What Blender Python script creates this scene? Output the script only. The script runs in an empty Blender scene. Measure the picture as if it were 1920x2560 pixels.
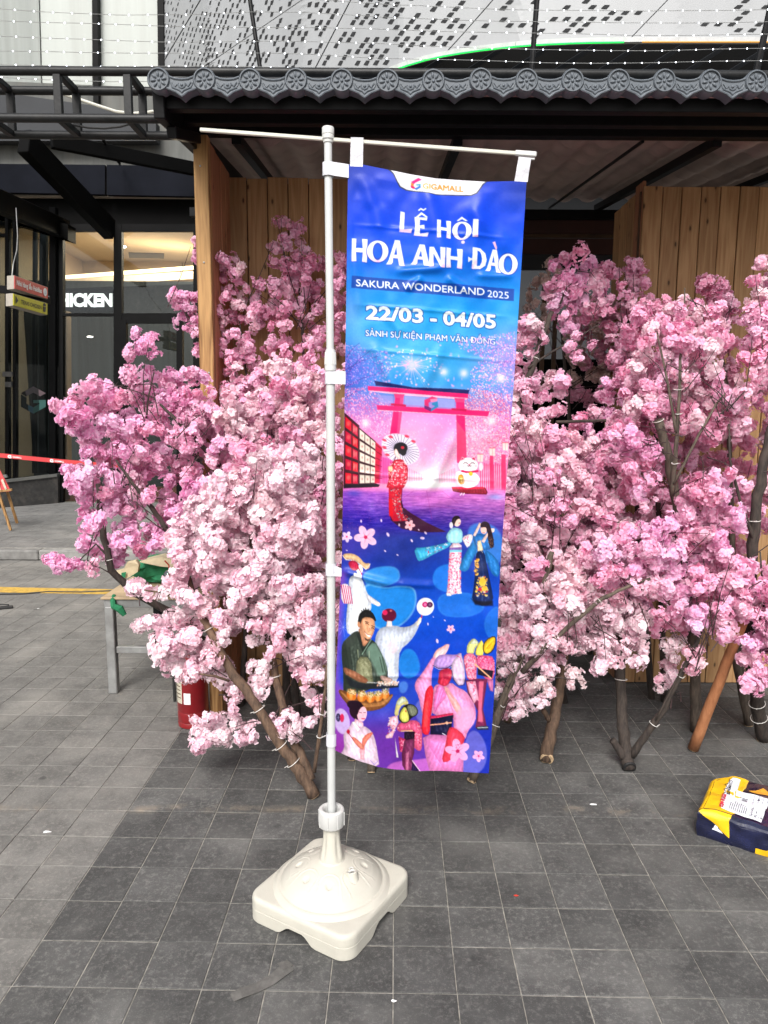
import bpy, math, random
import numpy as np
from mathutils import Vector, Matrix, Euler

sc = bpy.context.scene
R = math.radians
# ---------------------------------------------------------------- camera
HC = 1.8
PITCH, ROLL, FPX = 0.143059, 0.0060213, 1811.5
cam_d = bpy.data.cameras.new('camera')
cam_d.sensor_fit = 'VERTICAL'
cam_d.sensor_height = 36.0
cam_d.lens = 36.0 * FPX / 2560.0
cam_d.clip_start = 0.05
cam_d.clip_end = 400
cam = bpy.data.objects.new('camera', cam_d)
sc.collection.objects.link(cam)
cam.matrix_world = Matrix.Translation((0, 0, HC)) @ Matrix.Rotation(R(90) - PITCH, 4, 'X') @ Matrix.Rotation(ROLL, 4, 'Z')
sc.camera = cam

# ---------------------------------------------------------------- sky and sun
SUN_EL, SUN_AZ = R(44), R(191)      # compass direction the light comes from, measured from +Y towards +X
world = bpy.data.worlds.new('World')
sc.world = world
world.use_nodes = True
wn = world.node_tree
for n in list(wn.nodes):
    wn.nodes.remove(n)
w_out = wn.nodes.new('ShaderNodeOutputWorld')
w_bg = wn.nodes.new('ShaderNodeBackground')
w_sky = wn.nodes.new('ShaderNodeTexSky')
w_sky.sky_type = 'NISHITA'
w_sky.sun_disc = False
w_sky.sun_elevation = SUN_EL
w_sky.sun_rotation = SUN_AZ
w_sky.air_density = 1.0
w_sky.dust_density = 4.0
w_sky.ozone_density = 1.0
w_hs = wn.nodes.new('ShaderNodeHueSaturation')
w_hs.inputs['Saturation'].default_value = 0.28       # high overcast: the dome is nearly colourless
w_bg.inputs['Strength'].default_value = 0.15
wn.links.new(w_sky.outputs[0], w_hs.inputs['Color'])
wn.links.new(w_hs.outputs[0], w_bg.inputs['Color'])
wn.links.new(w_bg.outputs[0], w_out.inputs['Surface'])
sun_d = bpy.data.lights.new('sun', 'SUN')
sun_d.energy = 2.6
sun_d.angle = R(25)
sun_d.color = (1.0, 0.97, 0.93)
sun = bpy.data.objects.new('sun', sun_d)
sc.collection.objects.link(sun)
sd = Vector((math.sin(SUN_AZ) * math.cos(SUN_EL), math.cos(SUN_AZ) * math.cos(SUN_EL), math.sin(SUN_EL)))
sun.rotation_euler = sd.to_track_quat('Z', 'Y').to_euler()
sc.view_settings.view_transform = 'Standard'
sc.view_settings.look = 'None'
sc.view_settings.exposure = 0.42
sc.view_settings.gamma = 1.0
sc.view_settings.use_curve_mapping = False
sc.render.engine = 'CYCLES'
sc.cycles.use_denoising = True
sc.cycles.max_bounces = 7
sc.cycles.diffuse_bounces = 4
sc.cycles.transparent_max_bounces = 8
sc.cycles.caustics_reflective = False
sc.cycles.caustics_refractive = False

# ---------------------------------------------------------------- helpers
def ray(x, y):
    dx, dy = x - 960.0, y - 1280.0
    c, s = math.cos(ROLL), math.sin(ROLL)
    px, py = c * dx + s * dy, -s * dx + c * dy
    u, r = -py / FPX, px / FPX
    return Vector((r, math.cos(PITCH) + u * math.sin(PITCH), u * math.cos(PITCH) - math.sin(PITCH)))

def W(x, y, Y):
    """the place in the plaza seen along a line of sight, at distance Y"""
    d = ray(x, y)
    return Vector((0, 0, HC)) + d * (Y / d.y)

def G(x, y, z=0.0):
    d = ray(x, y)
    return Vector((0, 0, HC)) + d * ((z - HC) / d.z)

col = sc.collection
rng = random.Random(7)

def tag(o, label=None, cat=None, group=None, kind=None):
    if label: o['label'] = label
    if cat: o['category'] = cat
    if group: o['group'] = group
    if kind: o['kind'] = kind
    return o

def thing(name, label, cat, loc=(0, 0, 0), group=None):
    o = bpy.data.objects.new(name, None)
    o.empty_display_size = 0.1
    o.location = loc
    col.objects.link(o)
    return tag(o, label, cat, group)

def link(name, me, parent=None, loc=None, rot=None, scale=None):
    """an object for a mesh; loc is in world space"""
    o = bpy.data.objects.new(name, me)
    col.objects.link(o)
    if parent is not None:
        o.parent = parent
        pl = Vector((0, 0, 0))
        p = parent
        while p is not None:
            pl += Vector(p.location)
            p = p.parent
        o.location = (Vector(loc) if loc is not None else Vector((0, 0, 0))) - pl
    elif loc is not None:
        o.location = loc
    if rot is not None:
        o.rotation_euler = rot
    if scale is not None:
        o.scale = scale if hasattr(scale, '__len__') else (scale,) * 3
    return o

class MB:
    """collects vertices and faces in world space"""
    def __init__(s):
        s.v, s.f, s.m = [], [], []
    def add(s, vs, fs, m=0):
        b = len(s.v)
        s.v += [tuple(v) for v in vs]
        s.f += [tuple(b + i for i in f) for f in fs]
        s.m += [m] * len(fs)
        return s
    def box(s, c, size, rot=None, m=0, bev=0.0):
        c = Vector(c)
        hx, hy, hz = size[0] / 2, size[1] / 2, size[2] / 2
        mt = rot if isinstance(rot, Matrix) else (Euler(rot).to_matrix() if rot is not None else Matrix.Identity(3))
        b = min(bev, hx * .45, hy * .45, hz * .45)
        if b <= 0:
            vs = [c + mt @ Vector((x * hx, y * hy, z * hz)) for x in (-1, 1) for y in (-1, 1) for z in (-1, 1)]
            fs = [(0, 1, 3, 2), (4, 6, 7, 5), (0, 4, 5, 1), (2, 3, 7, 6), (0, 2, 6, 4), (1, 5, 7, 3)]
            return s.add(vs, fs, m)
        vs, idx = [], {}
        for x in (-1, 1):
            for y in (-1, 1):
                for z in (-1, 1):
                    for a in range(3):
                        p = [x * hx, y * hy, z * hz]
                        q = [x, y, z]
                        for k in range(3):
                            if k != a:
                                p[k] -= q[k] * b
                        idx[(x, y, z, a)] = len(vs)
                        vs.append(c + mt @ Vector(p))
        fs = []
        for a in range(3):
            o1, o2 = (a + 1) % 3, (a + 2) % 3
            for sg in (-1, 1):
                cs = []
                for (p, q) in ((-1, -1), (1, -1), (1, 1), (-1, 1)):
                    k = [0, 0, 0]; k[a] = sg; k[o1] = p; k[o2] = q
                    cs.append(idx[(k[0], k[1], k[2], a)])
                fs.append(tuple(cs if sg > 0 else cs[::-1]))
        for a in range(3):
            o1, o2 = (a + 1) % 3, (a + 2) % 3
            for p in (-1, 1):
                for q in (-1, 1):
                    k0 = [0, 0, 0]; k0[a] = -1; k0[o1] = p; k0[o2] = q
                    k1 = list(k0); k1[a] = 1
                    f = [idx[tuple(k0) + (o1,)], idx[tuple(k1) + (o1,)], idx[tuple(k1) + (o2,)], idx[tuple(k0) + (o2,)]]
                    fs.append(tuple(f if p * q > 0 else f[::-1]))
        for x in (-1, 1):
            for y in (-1, 1):
                for z in (-1, 1):
                    f = [idx[(x, y, z, 0)], idx[(x, y, z, 1)], idx[(x, y, z, 2)]]
                    fs.append(tuple(f if x * y * z > 0 else f[::-1]))
        return s.add(vs, fs, m)
    def tube(s, pts, r, n=8, m=0, caps=True, wob=0.0, seed=0):
        pts = [Vector(p) for p in pts]
        rr = list(r) if hasattr(r, '__len__') else [r] * len(pts)
        rg = random.Random(seed)
        t0 = (pts[1] - pts[0]).normalized()
        up = Vector((0, 0, 1)) if abs(t0.z) < .9 else Vector((0, 1, 0))
        a = t0.cross(up).normalized()
        vs = []
        for i, p in enumerate(pts):
            t = (pts[min(i + 1, len(pts) - 1)] - pts[max(i - 1, 0)])
            t = t.normalized() if t.length > 1e-9 else t0
            a = (a - t * a.dot(t))
            a = a.normalized() if a.length > 1e-6 else t.orthogonal().normalized()
            b = t.cross(a)
            for k in range(n):
                an = 2 * math.pi * k / n
                q = rr[i] * (1 + wob * rg.uniform(-1, 1))
                vs.append(p + a * math.cos(an) * q + b * math.sin(an) * q)
        fs = []
        for i in range(len(pts) - 1):
            for k in range(n):
                k2 = (k + 1) % n
                fs.append((i * n + k, i * n + k2, (i + 1) * n + k2, (i + 1) * n + k))
        if caps:
            fs.append(tuple(range(n))[::-1])
            fs.append(tuple((len(pts) - 1) * n + k for k in range(n)))
        return s.add(vs, fs, m)
    def beam(s, p0, p1, w, h, m=0, bev=0.0, up=(0, 0, 1)):
        p0, p1 = Vector(p0), Vector(p1)
        d = (p1 - p0)
        x = d.normalized()
        u = Vector(up)
        if abs(x.dot(u)) > .98:
            u = Vector((0, 1, 0))
        y = u.cross(x).normalized()
        z = x.cross(y)
        mt = Matrix((x, y, z)).transposed()
        return s.box((p0 + p1) / 2, (d.length, w, h), mt, m, bev)
    def prism(s, pts, ext, m=0):
        """closed polygon (world points) pushed along a vector"""
        n = len(pts)
        pts = [Vector(p) for p in pts]
        e = Vector(ext)
        nn = Vector((0, 0, 0))
        for i in range(n):
            nn += pts[i].cross(pts[(i + 1) % n])
        vs = pts + [p + e for p in pts]
        fs = [tuple(range(n)), tuple(range(2 * n - 1, n - 1, -1))]
        fs += [(i, i + n, (i + 1) % n + n, (i + 1) % n) for i in range(n)]
        if nn.dot(e) > 0:
            fs = [f[::-1] for f in fs]
        return s.add(vs, fs, m)
    def lathe(s, prof, c=(0, 0, 0), n=32, m=0, mt=None):
        c = Vector(c)
        mt = mt or Matrix.Identity(3)
        vs = []
        for (r, z) in prof:
            for k in range(n):
                a = 2 * math.pi * k / n
                vs.append(c + mt @ Vector((r * math.cos(a), r * math.sin(a), z)))
        fs = []
        for i in range(len(prof) - 1):
            for k in range(n):
                k2 = (k + 1) % n
                fs.append((i * n + k, i * n + k2, (i + 1) * n + k2, (i + 1) * n + k))
        fs.append(tuple(range(n))[::-1])
        fs.append(tuple((len(prof) - 1) * n + k for k in range(n)))
        return s.add(vs, fs, m)
    def ellipsoid(s, c, rad, n=8, k=6, mt=None, m=0):
        c = Vector(c); mt = mt or Matrix.Identity(3)
        vs, fs = [], []
        for i in range(k + 1):
            t = math.pi * i / k
            for j in range(n):
                a = 2 * math.pi * j / n
                vs.append(c + mt @ Vector((rad[0] * math.sin(t) * math.cos(a), rad[1] * math.sin(t) * math.sin(a), rad[2] * math.cos(t))))
        for i in range(k):
            for j in range(n):
                j2 = (j + 1) % n
                fs.append((i * n + j, (i + 1) * n + j, (i + 1) * n + j2, i * n + j2))
        return s.add(vs, fs, m)
    def build(s, name, mats, parent=None, smooth=False, origin=None):
        if origin is None:
            if parent is not None:
                origin = Vector(parent.location)
                p = parent.parent
                while p is not None:
                    origin += Vector(p.location); p = p.parent
            else:
                a = np.array(s.v)
                origin = Vector(((a[:, 0].min() + a[:, 0].max()) / 2, (a[:, 1].min() + a[:, 1].max()) / 2, a[:, 2].min()))
        origin = Vector(origin)
        me = bpy.data.meshes.new(name)
        me.from_pydata([(v[0] - origin.x, v[1] - origin.y, v[2] - origin.z) for v in s.v], [], s.f)
        for mm in (mats if isinstance(mats, (list, tuple)) else [mats]):
            me.materials.append(mm)
        me.polygons.foreach_set('material_index', s.m)
        if smooth:
            me.polygons.foreach_set('use_smooth', [True] * len(me.polygons))
            if smooth != 'all':
                try:
                    me.set_sharp_from_angle(angle=R(35))
                except Exception:
                    pass
        me.update()
        return link(name, me, parent, origin)

# ---------------------------------------------------------------- materials
def nt(name):
    m = bpy.data.materials.new(name)
    m.use_nodes = True
    t = m.node_tree
    return m, t, t.nodes['Principled BSDF']

def N(t, kind, **kw):
    n = t.nodes.new(kind)
    for k, v in kw.items():
        if k in n.inputs:
            n.inputs[k].default_value = v
        else:
            setattr(n, k, v)
    return n

def L(t, a, b):
    t.links.new(a, b)

def ramp(t, src, stops):
    r = t.nodes.new('ShaderNodeValToRGB')
    el = r.color_ramp.elements
    while len(el) < len(stops):
        el.new(.5)
    for e, (p, c) in zip(el, stops):
        e.position = p
        e.color = (*c, 1) if len(c) == 3 else c
    L(t, src, r.inputs[0])
    return r.outputs[0]

def mixc(t, fac, a, b, mode='MIX'):
    n = t.nodes.new('ShaderNodeMix')
    n.data_type = 'RGBA'
    n.blend_type = mode
    for s_, v in ((0, fac), (6, a), (7, b)):
        if hasattr(v, 'links'):
            L(t, v, n.inputs[s_])
        elif isinstance(v, (int, float)):
            n.inputs[s_].default_value = v
        else:
            n.inputs[s_].default_value = (*v, 1)
    return n.outputs[2]

def plain(name, c, rough=.5, metal=0.0, var=.15, scale=12, bump=0.0, bscale=60, spec=.5, rand=0.0, coat=0.0, dirt=0.0, stretch=(1, 1, 1)):
    """painted / cast / moulded surface: colour with mottling, wear and fine relief"""
    m, t, b = nt(name)
    tc = N(t, 'ShaderNodeTexCoord')
    mp = N(t, 'ShaderNodeMapping')
    mp.inputs['Scale'].default_value = stretch
    L(t, tc.outputs['Object'], mp.inputs[0])
    src = mp.outputs[0]
    if rand:
        oi = N(t, 'ShaderNodeObjectInfo')
        vm = N(t, 'ShaderNodeVectorMath', operation='MULTIPLY_ADD')
        cb = N(t, 'ShaderNodeCombineXYZ')
        for k in range(3):
            L(t, oi.outputs['Random'], cb.inputs[k])
        L(t, cb.outputs[0], vm.inputs[0])
        vm.inputs[1].default_value = (37, 53, 71)
        L(t, mp.outputs[0], vm.inputs[2])
        src = vm.outputs[0]
    n1 = N(t, 'ShaderNodeTexNoise', Scale=scale, Detail=6.0, Roughness=.6)
    L(t, src, n1.inputs['Vector'])
    lo = tuple(max(0, x * (1 - var)) for x in c)
    hi = tuple(min(1, x * (1 + var)) for x in c)
    cc = ramp(t, n1.outputs[0], [(.3, lo), (.7, hi)])
    if rand:
        mr = N(t, 'ShaderNodeMapRange')
        mr.inputs[3].default_value = 1 - rand
        mr.inputs[4].default_value = 1 + rand
        L(t, oi.outputs['Random'], mr.inputs[0])
        cc = mixc(t, 1.0, cc, mr.outputs[0], 'MULTIPLY')
    if dirt:
        n3 = N(t, 'ShaderNodeTexNoise', Scale=scale * .35, Detail=8.0, Roughness=.7)
        L(t, src, n3.inputs['Vector'])
        f = ramp(t, n3.outputs[0], [(.5, (0, 0, 0)), (.75, (dirt, dirt, dirt))])
        cc = mixc(t, f, cc, (.16, .14, .12))
    L(t, cc, b.inputs['Base Color'])
    b.inputs['Roughness'].default_value = rough
    b.inputs['Metallic'].default_value = metal
    b.inputs['Specular IOR Level'].default_value = spec
    b.inputs['Coat Weight'].default_value = coat
    if bump:
        n2 = N(t, 'ShaderNodeTexNoise', Scale=bscale, Detail=4.0)
        L(t, src, n2.inputs['Vector'])
        bp = N(t, 'ShaderNodeBump', Strength=bump, Distance=.004)
        L(t, n2.outputs[0], bp.inputs['Height'])
        L(t, bp.outputs[0], b.inputs['Normal'])
    return m

def emit(name, c, s):
    m, t, b = nt(name)
    b.inputs['Base Color'].default_value = (*c, 1)
    b.inputs['Emission Color'].default_value = (*c, 1)
    b.inputs['Emission Strength'].default_value = s
    return m

def stone(name, base, speck, rand=.16, bump=.35, blot=.5):
    """riven slate paver: mottled, speckled, each one its own tone"""
    m, t, b = nt(name)
    tc = N(t, 'ShaderNodeTexCoord')
    oi = N(t, 'ShaderNodeObjectInfo')
    ge = N(t, 'ShaderNodeNewGeometry')
    src = ge.outputs['Position']
    mp = N(t, 'ShaderNodeMapping')
    L(t, src, mp.inputs[0])
    rv = N(t, 'ShaderNodeCombineXYZ')
    ml = N(t, 'ShaderNodeMath', operation='MULTIPLY')
    ml.inputs[1].default_value = 40
    L(t, oi.outputs['Random'], ml.inputs[0])
    L(t, ml.outputs[0], rv.inputs[2])
    L(t, rv.outputs[0], mp.inputs['Location'])
    n1 = N(t, 'ShaderNodeTexNoise', Scale=7.0, Detail=8.0, Roughness=.65, Distortion=.4)
    n2 = N(t, 'ShaderNodeTexNoise', Scale=55.0, Detail=6.0, Roughness=.75)
    n3 = N(t, 'ShaderNodeTexVoronoi', Scale=150.0)
    n4 = N(t, 'ShaderNodeTexNoise', Scale=2.0, Detail=4.0)
    for n in (n1, n2, n3):
        L(t, mp.outputs[0], n.inputs['Vector'])
    L(t, src, n4.inputs['Vector'])
    d = tuple(x * .72 for x in base)
    h = tuple(x * 1.3 for x in base)
    c = ramp(t, n1.outputs[0], [(.3, d), (.7, h)])
    f2 = ramp(t, n2.outputs[0], [(.5, (0, 0, 0)), (.66, (blot,) * 3)])
    c = mixc(t, f2, c, speck)
    f3 = ramp(t, n3.outputs[0], [(0.0, (.5,) * 3), (.22, (0, 0, 0))])
    c = mixc(t, f3, c, tuple(min(1, x * 1.7) for x in speck))
    f4 = ramp(t, n4.outputs[0], [(.50, (0, 0, 0)), (.72, (.5,) * 3)])
    c = mixc(t, f4, c, tuple(min(1, x * 1.05) for x in speck))
    # a trail of dried sand washed along one course, and dark foot-worn blots
    sx = N(t, 'ShaderNodeSeparateXYZ')
    L(t, src, sx.inputs[0])
    w1 = N(t, 'ShaderNodeMath', operation='MULTIPLY_ADD'); w1.inputs[1].default_value = .10; w1.inputs[2].default_value = -3.10
    L(t, n4.outputs[0], w1.inputs[0])
    w2 = N(t, 'ShaderNodeMath', operation='ADD'); L(t, sx.outputs[1], w2.inputs[0]); L(t, w1.outputs[0], w2.inputs[1])
    w3 = N(t, 'ShaderNodeMath', operation='ABSOLUTE'); L(t, w2.outputs[0], w3.inputs[0])
    fb = ramp(t, w3.outputs[0], [(.0, (1, 1, 1)), (.045, (0, 0, 0))])
    n5 = N(t, 'ShaderNodeTexNoise', Scale=5.0, Detail=7.0, Roughness=.7)
    L(t, src, n5.inputs['Vector'])
    fs = ramp(t, n5.outputs[0], [(.48, (0, 0, 0)), (.62, (.8,) * 3)])
    fm = mixc(t, 1.0, fb, fs, 'MULTIPLY')
    c = mixc(t, fm, c, (.24, .20, .155))
    n6 = N(t, 'ShaderNodeTexVoronoi', Scale=4.3, Randomness=1.0)
    L(t, src, n6.inputs['Vector'])
    fg = ramp(t, n6.outputs[0], [(.05, (.55,) * 3), (.10, (0, 0, 0))])
    c = mixc(t, fg, c, (.03, .03, .03))
    mr = N(t, 'ShaderNodeMapRange')
    mr.inputs[3].default_value = 1 - rand
    mr.inputs[4].default_value = 1 + rand
    L(t, oi.outputs['Random'], mr.inputs[0])
    c = mixc(t, 1.0, c, mr.outputs[0], 'MULTIPLY')
    L(t, c, b.inputs['Base Color'])
    b.inputs['Roughness'].default_value = .82
    b.inputs['Specular IOR Level'].default_value = .3
    mx = N(t, 'ShaderNodeMath', operation='MULTIPLY_ADD')
    mx.inputs[1].default_value = 2.5
    L(t, n1.outputs[0], mx.inputs[0])
    L(t, n2.outputs[0], mx.inputs[2])
    bp = N(t, 'ShaderNodeBump', Strength=bump * 1.6, Distance=.004)
    L(t, mx.outputs[0], bp.inputs['Height'])
    L(t, bp.outputs[0], b.inputs['Normal'])
    return m

def wood(name, c1, c2, knots=True, rand=.2, scale=1.0, rough=.6):
    """softwood with grain along the object's local Z and knots; each plank differs"""
    m, t, b = nt(name)
    tc = N(t, 'ShaderNodeTexCoord')
    oi = N(t, 'ShaderNodeObjectInfo')
    cb = N(t, 'ShaderNodeCombineXYZ')
    for k, q in enumerate((91.0, 17.0, 43.0)):
        ml = N(t, 'ShaderNodeMath', operation='MULTIPLY')
        ml.inputs[1].default_value = q
        L(t, oi.outputs['Random'], ml.inputs[0])
        L(t, ml.outputs[0], cb.inputs[k])
    ad = N(t, 'ShaderNodeVectorMath', operation='ADD')
    L(t, tc.outputs['Object'], ad.inputs[0])
    L(t, cb.outputs[0], ad.inputs[1])
    mp = N(t, 'ShaderNodeMapping')
    mp.inputs['Scale'].default_value = (9 * scale, 9 * scale, .55 * scale)
    L(t, ad.outputs[0], mp.inputs[0])
    n0 = N(t, 'ShaderNodeTexNoise', Scale=1.1, Detail=3.0)
    L(t, mp.outputs[0], n0.inputs['Vector'])
    wv = N(t, 'ShaderNodeMath', operation='MULTIPLY')
    wv.inputs[1].default_value = 16.0
    L(t, n0.outputs[0], wv.inputs[0])
    fr = N(t, 'ShaderNodeMath', operation='PINGPONG')
    fr.inputs[1].default_value = 1.0
    L(t, wv.outputs[0], fr.inputs[0])
    n1 = N(t, 'ShaderNodeTexNoise', Scale=9.0, Detail=5.0)
    L(t, mp.outputs[0], n1.inputs['Vector'])
    mx = N(t, 'ShaderNodeMath', operation='MULTIPLY_ADD')
    mx.inputs[1].default_value = .45
    L(t, fr.outputs[0], mx.inputs[0])
    L(t, n1.outputs[0], mx.inputs[2])
    c = ramp(t, mx.outputs[0], [(.42, c1), (.98, c2)])
    if knots:
        sx = N(t, 'ShaderNodeSeparateXYZ')
        L(t, ad.outputs[0], sx.inputs[0])
        sm = N(t, 'ShaderNodeMath', operation='ADD')
        L(t, sx.outputs[0], sm.inputs[0]); L(t, sx.outputs[1], sm.inputs[1])
        m9 = N(t, 'ShaderNodeMath', operation='MULTIPLY'); m9.inputs[1].default_value = 7.5
        L(t, sm.outputs[0], m9.inputs[0])
        m4 = N(t, 'ShaderNodeMath', operation='MULTIPLY'); m4.inputs[1].default_value = 3.2
        L(t, sx.outputs[2], m4.inputs[0])
        mk = N(t, 'ShaderNodeCombineXYZ')
        L(t, m9.outputs[0], mk.inputs[0]); L(t, m4.outputs[0], mk.inputs[1])
        vo = N(t, 'ShaderNodeTexVoronoi', Scale=1.0, Randomness=1.0, voronoi_dimensions='2D')
        L(t, mk.outputs[0], vo.inputs['Vector'])
        f = ramp(t, vo.outputs[0], [(.03, (.85,) * 3), (.055, (.25,) * 3), (.10, (0, 0, 0))])
        c = mixc(t, f, c, (.045, .02, .01))
    mr = N(t, 'ShaderNodeMapRange')
    mr.inputs[3].default_value = 1 - rand
    mr.inputs[4].default_value = 1 + rand
    L(t, oi.outputs['Random'], mr.inputs[0])
    c = mixc(t, 1.0, c, mr.outputs[0], 'MULTIPLY')
    L(t, c, b.inputs['Base Color'])
    b.inputs['Roughness'].default_value = rough
    b.inputs['Specular IOR Level'].default_value = .3
    bp = N(t, 'ShaderNodeBump', Strength=.25, Distance=.002)
    L(t, mx.outputs[0], bp.inputs['Height'])
    L(t, bp.outputs[0], b.inputs['Normal'])
    return m

def bark(name, c1, c2):
    m, t, b = nt(name)
    tc = N(t, 'ShaderNodeTexCoord')
    mp = N(t, 'ShaderNodeMapping')
    mp.inputs['Scale'].default_value = (60, 60, 14)
    L(t, tc.outputs['Object'], mp.inputs[0])
    n1 = N(t, 'ShaderNodeTexNoise', Scale=1.0, Detail=7.0, Roughness=.65)
    L(t, mp.outputs[0], n1.inputs['Vector'])
    n2 = N(t, 'ShaderNodeTexNoise', Scale=6.0, Detail=5.0)
    L(t, tc.outputs['Object'], n2.inputs['Vector'])
    c = ramp(t, n1.outputs[0], [(.35, c1), (.68, c2)])
    f = ramp(t, n2.outputs[0], [(.55, (0, 0, 0)), (.72, (.5,) * 3)])
    c = mixc(t, f, c, tuple(min(1, x * 1.5) for x in c2))
    L(t, c, b.inputs['Base Color'])
    b.inputs['Roughness'].default_value = .85
    bp = N(t, 'ShaderNodeBump', Strength=.8, Distance=.004)
    L(t, n1.outputs[0], bp.inputs['Height'])
    L(t, bp.outputs[0], b.inputs['Normal'])
    return m

def glass(name, tint, refl=.12, rough=.0):
    """a thin pane: sees through, mirrors by Fresnel"""
    m, t, b = nt(name)
    t.nodes.remove(b)
    out = [n for n in t.nodes if n.type == 'OUTPUT_MATERIAL'][0]
    tr = N(t, 'ShaderNodeBsdfTransparent')
    tr.inputs[0].default_value = (*tint, 1)
    gl = N(t, 'ShaderNodeBsdfGlossy')
    gl.inputs['Roughness'].default_value = rough
    gl.inputs[0].default_value = (.9, .95, 1, 1)
    fr = N(t, 'ShaderNodeFresnel', IOR=1.33)
    ad = N(t, 'ShaderNodeMath', operation='ADD')
    ad.inputs[1].default_value = max(0, refl - .04)
    L(t, fr.outputs[0], ad.inputs[0])
    mx = N(t, 'ShaderNodeMixShader')
    L(t, ad.outputs[0], mx.inputs[0])
    L(t, tr.outputs[0], mx.inputs[1])
    L(t, gl.outputs[0], mx.inputs[2])
    L(t, mx.outputs[0], out.inputs[0])
    return m

M = {}
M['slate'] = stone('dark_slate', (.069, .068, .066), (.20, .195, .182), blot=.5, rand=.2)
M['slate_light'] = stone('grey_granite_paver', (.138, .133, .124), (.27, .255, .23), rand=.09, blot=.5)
M['slate_far'] = stone('far_paver', (.13, .128, .124), (.25, .24, .225), rand=.05)
M['grout'] = plain('sandy_joint', (.25, .235, .205), .95, var=.5, scale=30, bump=.4)
M['kerb'] = plain('kerb_granite', (.2, .195, .185), .85, var=.3, scale=9, rand=.3, bump=.3)
M['yellow_line'] = plain('worn_yellow_paint', (.50, .31, .05), .8, var=.3, scale=20, dirt=.6)
M['pine'] = wood('pine_plank', (.33, .175, .075), (.46, .275, .13), rand=.22)
M['pine_red'] = wood('reddish_plank', (.28, .12, .06), (.40, .19, .10))
M['post'] = wood('post_timber', (.17, .08, .028), (.42, .24, .095), rand=0, knots=False)
M['black_steel'] = plain('black_painted_steel', (.004, .004, .0045), .5, var=.4, scale=15, bump=.15, spec=.15)
M['truss'] = plain('matt_black_pipe', (.008, .0085, .009), .45, var=.5, scale=20, bump=.2, dirt=.06, spec=.3)
M['tile_grey'] = plain('grey_pvc_rooftile', (.105, .120, .138), .5, var=.12, scale=8, dirt=.12, spec=.4)
M['sheet_under'] = plain('brown_pvc_underside', (.36, .27, .24), .6, var=.2, scale=5)
M['white_pl'] = plain('white_plastic', (.52, .52, .505), .35, var=.03, scale=5, spec=.5)
M['cream_pl'] = plain('cream_plastic', (.50, .48, .415), .5, var=.05, scale=9, dirt=.16, bump=.35, bscale=420, spec=.4)
M['cream_smooth'] = plain('cream_plastic_smooth', (.50, .48, .415), .38, var=.04, scale=12, dirt=.12, spec=.5)
M['white_metal'] = plain('white_enamel_tube', (.50, .51, .50), .28, var=.04, scale=14, coat=.2)
M['ivory'] = plain('ivory_rod', (.52, .51, .44), .4, var=.04, scale=10)
M['cloth_white'] = plain('white_ribbon', (.58, .58, .62), .75, var=.06, scale=30, bump=.5, bscale=90)
M['ziptie'] = plain('nylon_tie', (.72, .70, .66), .4, var=.05)
M['bark'] = bark('brown_bark', (.05, .03, .02), (.155, .095, .06))
M['bark_dark'] = bark('dark_bark', (.018, .013, .011), (.06, .045, .036))
M['bark_grey'] = bark('grey_brown_bark', (.045, .034, .026), (.13, .10, .075))
M['peeled'] = bark('peeled_orange_wood', (.28, .105, .04), (.42, .18, .08))
M['cutwood'] = plain('sawn_end', (.45, .32, .19), .8, var=.35, scale=45, bump=.4)
M['twig'] = plain('twig', (.035, .018, .018), .7, var=.4)
M['red_paint'] = plain('red_enamel', (.22, .008, .012), .3, var=.2, scale=9, coat=.4, dirt=.15)
M['label_paper'] = plain('worn_paper', (.50, .46, .36), .8, var=.25, scale=60, dirt=.3)
M['grey_steel'] = plain('galvanised_tube', (.34, .345, .34), .42, metal=.55, var=.25, scale=12, dirt=.4)
M['table_wood'] = plain('ply_top', (.46, .34, .21), .6, var=.25, scale=6)
M['green_bag'] = plain('green_nonwoven', (.012, .17, .07), .8, var=.2, scale=20, bump=.3, bscale=300)
M['beige_bag'] = plain('beige_nonwoven', (.55, .46, .30), .8, var=.12, scale=20, bump=.3, bscale=300)
M['black_rubber'] = plain('black_rubber', (.012, .012, .012), .6)
M['red_straw'] = plain('red_straw', (.6, .05, .03), .4)
M['cup'] = glass('clear_cup', (.90, .91, .91), .16, .08)
# ================================================================ THE SETTING
YAW, TS, OX, OY = -0.0148408, 0.1993, 0.00707, 3.0138
ca, sa = math.cos(YAW), math.sin(YAW)
def grid(c, r):
    X, Y = OX + c * TS, OY + r * TS
    return Vector((X * ca - Y * sa, X * sa + Y * ca, 0))

mb = MB()
mb.box((0, 30, -.30), (160, 160, .2))
g = mb.build('ground', M['grout']); tag(g, kind='structure')
mb = MB()
mb.box((0, 4.7, -.0506), (16, 9.4, .095))
plaza = mb.build('pavement', M['grout'], origin=(0, 0, 0)); tag(plaza, kind='structure')

def tile_mesh(name, mat, sx, sy, h=.03, b=.0022, seed=0):
    rg = random.Random(seed)
    n = MB()
    hx, hy = sx / 2, sy / 2
    j = lambda: rg.uniform(-.0007, .0007)
    top = [(-hx + b + j(), -hy + b + j(), j() * .5), (hx - b + j(), -hy + b + j(), j() * .5), (hx - b + j(), hy - b + j(), j() * .5), (-hx + b + j(), hy - b + j(), j() * .5)]
    mid = [(-hx, -hy, -b), (hx, -hy, -b), (hx, hy, -b), (-hx, hy, -b)]
    bot = [(x, y, -h) for x, y, z in mid]
    n.add(top + mid + bot, [(0, 1, 2, 3)] + [(i + 4, (i + 1) % 4 + 4, (i + 1) % 4, i) for i in range(4)] + [(i + 8, (i + 1) % 4 + 8, (i + 1) % 4 + 4, i + 4) for i in range(4)])
    me = bpy.data.meshes.new(name)
    me.from_pydata(n.v, [], n.f)
    me.materials.append(mat)
    return me
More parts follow.
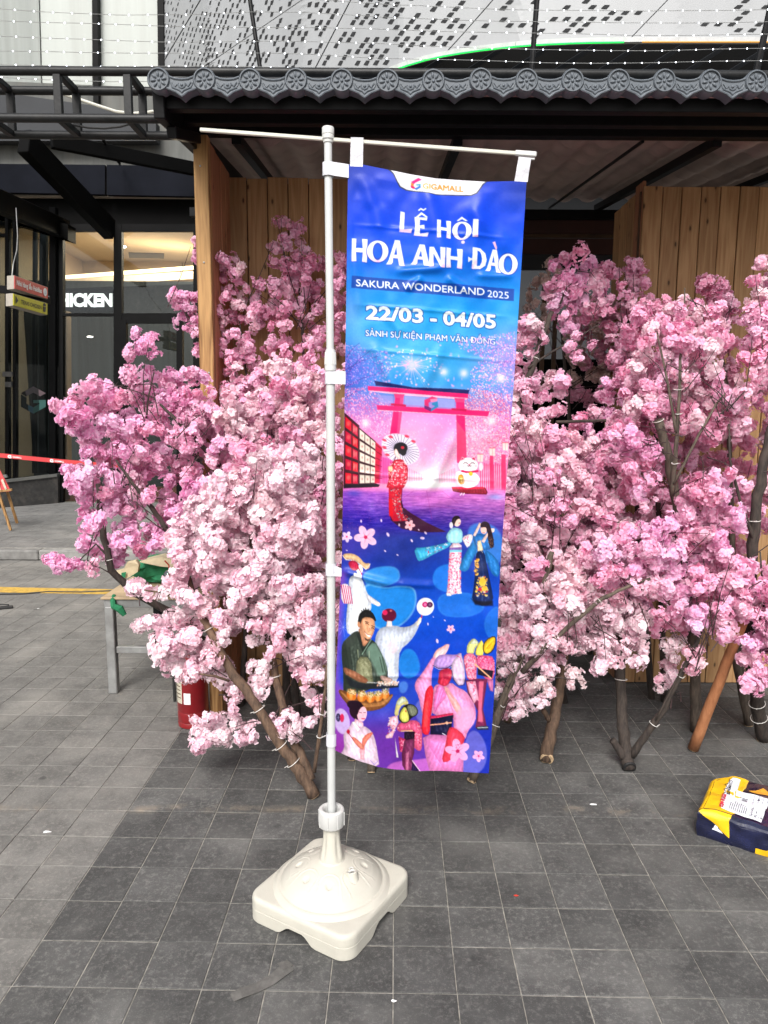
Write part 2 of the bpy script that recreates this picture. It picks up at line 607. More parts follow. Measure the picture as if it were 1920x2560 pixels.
JT = .0034
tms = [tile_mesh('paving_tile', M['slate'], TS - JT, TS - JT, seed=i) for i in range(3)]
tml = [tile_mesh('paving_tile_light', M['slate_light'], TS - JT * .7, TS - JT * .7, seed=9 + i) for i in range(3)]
cells = []
for r in range(-11, 27):
    for c in range(-26, 24):
        p = grid(c + .5, r + .5)
        q = p - Vector((0, 0, HC))
        zc = q.y * math.cos(PITCH) - q.z * math.sin(PITCH)
        if zc < .4: continue
        px = 960 + FPX * q.x / zc
        py = 1280 - FPX * (q.z * math.cos(PITCH) + q.y * math.sin(PITCH)) / zc
        seen = -60 < px < 1980 and py < 2660
        cells.append((0 if seen else 1, p.y + abs(p.x) * .2, c, r, p))
cells.sort(key=lambda t: (t[0], t[1]))
near = cells[:298]
for k, (_, _, c, r, p) in enumerate(near):
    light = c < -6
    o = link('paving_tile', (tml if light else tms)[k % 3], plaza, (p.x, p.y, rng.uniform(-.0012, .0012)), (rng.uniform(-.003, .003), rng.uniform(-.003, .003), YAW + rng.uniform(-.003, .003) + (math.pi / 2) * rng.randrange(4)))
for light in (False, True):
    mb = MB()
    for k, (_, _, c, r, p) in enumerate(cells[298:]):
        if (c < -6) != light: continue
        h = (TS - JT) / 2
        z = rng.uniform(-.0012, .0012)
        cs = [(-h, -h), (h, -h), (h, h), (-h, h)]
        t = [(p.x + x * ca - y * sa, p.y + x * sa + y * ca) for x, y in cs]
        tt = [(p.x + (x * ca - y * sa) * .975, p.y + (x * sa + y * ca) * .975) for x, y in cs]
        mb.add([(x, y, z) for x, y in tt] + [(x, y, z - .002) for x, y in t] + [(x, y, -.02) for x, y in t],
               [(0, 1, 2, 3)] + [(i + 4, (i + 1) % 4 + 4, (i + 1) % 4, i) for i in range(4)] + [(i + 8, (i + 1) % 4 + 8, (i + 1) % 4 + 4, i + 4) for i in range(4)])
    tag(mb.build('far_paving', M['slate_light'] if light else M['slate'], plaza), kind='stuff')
# yellow line across the paving
mb = MB()
a0, a1 = G(-60, 1467), G(330, 1475)
b0, b1 = G(-60, 1480), G(330, 1487)
mb.prism([(a0.x, a0.y, .004), (b0.x, b0.y, .004), (b1.x, b1.y, .004), (a1.x, a1.y, .004)], (0, 0, -.003))
mb.build('painted_line', M['yellow_line'], plaza)
# kerb and the raised pavement behind
KY = 8.42
mb = MB(); mb.box((0, 13.3, .05), (22, 9.6, .13)); up = mb.build('raised_pavement', M['grout'], origin=(0, 0, 0)); tag(up, kind='structure')
kerb = thing('kerb', None, None, (0, KY, 0)); tag(kerb, kind='structure')
del_keys = None
for k in range(12):
    mb = MB()
    w = .62
    mb.box((-5.6 + k * w, KY - .01 + rng.uniform(-.004, .004), .06), (w - .008, .16, .118), bev=.012)
    mb.build('kerb_stone', M['kerb'], kerb)
mb = MB()
for i in range(-16, 10):
    for j in range(0, 12):
        mb.box((i * .4 + (.2 if j % 2 else 0), KY + .3 + j * .4, .105), (.394, .394, .026), bev=.003)
tag(mb.build('far_paving', M['slate_far'], up), kind='stuff')

# ---------------------------------------------------------------- building behind
def pp(mb, pts, Y, th, m=0):
    return mb.prism([W(x, y, Y) for x, y in pts], (0, th, 0), m)
M['conc'] = plain('stained_concrete', (.11, .113, .106), .85, var=.22, scale=2.2, dirt=.5, bump=.2, stretch=(3, 1, .5))
M['conc_d'] = plain('dark_render', (.020, .022, .026), .7, var=.15, scale=2)
M['panel_white'] = plain('streaked_white_panel', (.37, .395, .37), .45, var=.05, scale=1.2, dirt=.22, stretch=(6, 1, .35))
M['panel_grey'] = plain('grey_cladding', (.22, .24, .225), .5, var=.12, scale=1.5, dirt=.3, stretch=(9, 1, .2))
M['fascia'] = plain('blue_black_fascia', (.007, .008, .012), .5, var=.3, scale=1.5, dirt=.0, spec=.03)
M['soffit'] = plain('black_soffit', (.002, .002, .002), .6, var=.4, scale=2, spec=.06)
M['frame'] = plain('black_window_frame', (.003, .003, .0032), .5, var=.3, scale=4, spec=.1)
M['granite'] = plain('dark_granite_plinth', (.030, .029, .028), .5, var=.35, scale=14, dirt=.4)
M['interior'] = plain('cream_shop_wall', (.60, .49, .36), .8, var=.05, scale=1)
M['ceil_in'] = plain('shop_ceiling', (.62, .55, .46), .8, var=.04, scale=1)
M['brown_door'] = plain('brown_door', (.10, .032, .018), .5, var=.2, scale=3)
M['glass'] = glass('window_glass', (.80, .82, .80), .0)
M['glass_d'] = glass('dark_window_glass', (.46, .50, .50), .0)
M['curtain'] = plain('blue_grey_blind', (.040, .050, .056), .8, var=.35, scale=2, stretch=(7, 7, .1))
M['tan'] = plain('tan_column', (.23, .165, .095), .7, var=.15, scale=3)
M['white_lit'] = emit('lit_letters', (.95, .98, 1), 1.3)
M['cove'] = emit('warm_cove_light', (1.0, .80, .50), 2.2)
M['down'] = emit('downlight', (1, .95, .88), 12)

bld = thing('mall_building', 'grey mall building with black glazed storefront and streaked white wall panels above', 'building', (-3, 13, 0))
YB = 13.0
mb = MB(); pp(mb, [(-160, -160), (92, -160), (104, 260), (-160, 260)], YB, .2); mb.build('cladding_panel', M['panel_grey'], bld)
mb = MB(); pp(mb, [(95, -160), (229, -160), (231, 250), (107, 250)], YB + .03, .2); mb.build('wall_panel', M['panel_white'], bld)
mb = MB(); pp(mb, [(243, -160), (392, -160), (398, 255), (247, 255)], YB + .03, .2); mb.build('wall_panel', M['panel_white'], bld)
for (xa, xb) in ((228, 240), (391, 405)):
    mb = MB(); pp(mb, [(xa, -160), (xb + 1, -160), (xb + 6, 260), (xa + 5, 260)], YB - .12, .14); mb.build('mullion', M['frame'], bld)
mb = MB(); pp(mb, [(-160, 226), (40, 236), (235, 264), (390, 305), (390, 352), (-160, 352)], YB - .3, .2); mb.build('dark_fascia_panel', M['conc_d'], bld)
mb = MB(); pp(mb, [(-160, 196), (520, 225), (520, 420), (-160, 420)], YB - .02, .1); mb.build('concrete_band', M['conc'], bld)
mb = MB(); pp(mb, [(-160, 408), (262, 412), (262, 486), (-160, 478)], YB - .4, .1); mb.build('fascia_panel', M['fascia'], bld)
mb = MB(); pp(mb, [(267, 412), (1000, 424), (1000, 500), (267, 487)], YB - .4, .1); mb.build('fascia_panel', M['fascia'], bld)
mb = MB(); pp(mb, [(-160, 480), (1000, 500), (1000, 574), (-160, 562)], YB - .1, .2); mb.build('soffit', M['soffit'], bld)
for a, b_, Y0, Y1, w in (((60, 352), (275, 575), 10.5, 12.6, .34), ((128, 352), (500, 425), 10.8, 12.3, .2), ((-60, 480), (165, 575), 9.5, 12.7, .30), ((255, 345), (300, 410), 11, 12.5, .05)):
    mb = MB(); mb.beam(W(a[0], a[1], Y0), W(b_[0], b_[1], Y1), w * .5, w, bev=.01); mb.build('canopy_beam', M['soffit'], bld)
mb = MB(); pp(mb, [(-160, 500), (170, 560), (170, 600), (-160, 430)], 12.2, .3); mb.build('canopy_edge', M['soffit'], bld)
# plain dark mass of the building behind the kiosk and its upper storeys
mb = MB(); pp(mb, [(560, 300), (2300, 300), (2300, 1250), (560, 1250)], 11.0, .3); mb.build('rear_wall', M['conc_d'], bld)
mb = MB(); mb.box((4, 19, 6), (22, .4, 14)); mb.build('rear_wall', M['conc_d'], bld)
# storefront facing us
YF = 12.6
def rect(x0, y0, x1, y1):
    return [(x0, y0), (x1, y0), (x1, y1), (x0, y1)]
for r_ in (rect(142, 560, 157, 1262), rect(284, 560, 304, 1262), rect(304, 800, 315, 1262), rect(441, 800, 456, 1262), rect(483, 560, 500, 1262)):
    mb = MB(); pp(mb, r_, YF, .1); mb.build('mullion', M['frame'], bld)
for r_ in (rect(157, 560, 483, 578), rect(157, 783, 284, 790), rect(304, 783, 483, 808)):
    mb = MB(); pp(mb, r_, YF + .01, .08); mb.build('transom', M['frame'], bld)
for r_ in (rect(157, 578, 284, 783), rect(157, 790, 284, 1262), rect(304, 578, 483, 783), rect(315, 808, 441, 1262), rect(456, 808, 483, 1262)):
    mb = MB(); pp(mb, r_, YF + .05, .008); mb.build('pane', M['glass'], bld)
# inside of the chicken shop
zc0 = W(300, 578, YF + .3).z
def zpt(x, y, z): return G(x, y, z)
mb = MB(); mb.box((-3.6, 15.6, zc0 + .55), (7.6, 5.6, .05)); mb.build('shop_ceiling', M['ceil_in'], bld)
mb = MB(); mb.box((-3.6, 18.3, 3.2), (7.6, .1, 6.4)); mb.build('shop_wall', M['interior'], bld)
mb = MB(); mb.box((-7.4, 15.6, 3.2), (.1, 5.6, 6.4)); mb.build('shop_side_wall', M['interior'], bld)
mb = MB(); mb.box((-3.4, 15.6, .1), (6, 5.6, .06)); mb.build('shop_floor', M['brown_door'], bld)
mb = MB(); mb.beam(W(150, 694, 15.6), W(500, 668, 17.0), .05, .07); mb.build('cove_light', M['cove'], bld)
mb = MB(); mb.beam(W(150, 713, 15.4), W(500, 690, 16.8), .5, .16); mb.build('bulkhead', M['interior'], bld)
mb = MB(); pp(mb, [(150, 722), (290, 716), (290, 781), (150, 783)], 14.2, .06); mb.build('sign_board', M['fascia'], bld)
mb = MB(); pp(mb, [(304, 716), (483, 710), (483, 783), (304, 783)], 14.2, .06); mb.build('sign_board', M['granite'], bld)
mb = MB(); mb.ellipsoid(W(308, 617, 14.0), (.055, .055, .02)); mb.build('downlight', M['down'], bld)
mb = MB(); mb.ellipsoid(W(225, 842, 14.6), (.06, .06, .012)); mb.ellipsoid(W(392, 836, 15.5), (.04, .04, .015)); mb.build('downlight', M['down'], bld)
mb = MB(); mb.beam(W(322, 638, 14.6), W(410, 640, 14.8), .5, .01); mb.build('air_vent', M['granite'], bld)
mb = MB(); pp(mb, [(160, 880), (246, 886), (246, 1240), (160, 1240)], 17.6, .1); mb.build('inner_door', M['brown_door'], bld)
mb = MB(); pp(mb, [(252, 850), (283, 850), (283, 1240), (252, 1240)], 16.5, .1); mb.build('inner_partition', M['panel_grey'], bld)
M['menu'] = emit('menu_poster_blue', (.10, .34, .42), .35)  # menu posters and their pictures, with an added glow of their own
M['menu2'] = emit('menu_poster_dark', (.10, .07, .04), .35)
M['food'] = emit('menu_food', (.42, .20, .06), .5)
mb = MB(); pp(mb, rect(390, 846, 441, 903), 16.0, .03); s1_ = mb.build('menu_poster', M['menu'], bld)
mb = MB(); pp(mb, rect(474, 846, 500, 903), 16.0, .03); mb.build('menu_poster', M['menu2'], bld)
mb = MB(); mb.ellipsoid(W(428, 882, 15.97), (.09, .01, .05)); mb.ellipsoid(W(488, 880, 15.97), (.09, .01, .06)); mb.build('menu_picture', M['food'], bld)
ad = bpy.data.lights.new('shop_light', 'AREA'); ad.energy = 650; ad.size = 4; ad.size_y = 3; ad.shape = 'RECTANGLE'; ad.color = (1, .86, .68)
ao = bpy.data.objects.new('shop_light', ad); col.objects.link(ao); ao.location = (-3.4, 15.8, zc0 + .45)
# storefront on the left, turned towards us
def SL(x, y):       # its glass runs from x=-160 (nearer) to x=150 (farther)
    t = (x + 160) / 310.0
    return W(x, y, 11.3 + 1.3 * t)
def sp(mb, pts, dz, th, m=0):
    return mb.prism([SL(x, y) + Vector((0, dz, 0)) for x, y in pts], (0, th, 0), m)
mb = MB(); sp(mb, [(-160, 505), (146, 592), (146, 1190), (-160, 1226)], .02, .01); mb.build('pane', M['glass_d'], bld)
mb = MB(); sp(mb, [(-160, 1224), (150, 1188), (150, 1262), (-160, 1292)], -.08, .5); mb.build('plinth', M['granite'], bld)
mb = MB(); sp(mb, [(-160, 1218), (150, 1183), (150, 1190), (-160, 1226)], -.12, .3); mb.build('sill', M['conc'], bld)
for xa, xb in ((17, 24), (36, 42), (127, 142)):
    mb = MB(); sp(mb, [(xa, 520), (xb, 520), (xb, 1200), (xa, 1200)], -.06, .12); mb.build('mullion', M['frame'], bld)
mb = MB(); sp(mb, [(-160, 590), (20, 585), (20, 592), (-160, 597)], -.06, .1); mb.build('transom', M['frame'], bld)
mb = MB(); mb.box((-5.6, 15.2, 2), (4.2, .1, 4.6)); mb.build('blind', M['curtain'], bld)
for xa, xb in ((44, 52), (62, 80), (88, 97)):
    mb = MB(); sp(mb, [(xa, 560), (xb, 560), (xb, 1190), (xa, 1190)], .5, .08); mb.build('blind_strip', M['curtain'], bld)
mb = MB(); sp(mb, [(100, 760), (127, 765), (130, 1190), (112, 1190)], .6, .2); mb.build('inner_column', M['tan'], bld)
mb = MB(); sp(mb, [(14, 930), (38, 930), (38, 942), (14, 942)], -.1, .04); mb.build('door_lock', M['granite'], bld)
mb = MB(); sp(mb, [(20, 955), (36, 955), (36, 968), (20, 968)], -.1, .04); mb.build('door_lock', M['granite'], bld)
mb = MB(); sp(mb, [(0, 1188), (22, 1185), (26, 1192), (4, 1196)], -.1, .04); mb.build('door_hinge', M['grey_steel'], bld)
# coloured hexagonal G emblems stuck on the glass
def emblem(name, fn, cx, cy, s, mats, parent, dim=1.0):
    a, b_, c_ = mats
    q = lambda pts: [fn(cx + x * s, cy + y * s) for x, y in pts]
    for pts, m in (([(-1, -.55), (0, -1.1), (1, -.55), (.55, -.3), (0, -.6), (-.6, -.27)], a), ([(-1, -.45), (-.55, -.2), (-.55, .3), (0, .6), (0, 1.1), (-1, .55)], b_), ([(0, .0), (1, .0), (1, .55), (0, 1.1), (0, .6), (.5, .3), (.5, .25), (0, .25)], c_)):
        mb = MB(); mb.prism(q(pts), (0, .003, 0)); mb.build(name, m, parent)
e1 = plain('faded_pink_film', (.12, .085, .095), .6); e2 = plain('faded_blue_film', (.035, .085, .12), .6); e3 = plain('faded_green_film', (.035, .11, .10), .6)
emblem('emblem', lambda x, y: SL(x, y) + Vector((0, -.01, 0)), 84, 1000, 31, (e1, e2, e3), bld)
e4 = plain('pink_film', (.4, .12, .2), .5); e5 = plain('blue_film', (.03, .22, .38), .5); e6 = plain('green_film', (.03, .36, .25), .5)
emblem('emblem', lambda x, y: W(x, y, YF - .01), 268, 1000, 34, (e4, e5, e6), bld)

# ---------------------------------------------------------------- lettering
def text_mesh(s_, bold=0.0, res=4):
    cu = bpy.data.curves.new('lettering', 'FONT')
    cu.body = s_
    cu.size = 1.0
    cu.resolution_u = res
    cu.offset = bold
    o = bpy.data.objects.new('lettering', cu)
    col.objects.link(o)
    bpy.context.view_layer.update()
    dg = bpy.context.evaluated_depsgraph_get()
    e = o.evaluated_get(dg)
    me = e.to_mesh()
    me.calc_loop_triangles()
    v = np.array([tuple(p.co)[:2] for p in me.vertices]) if len(me.vertices) else np.zeros((0, 2))
    f = np.array([tuple(t.vertices) for t in me.loop_triangles], dtype=int) if len(me.loop_triangles) else np.zeros((0, 3), int)
    e.to_mesh_clear()
    bpy.data.objects.remove(o)
    bpy.data.curves.remove(cu)
    return v, f

def text_on(s_, fn, mat, parent, name='lettering', bold=0.0, capfit=True, off=(0, -.002, 0), group=None):
    """fn(u,v): u 0..1 along the line, v 0 (baseline) .. 1 (cap height)"""
    v, f = text_mesh(s_, bold, 3)
    x0, x1 = v[:, 0].min(), v[:, 0].max()
    cap = .73
    mb = MB()
    mb.add([fn((x - x0) / (x1 - x0), y / cap) + Vector(off) for x, y in v], [tuple(t) for t in f])
    return mb.build(name, mat, parent)

def quadfn(tl, tr, br, bl):
    tl, tr, br, bl = map(Vector, (tl, tr, br, bl))
    def fn(u, v):
        return (bl.lerp(br, u)).lerp(tl.lerp(tr, u), v)
    return fn
text_on('CHICKEN', quadfn(W(119, 733, 14.15), W(281, 734, 14.15), W(281, 765, 14.15), W(119, 765, 14.15)), M['white_lit'], bld, bold=.055)

# hanging direction signs
M['sign_red'] = plain('red_sign_face', (.55, .045, .05), .4, var=.04, scale=3)
M['sign_yel'] = plain('yellow_sign_face', (.55, .52, .02), .4, var=.15, scale=5)
M['sign_side'] = plain('brushed_sign_side', (.32, .29, .25), .5)
M['white_print'] = plain('white_print', (.85, .85, .85), .6, var=.02)
M['black_print'] = plain('black_print', (.015, .015, .015), .6)
M['blue_print'] = plain('pale_blue_print', (.45, .62, .75), .6)
def hang_sign(name, label, q, side, facem, arm=None):
    Ys = (9.0, 9.9)
    tl, tr, br, bl = [W(x, y, Ys[0] if i in (0, 3) else Ys[1]) for i, (x, y) in enumerate(q)]
    t = thing(name, label, 'sign', tl, 'direction signs on the black bracket')
    mb = MB(); mb.prism([tl, bl, br, tr], Vector((-.11, .05, 0))); mb.build('sign_box', M['sign_side'], t)
    mb = MB(); mb.prism([tl + Vector((.008, 0, -.006)), bl + Vector((.008, 0, .006)), br + Vector((.008, 0, .006)), tr + Vector((.008, 0, -.006))], Vector((-.006, 0, 0))); mb.build('sign_face', facem, t)
    return t, quadfn(*[q_ + Vector((.012, 0, 0)) for q_ in (tl, tr, br, bl)])
def sub(fn, u0, u1, v0, v1):
    return lambda u, v: fn(u0 + (u1 - u0) * u, v0 + (v1 - v0) * v)
t1, f1 = hang_sign('hanging_sign', 'red and white hanging sign above the yellow one, beside the dark glass wall', [(35, 688), (118, 718), (118, 748), (35, 722)], 0, M['sign_red'])
text_on('Nhà hàng lẩu Haidilao', sub(f1, .05, .80, .34, .72), M['white_print'], t1, bold=.03, off=(0, 0, 0))
mb = MB(); mb.prism([f1(.9 + .055 * math.cos(a), .5 + .34 * math.sin(a)) for a in [i * math.pi / 8 for i in range(16)]], (.003, 0, 0)); mb.build('floor_badge', M['white_print'], t1)
text_on('L5', sub(f1, .87, .93, .36, .64), M['blue_print'], t1, bold=.02, off=(.006, 0, 0))
t2, f2 = hang_sign('hanging_sign', 'yellow hanging sign with a black arrow, under the red sign', [(32, 733), (117, 758), (117, 788), (32, 764)], 0, M['sign_yel'])
text_on('TEXAS CHICKEN', sub(f2, .20, .80, .34, .66), M['black_print'], t2, bold=.02, off=(0, 0, 0))
mb = MB(); mb.prism([f2(.05, .82), f2(.05, .2), f2(.12, .5)], (.003, 0, 0)); mb.build('arrow', M['black_print'], t2)
mb = MB()
mb.prism([f2(.845, .62), f2(.86, .2), f2(.92, .2), f2(.94, .62)], (.003, 0, 0))
mb.prism([f2(.85, .68), f2(.94, .68), f2(.93, .85), f2(.89, .93), f2(.86, .85)], (.003, 0, 0)); mb.build('bucket_pictogram', M['black_print'], t2)
t3 = thing('sign_bracket', 'black steel arm carrying the red and yellow hanging signs', 'bracket', W(-100, 725, 9.3))
mb = MB(); mb.beam(W(-160, 722, 9.2), W(35, 724, 9.35), .05, .09); mb.beam(W(35, 724, 9.35), W(122, 752, 10.0), .05, .09); mb.build('arm', M['frame'], t3)
mb = MB(); mb.tube([W(30, 690, 9.3), W(33, 660, 9.4), W(42, 625, 9.6), W(44, 590, 9.9), W(40, 520, 10.2)], .006, 6); mb.build('hanging_cable', M['grey_steel'], t3)

# perforated white metal facade and its LED edge
fac = thing('perforated_facade', 'white perforated metal facade with diamond holes above the kiosk roof', 'facade', W(1000, 170, 9))
M['perf'] = plain('white_perforated_sheet', (.31, .32, .33), .45, var=.05, scale=1.3, dirt=.10, stretch=(3, 1, .6))
M['hole'] = plain('dark_hole', (.018, .019, .021), .9, var=.3)
M['trim'] = plain('grey_edge_trim', (.42, .43, .43), .5)
fx = [(300, 13.2), (405, 13), (520, 11.5), (760, 10.2), (1000, 9.4), (1300, 8.9), (1700, 8.6), (2100, 8.4)]
def FY(x):
    return float(np.interp(x, [a for a, _ in fx], [b for _, b in fx]))
arc = [(-200, 215), (960, 176), (975, 171), (1020, 155), (1075, 139), (1130, 128), (1200, 118), (1280, 109), (1340, 104), (1450, 99), (1580, 97), (2100, 97)]
def AY(x):
    return float(np.interp(x, [a for a, _ in arc], [b for _, b in arc]))
seams = [[(406, -160), (406, 230)], [(597, -160), (375, 210)], [(930, -120), (440, 215)], [(960, -160), (770, 205)], [(1372, -160), (1112, 138)], [(1824, -160), (1575, 97)], [(2300, -160), (2160, 97)]]
def SX(k, y):
    (xa, ya), (xb, yb) = seams[k]
    return xa + (xb - xa) * (y - ya) / (yb - ya)
for k in range(6):
    mb = MB()
    rows = 20
    g0, rowsl = [], []
    nx = 26
    vs, fs = [], []
    for i in range(rows + 1):
        for j in range(nx + 1):
            tj = j / nx
            y = -160 + i / rows * 390
            for _ in range(3):
                xa = SX(k, y) + 1.6; xb = SX(k + 1, y) - 1.6
                xa = max(xa, 406); x = xa + (max(xb, xa) - xa) * tj
                yb = AY(x)
                y = -160 + i / rows * (yb + 160)
            vs.append(W(x, y, FY(x)))
    for i in range(rows):
        for j in range(nx):
            fs.append((i * (nx + 1) + j, (i + 1) * (nx + 1) + j, (i + 1) * (nx + 1) + j + 1, i * (nx + 1) + j + 1))
    n0 = len(vs)
    mb.add(vs, fs)
    mb.add([v + Vector((0, .05, 0)) for v in vs], [f[::-1] for f in fs])
    mb.build('facade_panel', M['perf'], fac)
mb = MB()
rg = random.Random(3)
def sz(x):
    return (float(np.interp(x, [405, 520, 700, 960, 1300, 1900], [3.8, 6.0, 9.6, 18, 23, 25])), float(np.interp(x, [405, 520, 700, 960, 1300, 1900], [10, 13, 15.5, 14.5, 12.5, 10.5])))
y = -60
row = 0
while y < 200:
    x = 408 + (row % 2) * 4
    while x < 1980:
        w, h = sz(x)
        sl = np.interp(x, [405, 960, 1900], [.30, -.10, -.04])
        yy = y + (x - 900) * sl * .25
        band = math.sin(x * .021 + yy * .055) + .7 * math.sin(x * .008 - yy * .04 + 2)
        dens = (.85 if x < 560 else .62) * (.55 + .45 * (band > -.3))
        if x > 1350: dens *= float(np.interp(x, [1350, 1500, 1700, 1900], [.55, .32, .22, .6]))
        if rg.random() < dens and yy < AY(x) - 12 and yy > -80:
            near_seam = any(abs(x - SX(k, yy)) < w * .75 + 3 for k in range(1, 6))
            if not near_seam:
                q = [(-.5 * w, .32 * h), (-.08 * w, -.42 * h), (.5 * w, -.40 * h), (.10 * w, .42 * h)]
                if x < 800:
                    tt = np.interp(x, [405, 800], [1, 0])
                    q = [(-.5 * w, .42 * h), (-.30 * w * (1 - tt) - .1 * w, -.3 * h), (.5 * w, -.5 * h), (.15 * w, .3 * h)]
                mb.add([W(x + a, yy + b_, FY(x + a) - .006) for a, b_ in q], [(0, 1, 2, 3)])
        x += w * 1.25 + 3.0
    y += float(14.5)
    row += 1
tag(mb.build('perforations', M['hole'], fac), kind='stuff')
M['led_g'] = emit('green_led', (.02, 1.0, .10), .95)
M['led_o'] = emit('amber_led', (.60, .27, .05), .38)
mb = MB()
pts = [(x, AY(x) + 7) for x in range(975, 2101, 45)]
for (a, b_) in zip(pts[:-1], pts[1:]):
    mb.beam(W(a[0], a[1] - 3, FY(a[0]) - .02), W(b_[0], b_[1] - 3, FY(b_[0]) - .02), .05, .05)
mb.build('edge_trim', M['trim'], fac)
mb = MB(); mb.tube([W(x, y + 1, FY(x) - .06) for x, y in pts if x <= 1600], .0085, 6); mb.build('led_strip', M['led_g'], fac)
mb = MB(); mb.tube([W(x, y + 1, FY(x) - .06) for x, y in pts if x >= 1590], .0075, 6); mb.build('led_strip', M['led_o'], fac)
# the dark recess under the facade edge
rec = thing('entrance_canopy', 'black slatted soffit under the curved white facade', 'canopy', W(1400, 190, 9))
mb = MB(); pp(mb, [(900, 90), (2300, 90), (2300, 420), (900, 420)], 10.4, .1); mb.build('soffit', M['soffit'], rec)
for i in range(9):
    mb = MB(); x = 1100 + i * 110
    mb.beam(W(x + 60, 112, 10.2), W(x - 60, 190, 9.2), .03, .05); mb.build('slat', M['frame'], rec)
# ---------------------------------------------------------------- black pipe truss
tr = thing('pipe_truss', 'black box truss of round pipes running behind the kiosk roof', 'truss', W(0, 295, 4.2))
YT = 4.2
zt, zb = W(0, 177, YT).z, W(0, 295, YT).z
YT2 = G(100, 227, zt).y
xl, xr_ = -3.2, 3.2
for (Y, z, x1) in ((YT, zt, xr_), (YT2, zt, -1.0), (YT, zb, -1.02), (YT2, zb, -1.02)):
    mb = MB(); mb.tube([(xl, Y, z), ((xl + x1) / 2, Y, z + .001), (x1, Y, z)], .0235, 12); mb.build('pipe', M['truss'], tr, smooth=True)
for x in (27, 145, 320):
    if x == 27: xw = W(-30, 235, YT).x
    else: xw = W(x, 235, YT).x
    mb = MB(); mb.box((xw, YT + .002, (zt + zb) / 2), (.042, .03, zt - zb - .03), bev=.003); mb.build('upright_bar', M['truss'], tr)
    mb = MB(); mb.box((xw, YT2, (zt + zb) / 2), (.042, .03, zt - zb - .03), bev=.003); mb.build('upright_bar', M['truss'], tr)
    for z in (zt, zb):
        mb = MB(); mb.box((xw, (YT + YT2) / 2, z), (.038, YT2 - YT - .03, .034), bev=.003); mb.build('spacer_bar', M['truss'], tr)
cd = MB(); cd.tube([W(x, y, 4.95) for x, y in ((150, 232), (200, 249), (250, 266), (290, 279), (330, 284), (370, 281), (420, 272))], .010, 8)
tag(cd.build('conduit', M['ivory'], smooth=True), 'cream corrugated conduit sagging behind the black truss', 'conduit')
cd = MB(); cd.tube([W(x, y, 4.35) for x, y in ((150, 303), (180, 312), (220, 319), (260, 321), (300, 317), (328, 309))], .006, 6)
tag(cd.build('cable', M['black_rubber'], smooth=True), 'thin black cable drooping between the lower truss pipes', 'cable')
# slim poles standing up from the roof
for lab, a, b_, r_ in (('slim black mast rising through the roofline nearest the white wall panels', (622, -20), (652, 176), .013), ('slim black mast crossing the green LED strip', (1344, -20), (1328, 180), .016), ('black mast at the far right edge of the roofline', (1926, 20), (1888, 186), .02)):
    mb = MB(); mb.tube([W(b_[0], b_[1] + 6, 4.65), W(a[0], a[1], 4.72), W(a[0] * 2 - b_[0], a[1] * 2 - b_[1], 4.79)], r_, 10)
    tag(mb.build('mast', M['black_steel'], smooth=True), lab, 'mast', 'masts above the kiosk roof')
# fairy lights
M['wire'] = plain('pale_wire', (.30, .30, .29), .5)
M['bulb'] = emit('white_led_bulb', (.85, .90, 1), 5)
strings = [('topmost string of white lights, starting mid photo', [(790, -2), (960, 12), (1240, 22), (1585, 29), (1960, 22)]),
           ('string of white lights starting at the top left, dipping across the white panels', [(-40, 18), (130, 30), (300, 39), (470, 37), (640, 28), (760, 31), (960, 44), (1250, 52), (1540, 58), (1960, 54)]),
           ('second string of white lights from the top at the left edge', [(-40, 49), (130, 57), (400, 65), (700, 69), (960, 73), (1300, 83), (1600, 88), (1960, 86)]),
           ('middle string of white lights passing over both white panels', [(-40, 88), (130, 97), (400, 104), (700, 104), (960, 108), (1200, 121), (1354, 125), (1650, 126), (1960, 121)]),
           ('string of white lights just above the lowest full one', [(-40, 128), (200, 131), (480, 132), (760, 135), (960, 145), (1354, 157), (1650, 157), (1960, 151)]),
           ('string of white lights resting along the top truss pipe', [(-40, 162), (200, 165), (480, 166), (760, 169), (960, 174), (1354, 180), (1650, 183), (1960, 181)]),
           ('short string of white lights hanging below the top truss pipe', [(-40, 191), (60, 196), (190, 201), (300, 204), (380, 204)])]
sg = random.Random(5)
bm_ = MB(); bm_.ellipsoid((0, 0, 0), (.0040, .0040, .0036), 6, 4)
bme = bpy.data.meshes.new('bulb'); bme.from_pydata(bm_.v, [], bm_.f); bme.materials.append(M['bulb'])
for k, (lab, pts) in enumerate(strings):
    Y = 4.62 if k < 6 else 4.36
    xs = [p[0] for p in pts]; ys = [p[1] for p in pts]
    t = thing('string_light', lab, 'string light', W(xs[0], ys[0], Y), 'strings of white lights over the roof')
    mb = MB()
    fine = [(x, float(np.interp(x, xs, ys)) + 1.2 * math.sin(x * .011 + k)) for x in range(xs[0], xs[-1] + 1, 30)]
    mb.tube([W(x, y, Y) for x, y in fine], .0016, 4, caps=False)
    mb.build('wire', M['wire'], t)
    x = xs[0] + sg.uniform(0, 40)
    while x < xs[-1]:
        y = float(np.interp(x, [f[0] for f in fine], [f[1] for f in fine]))
        link('bulb', bme, t, W(x, y, Y - .002))
        x += 42.5 if k not in (1,) else 47.5
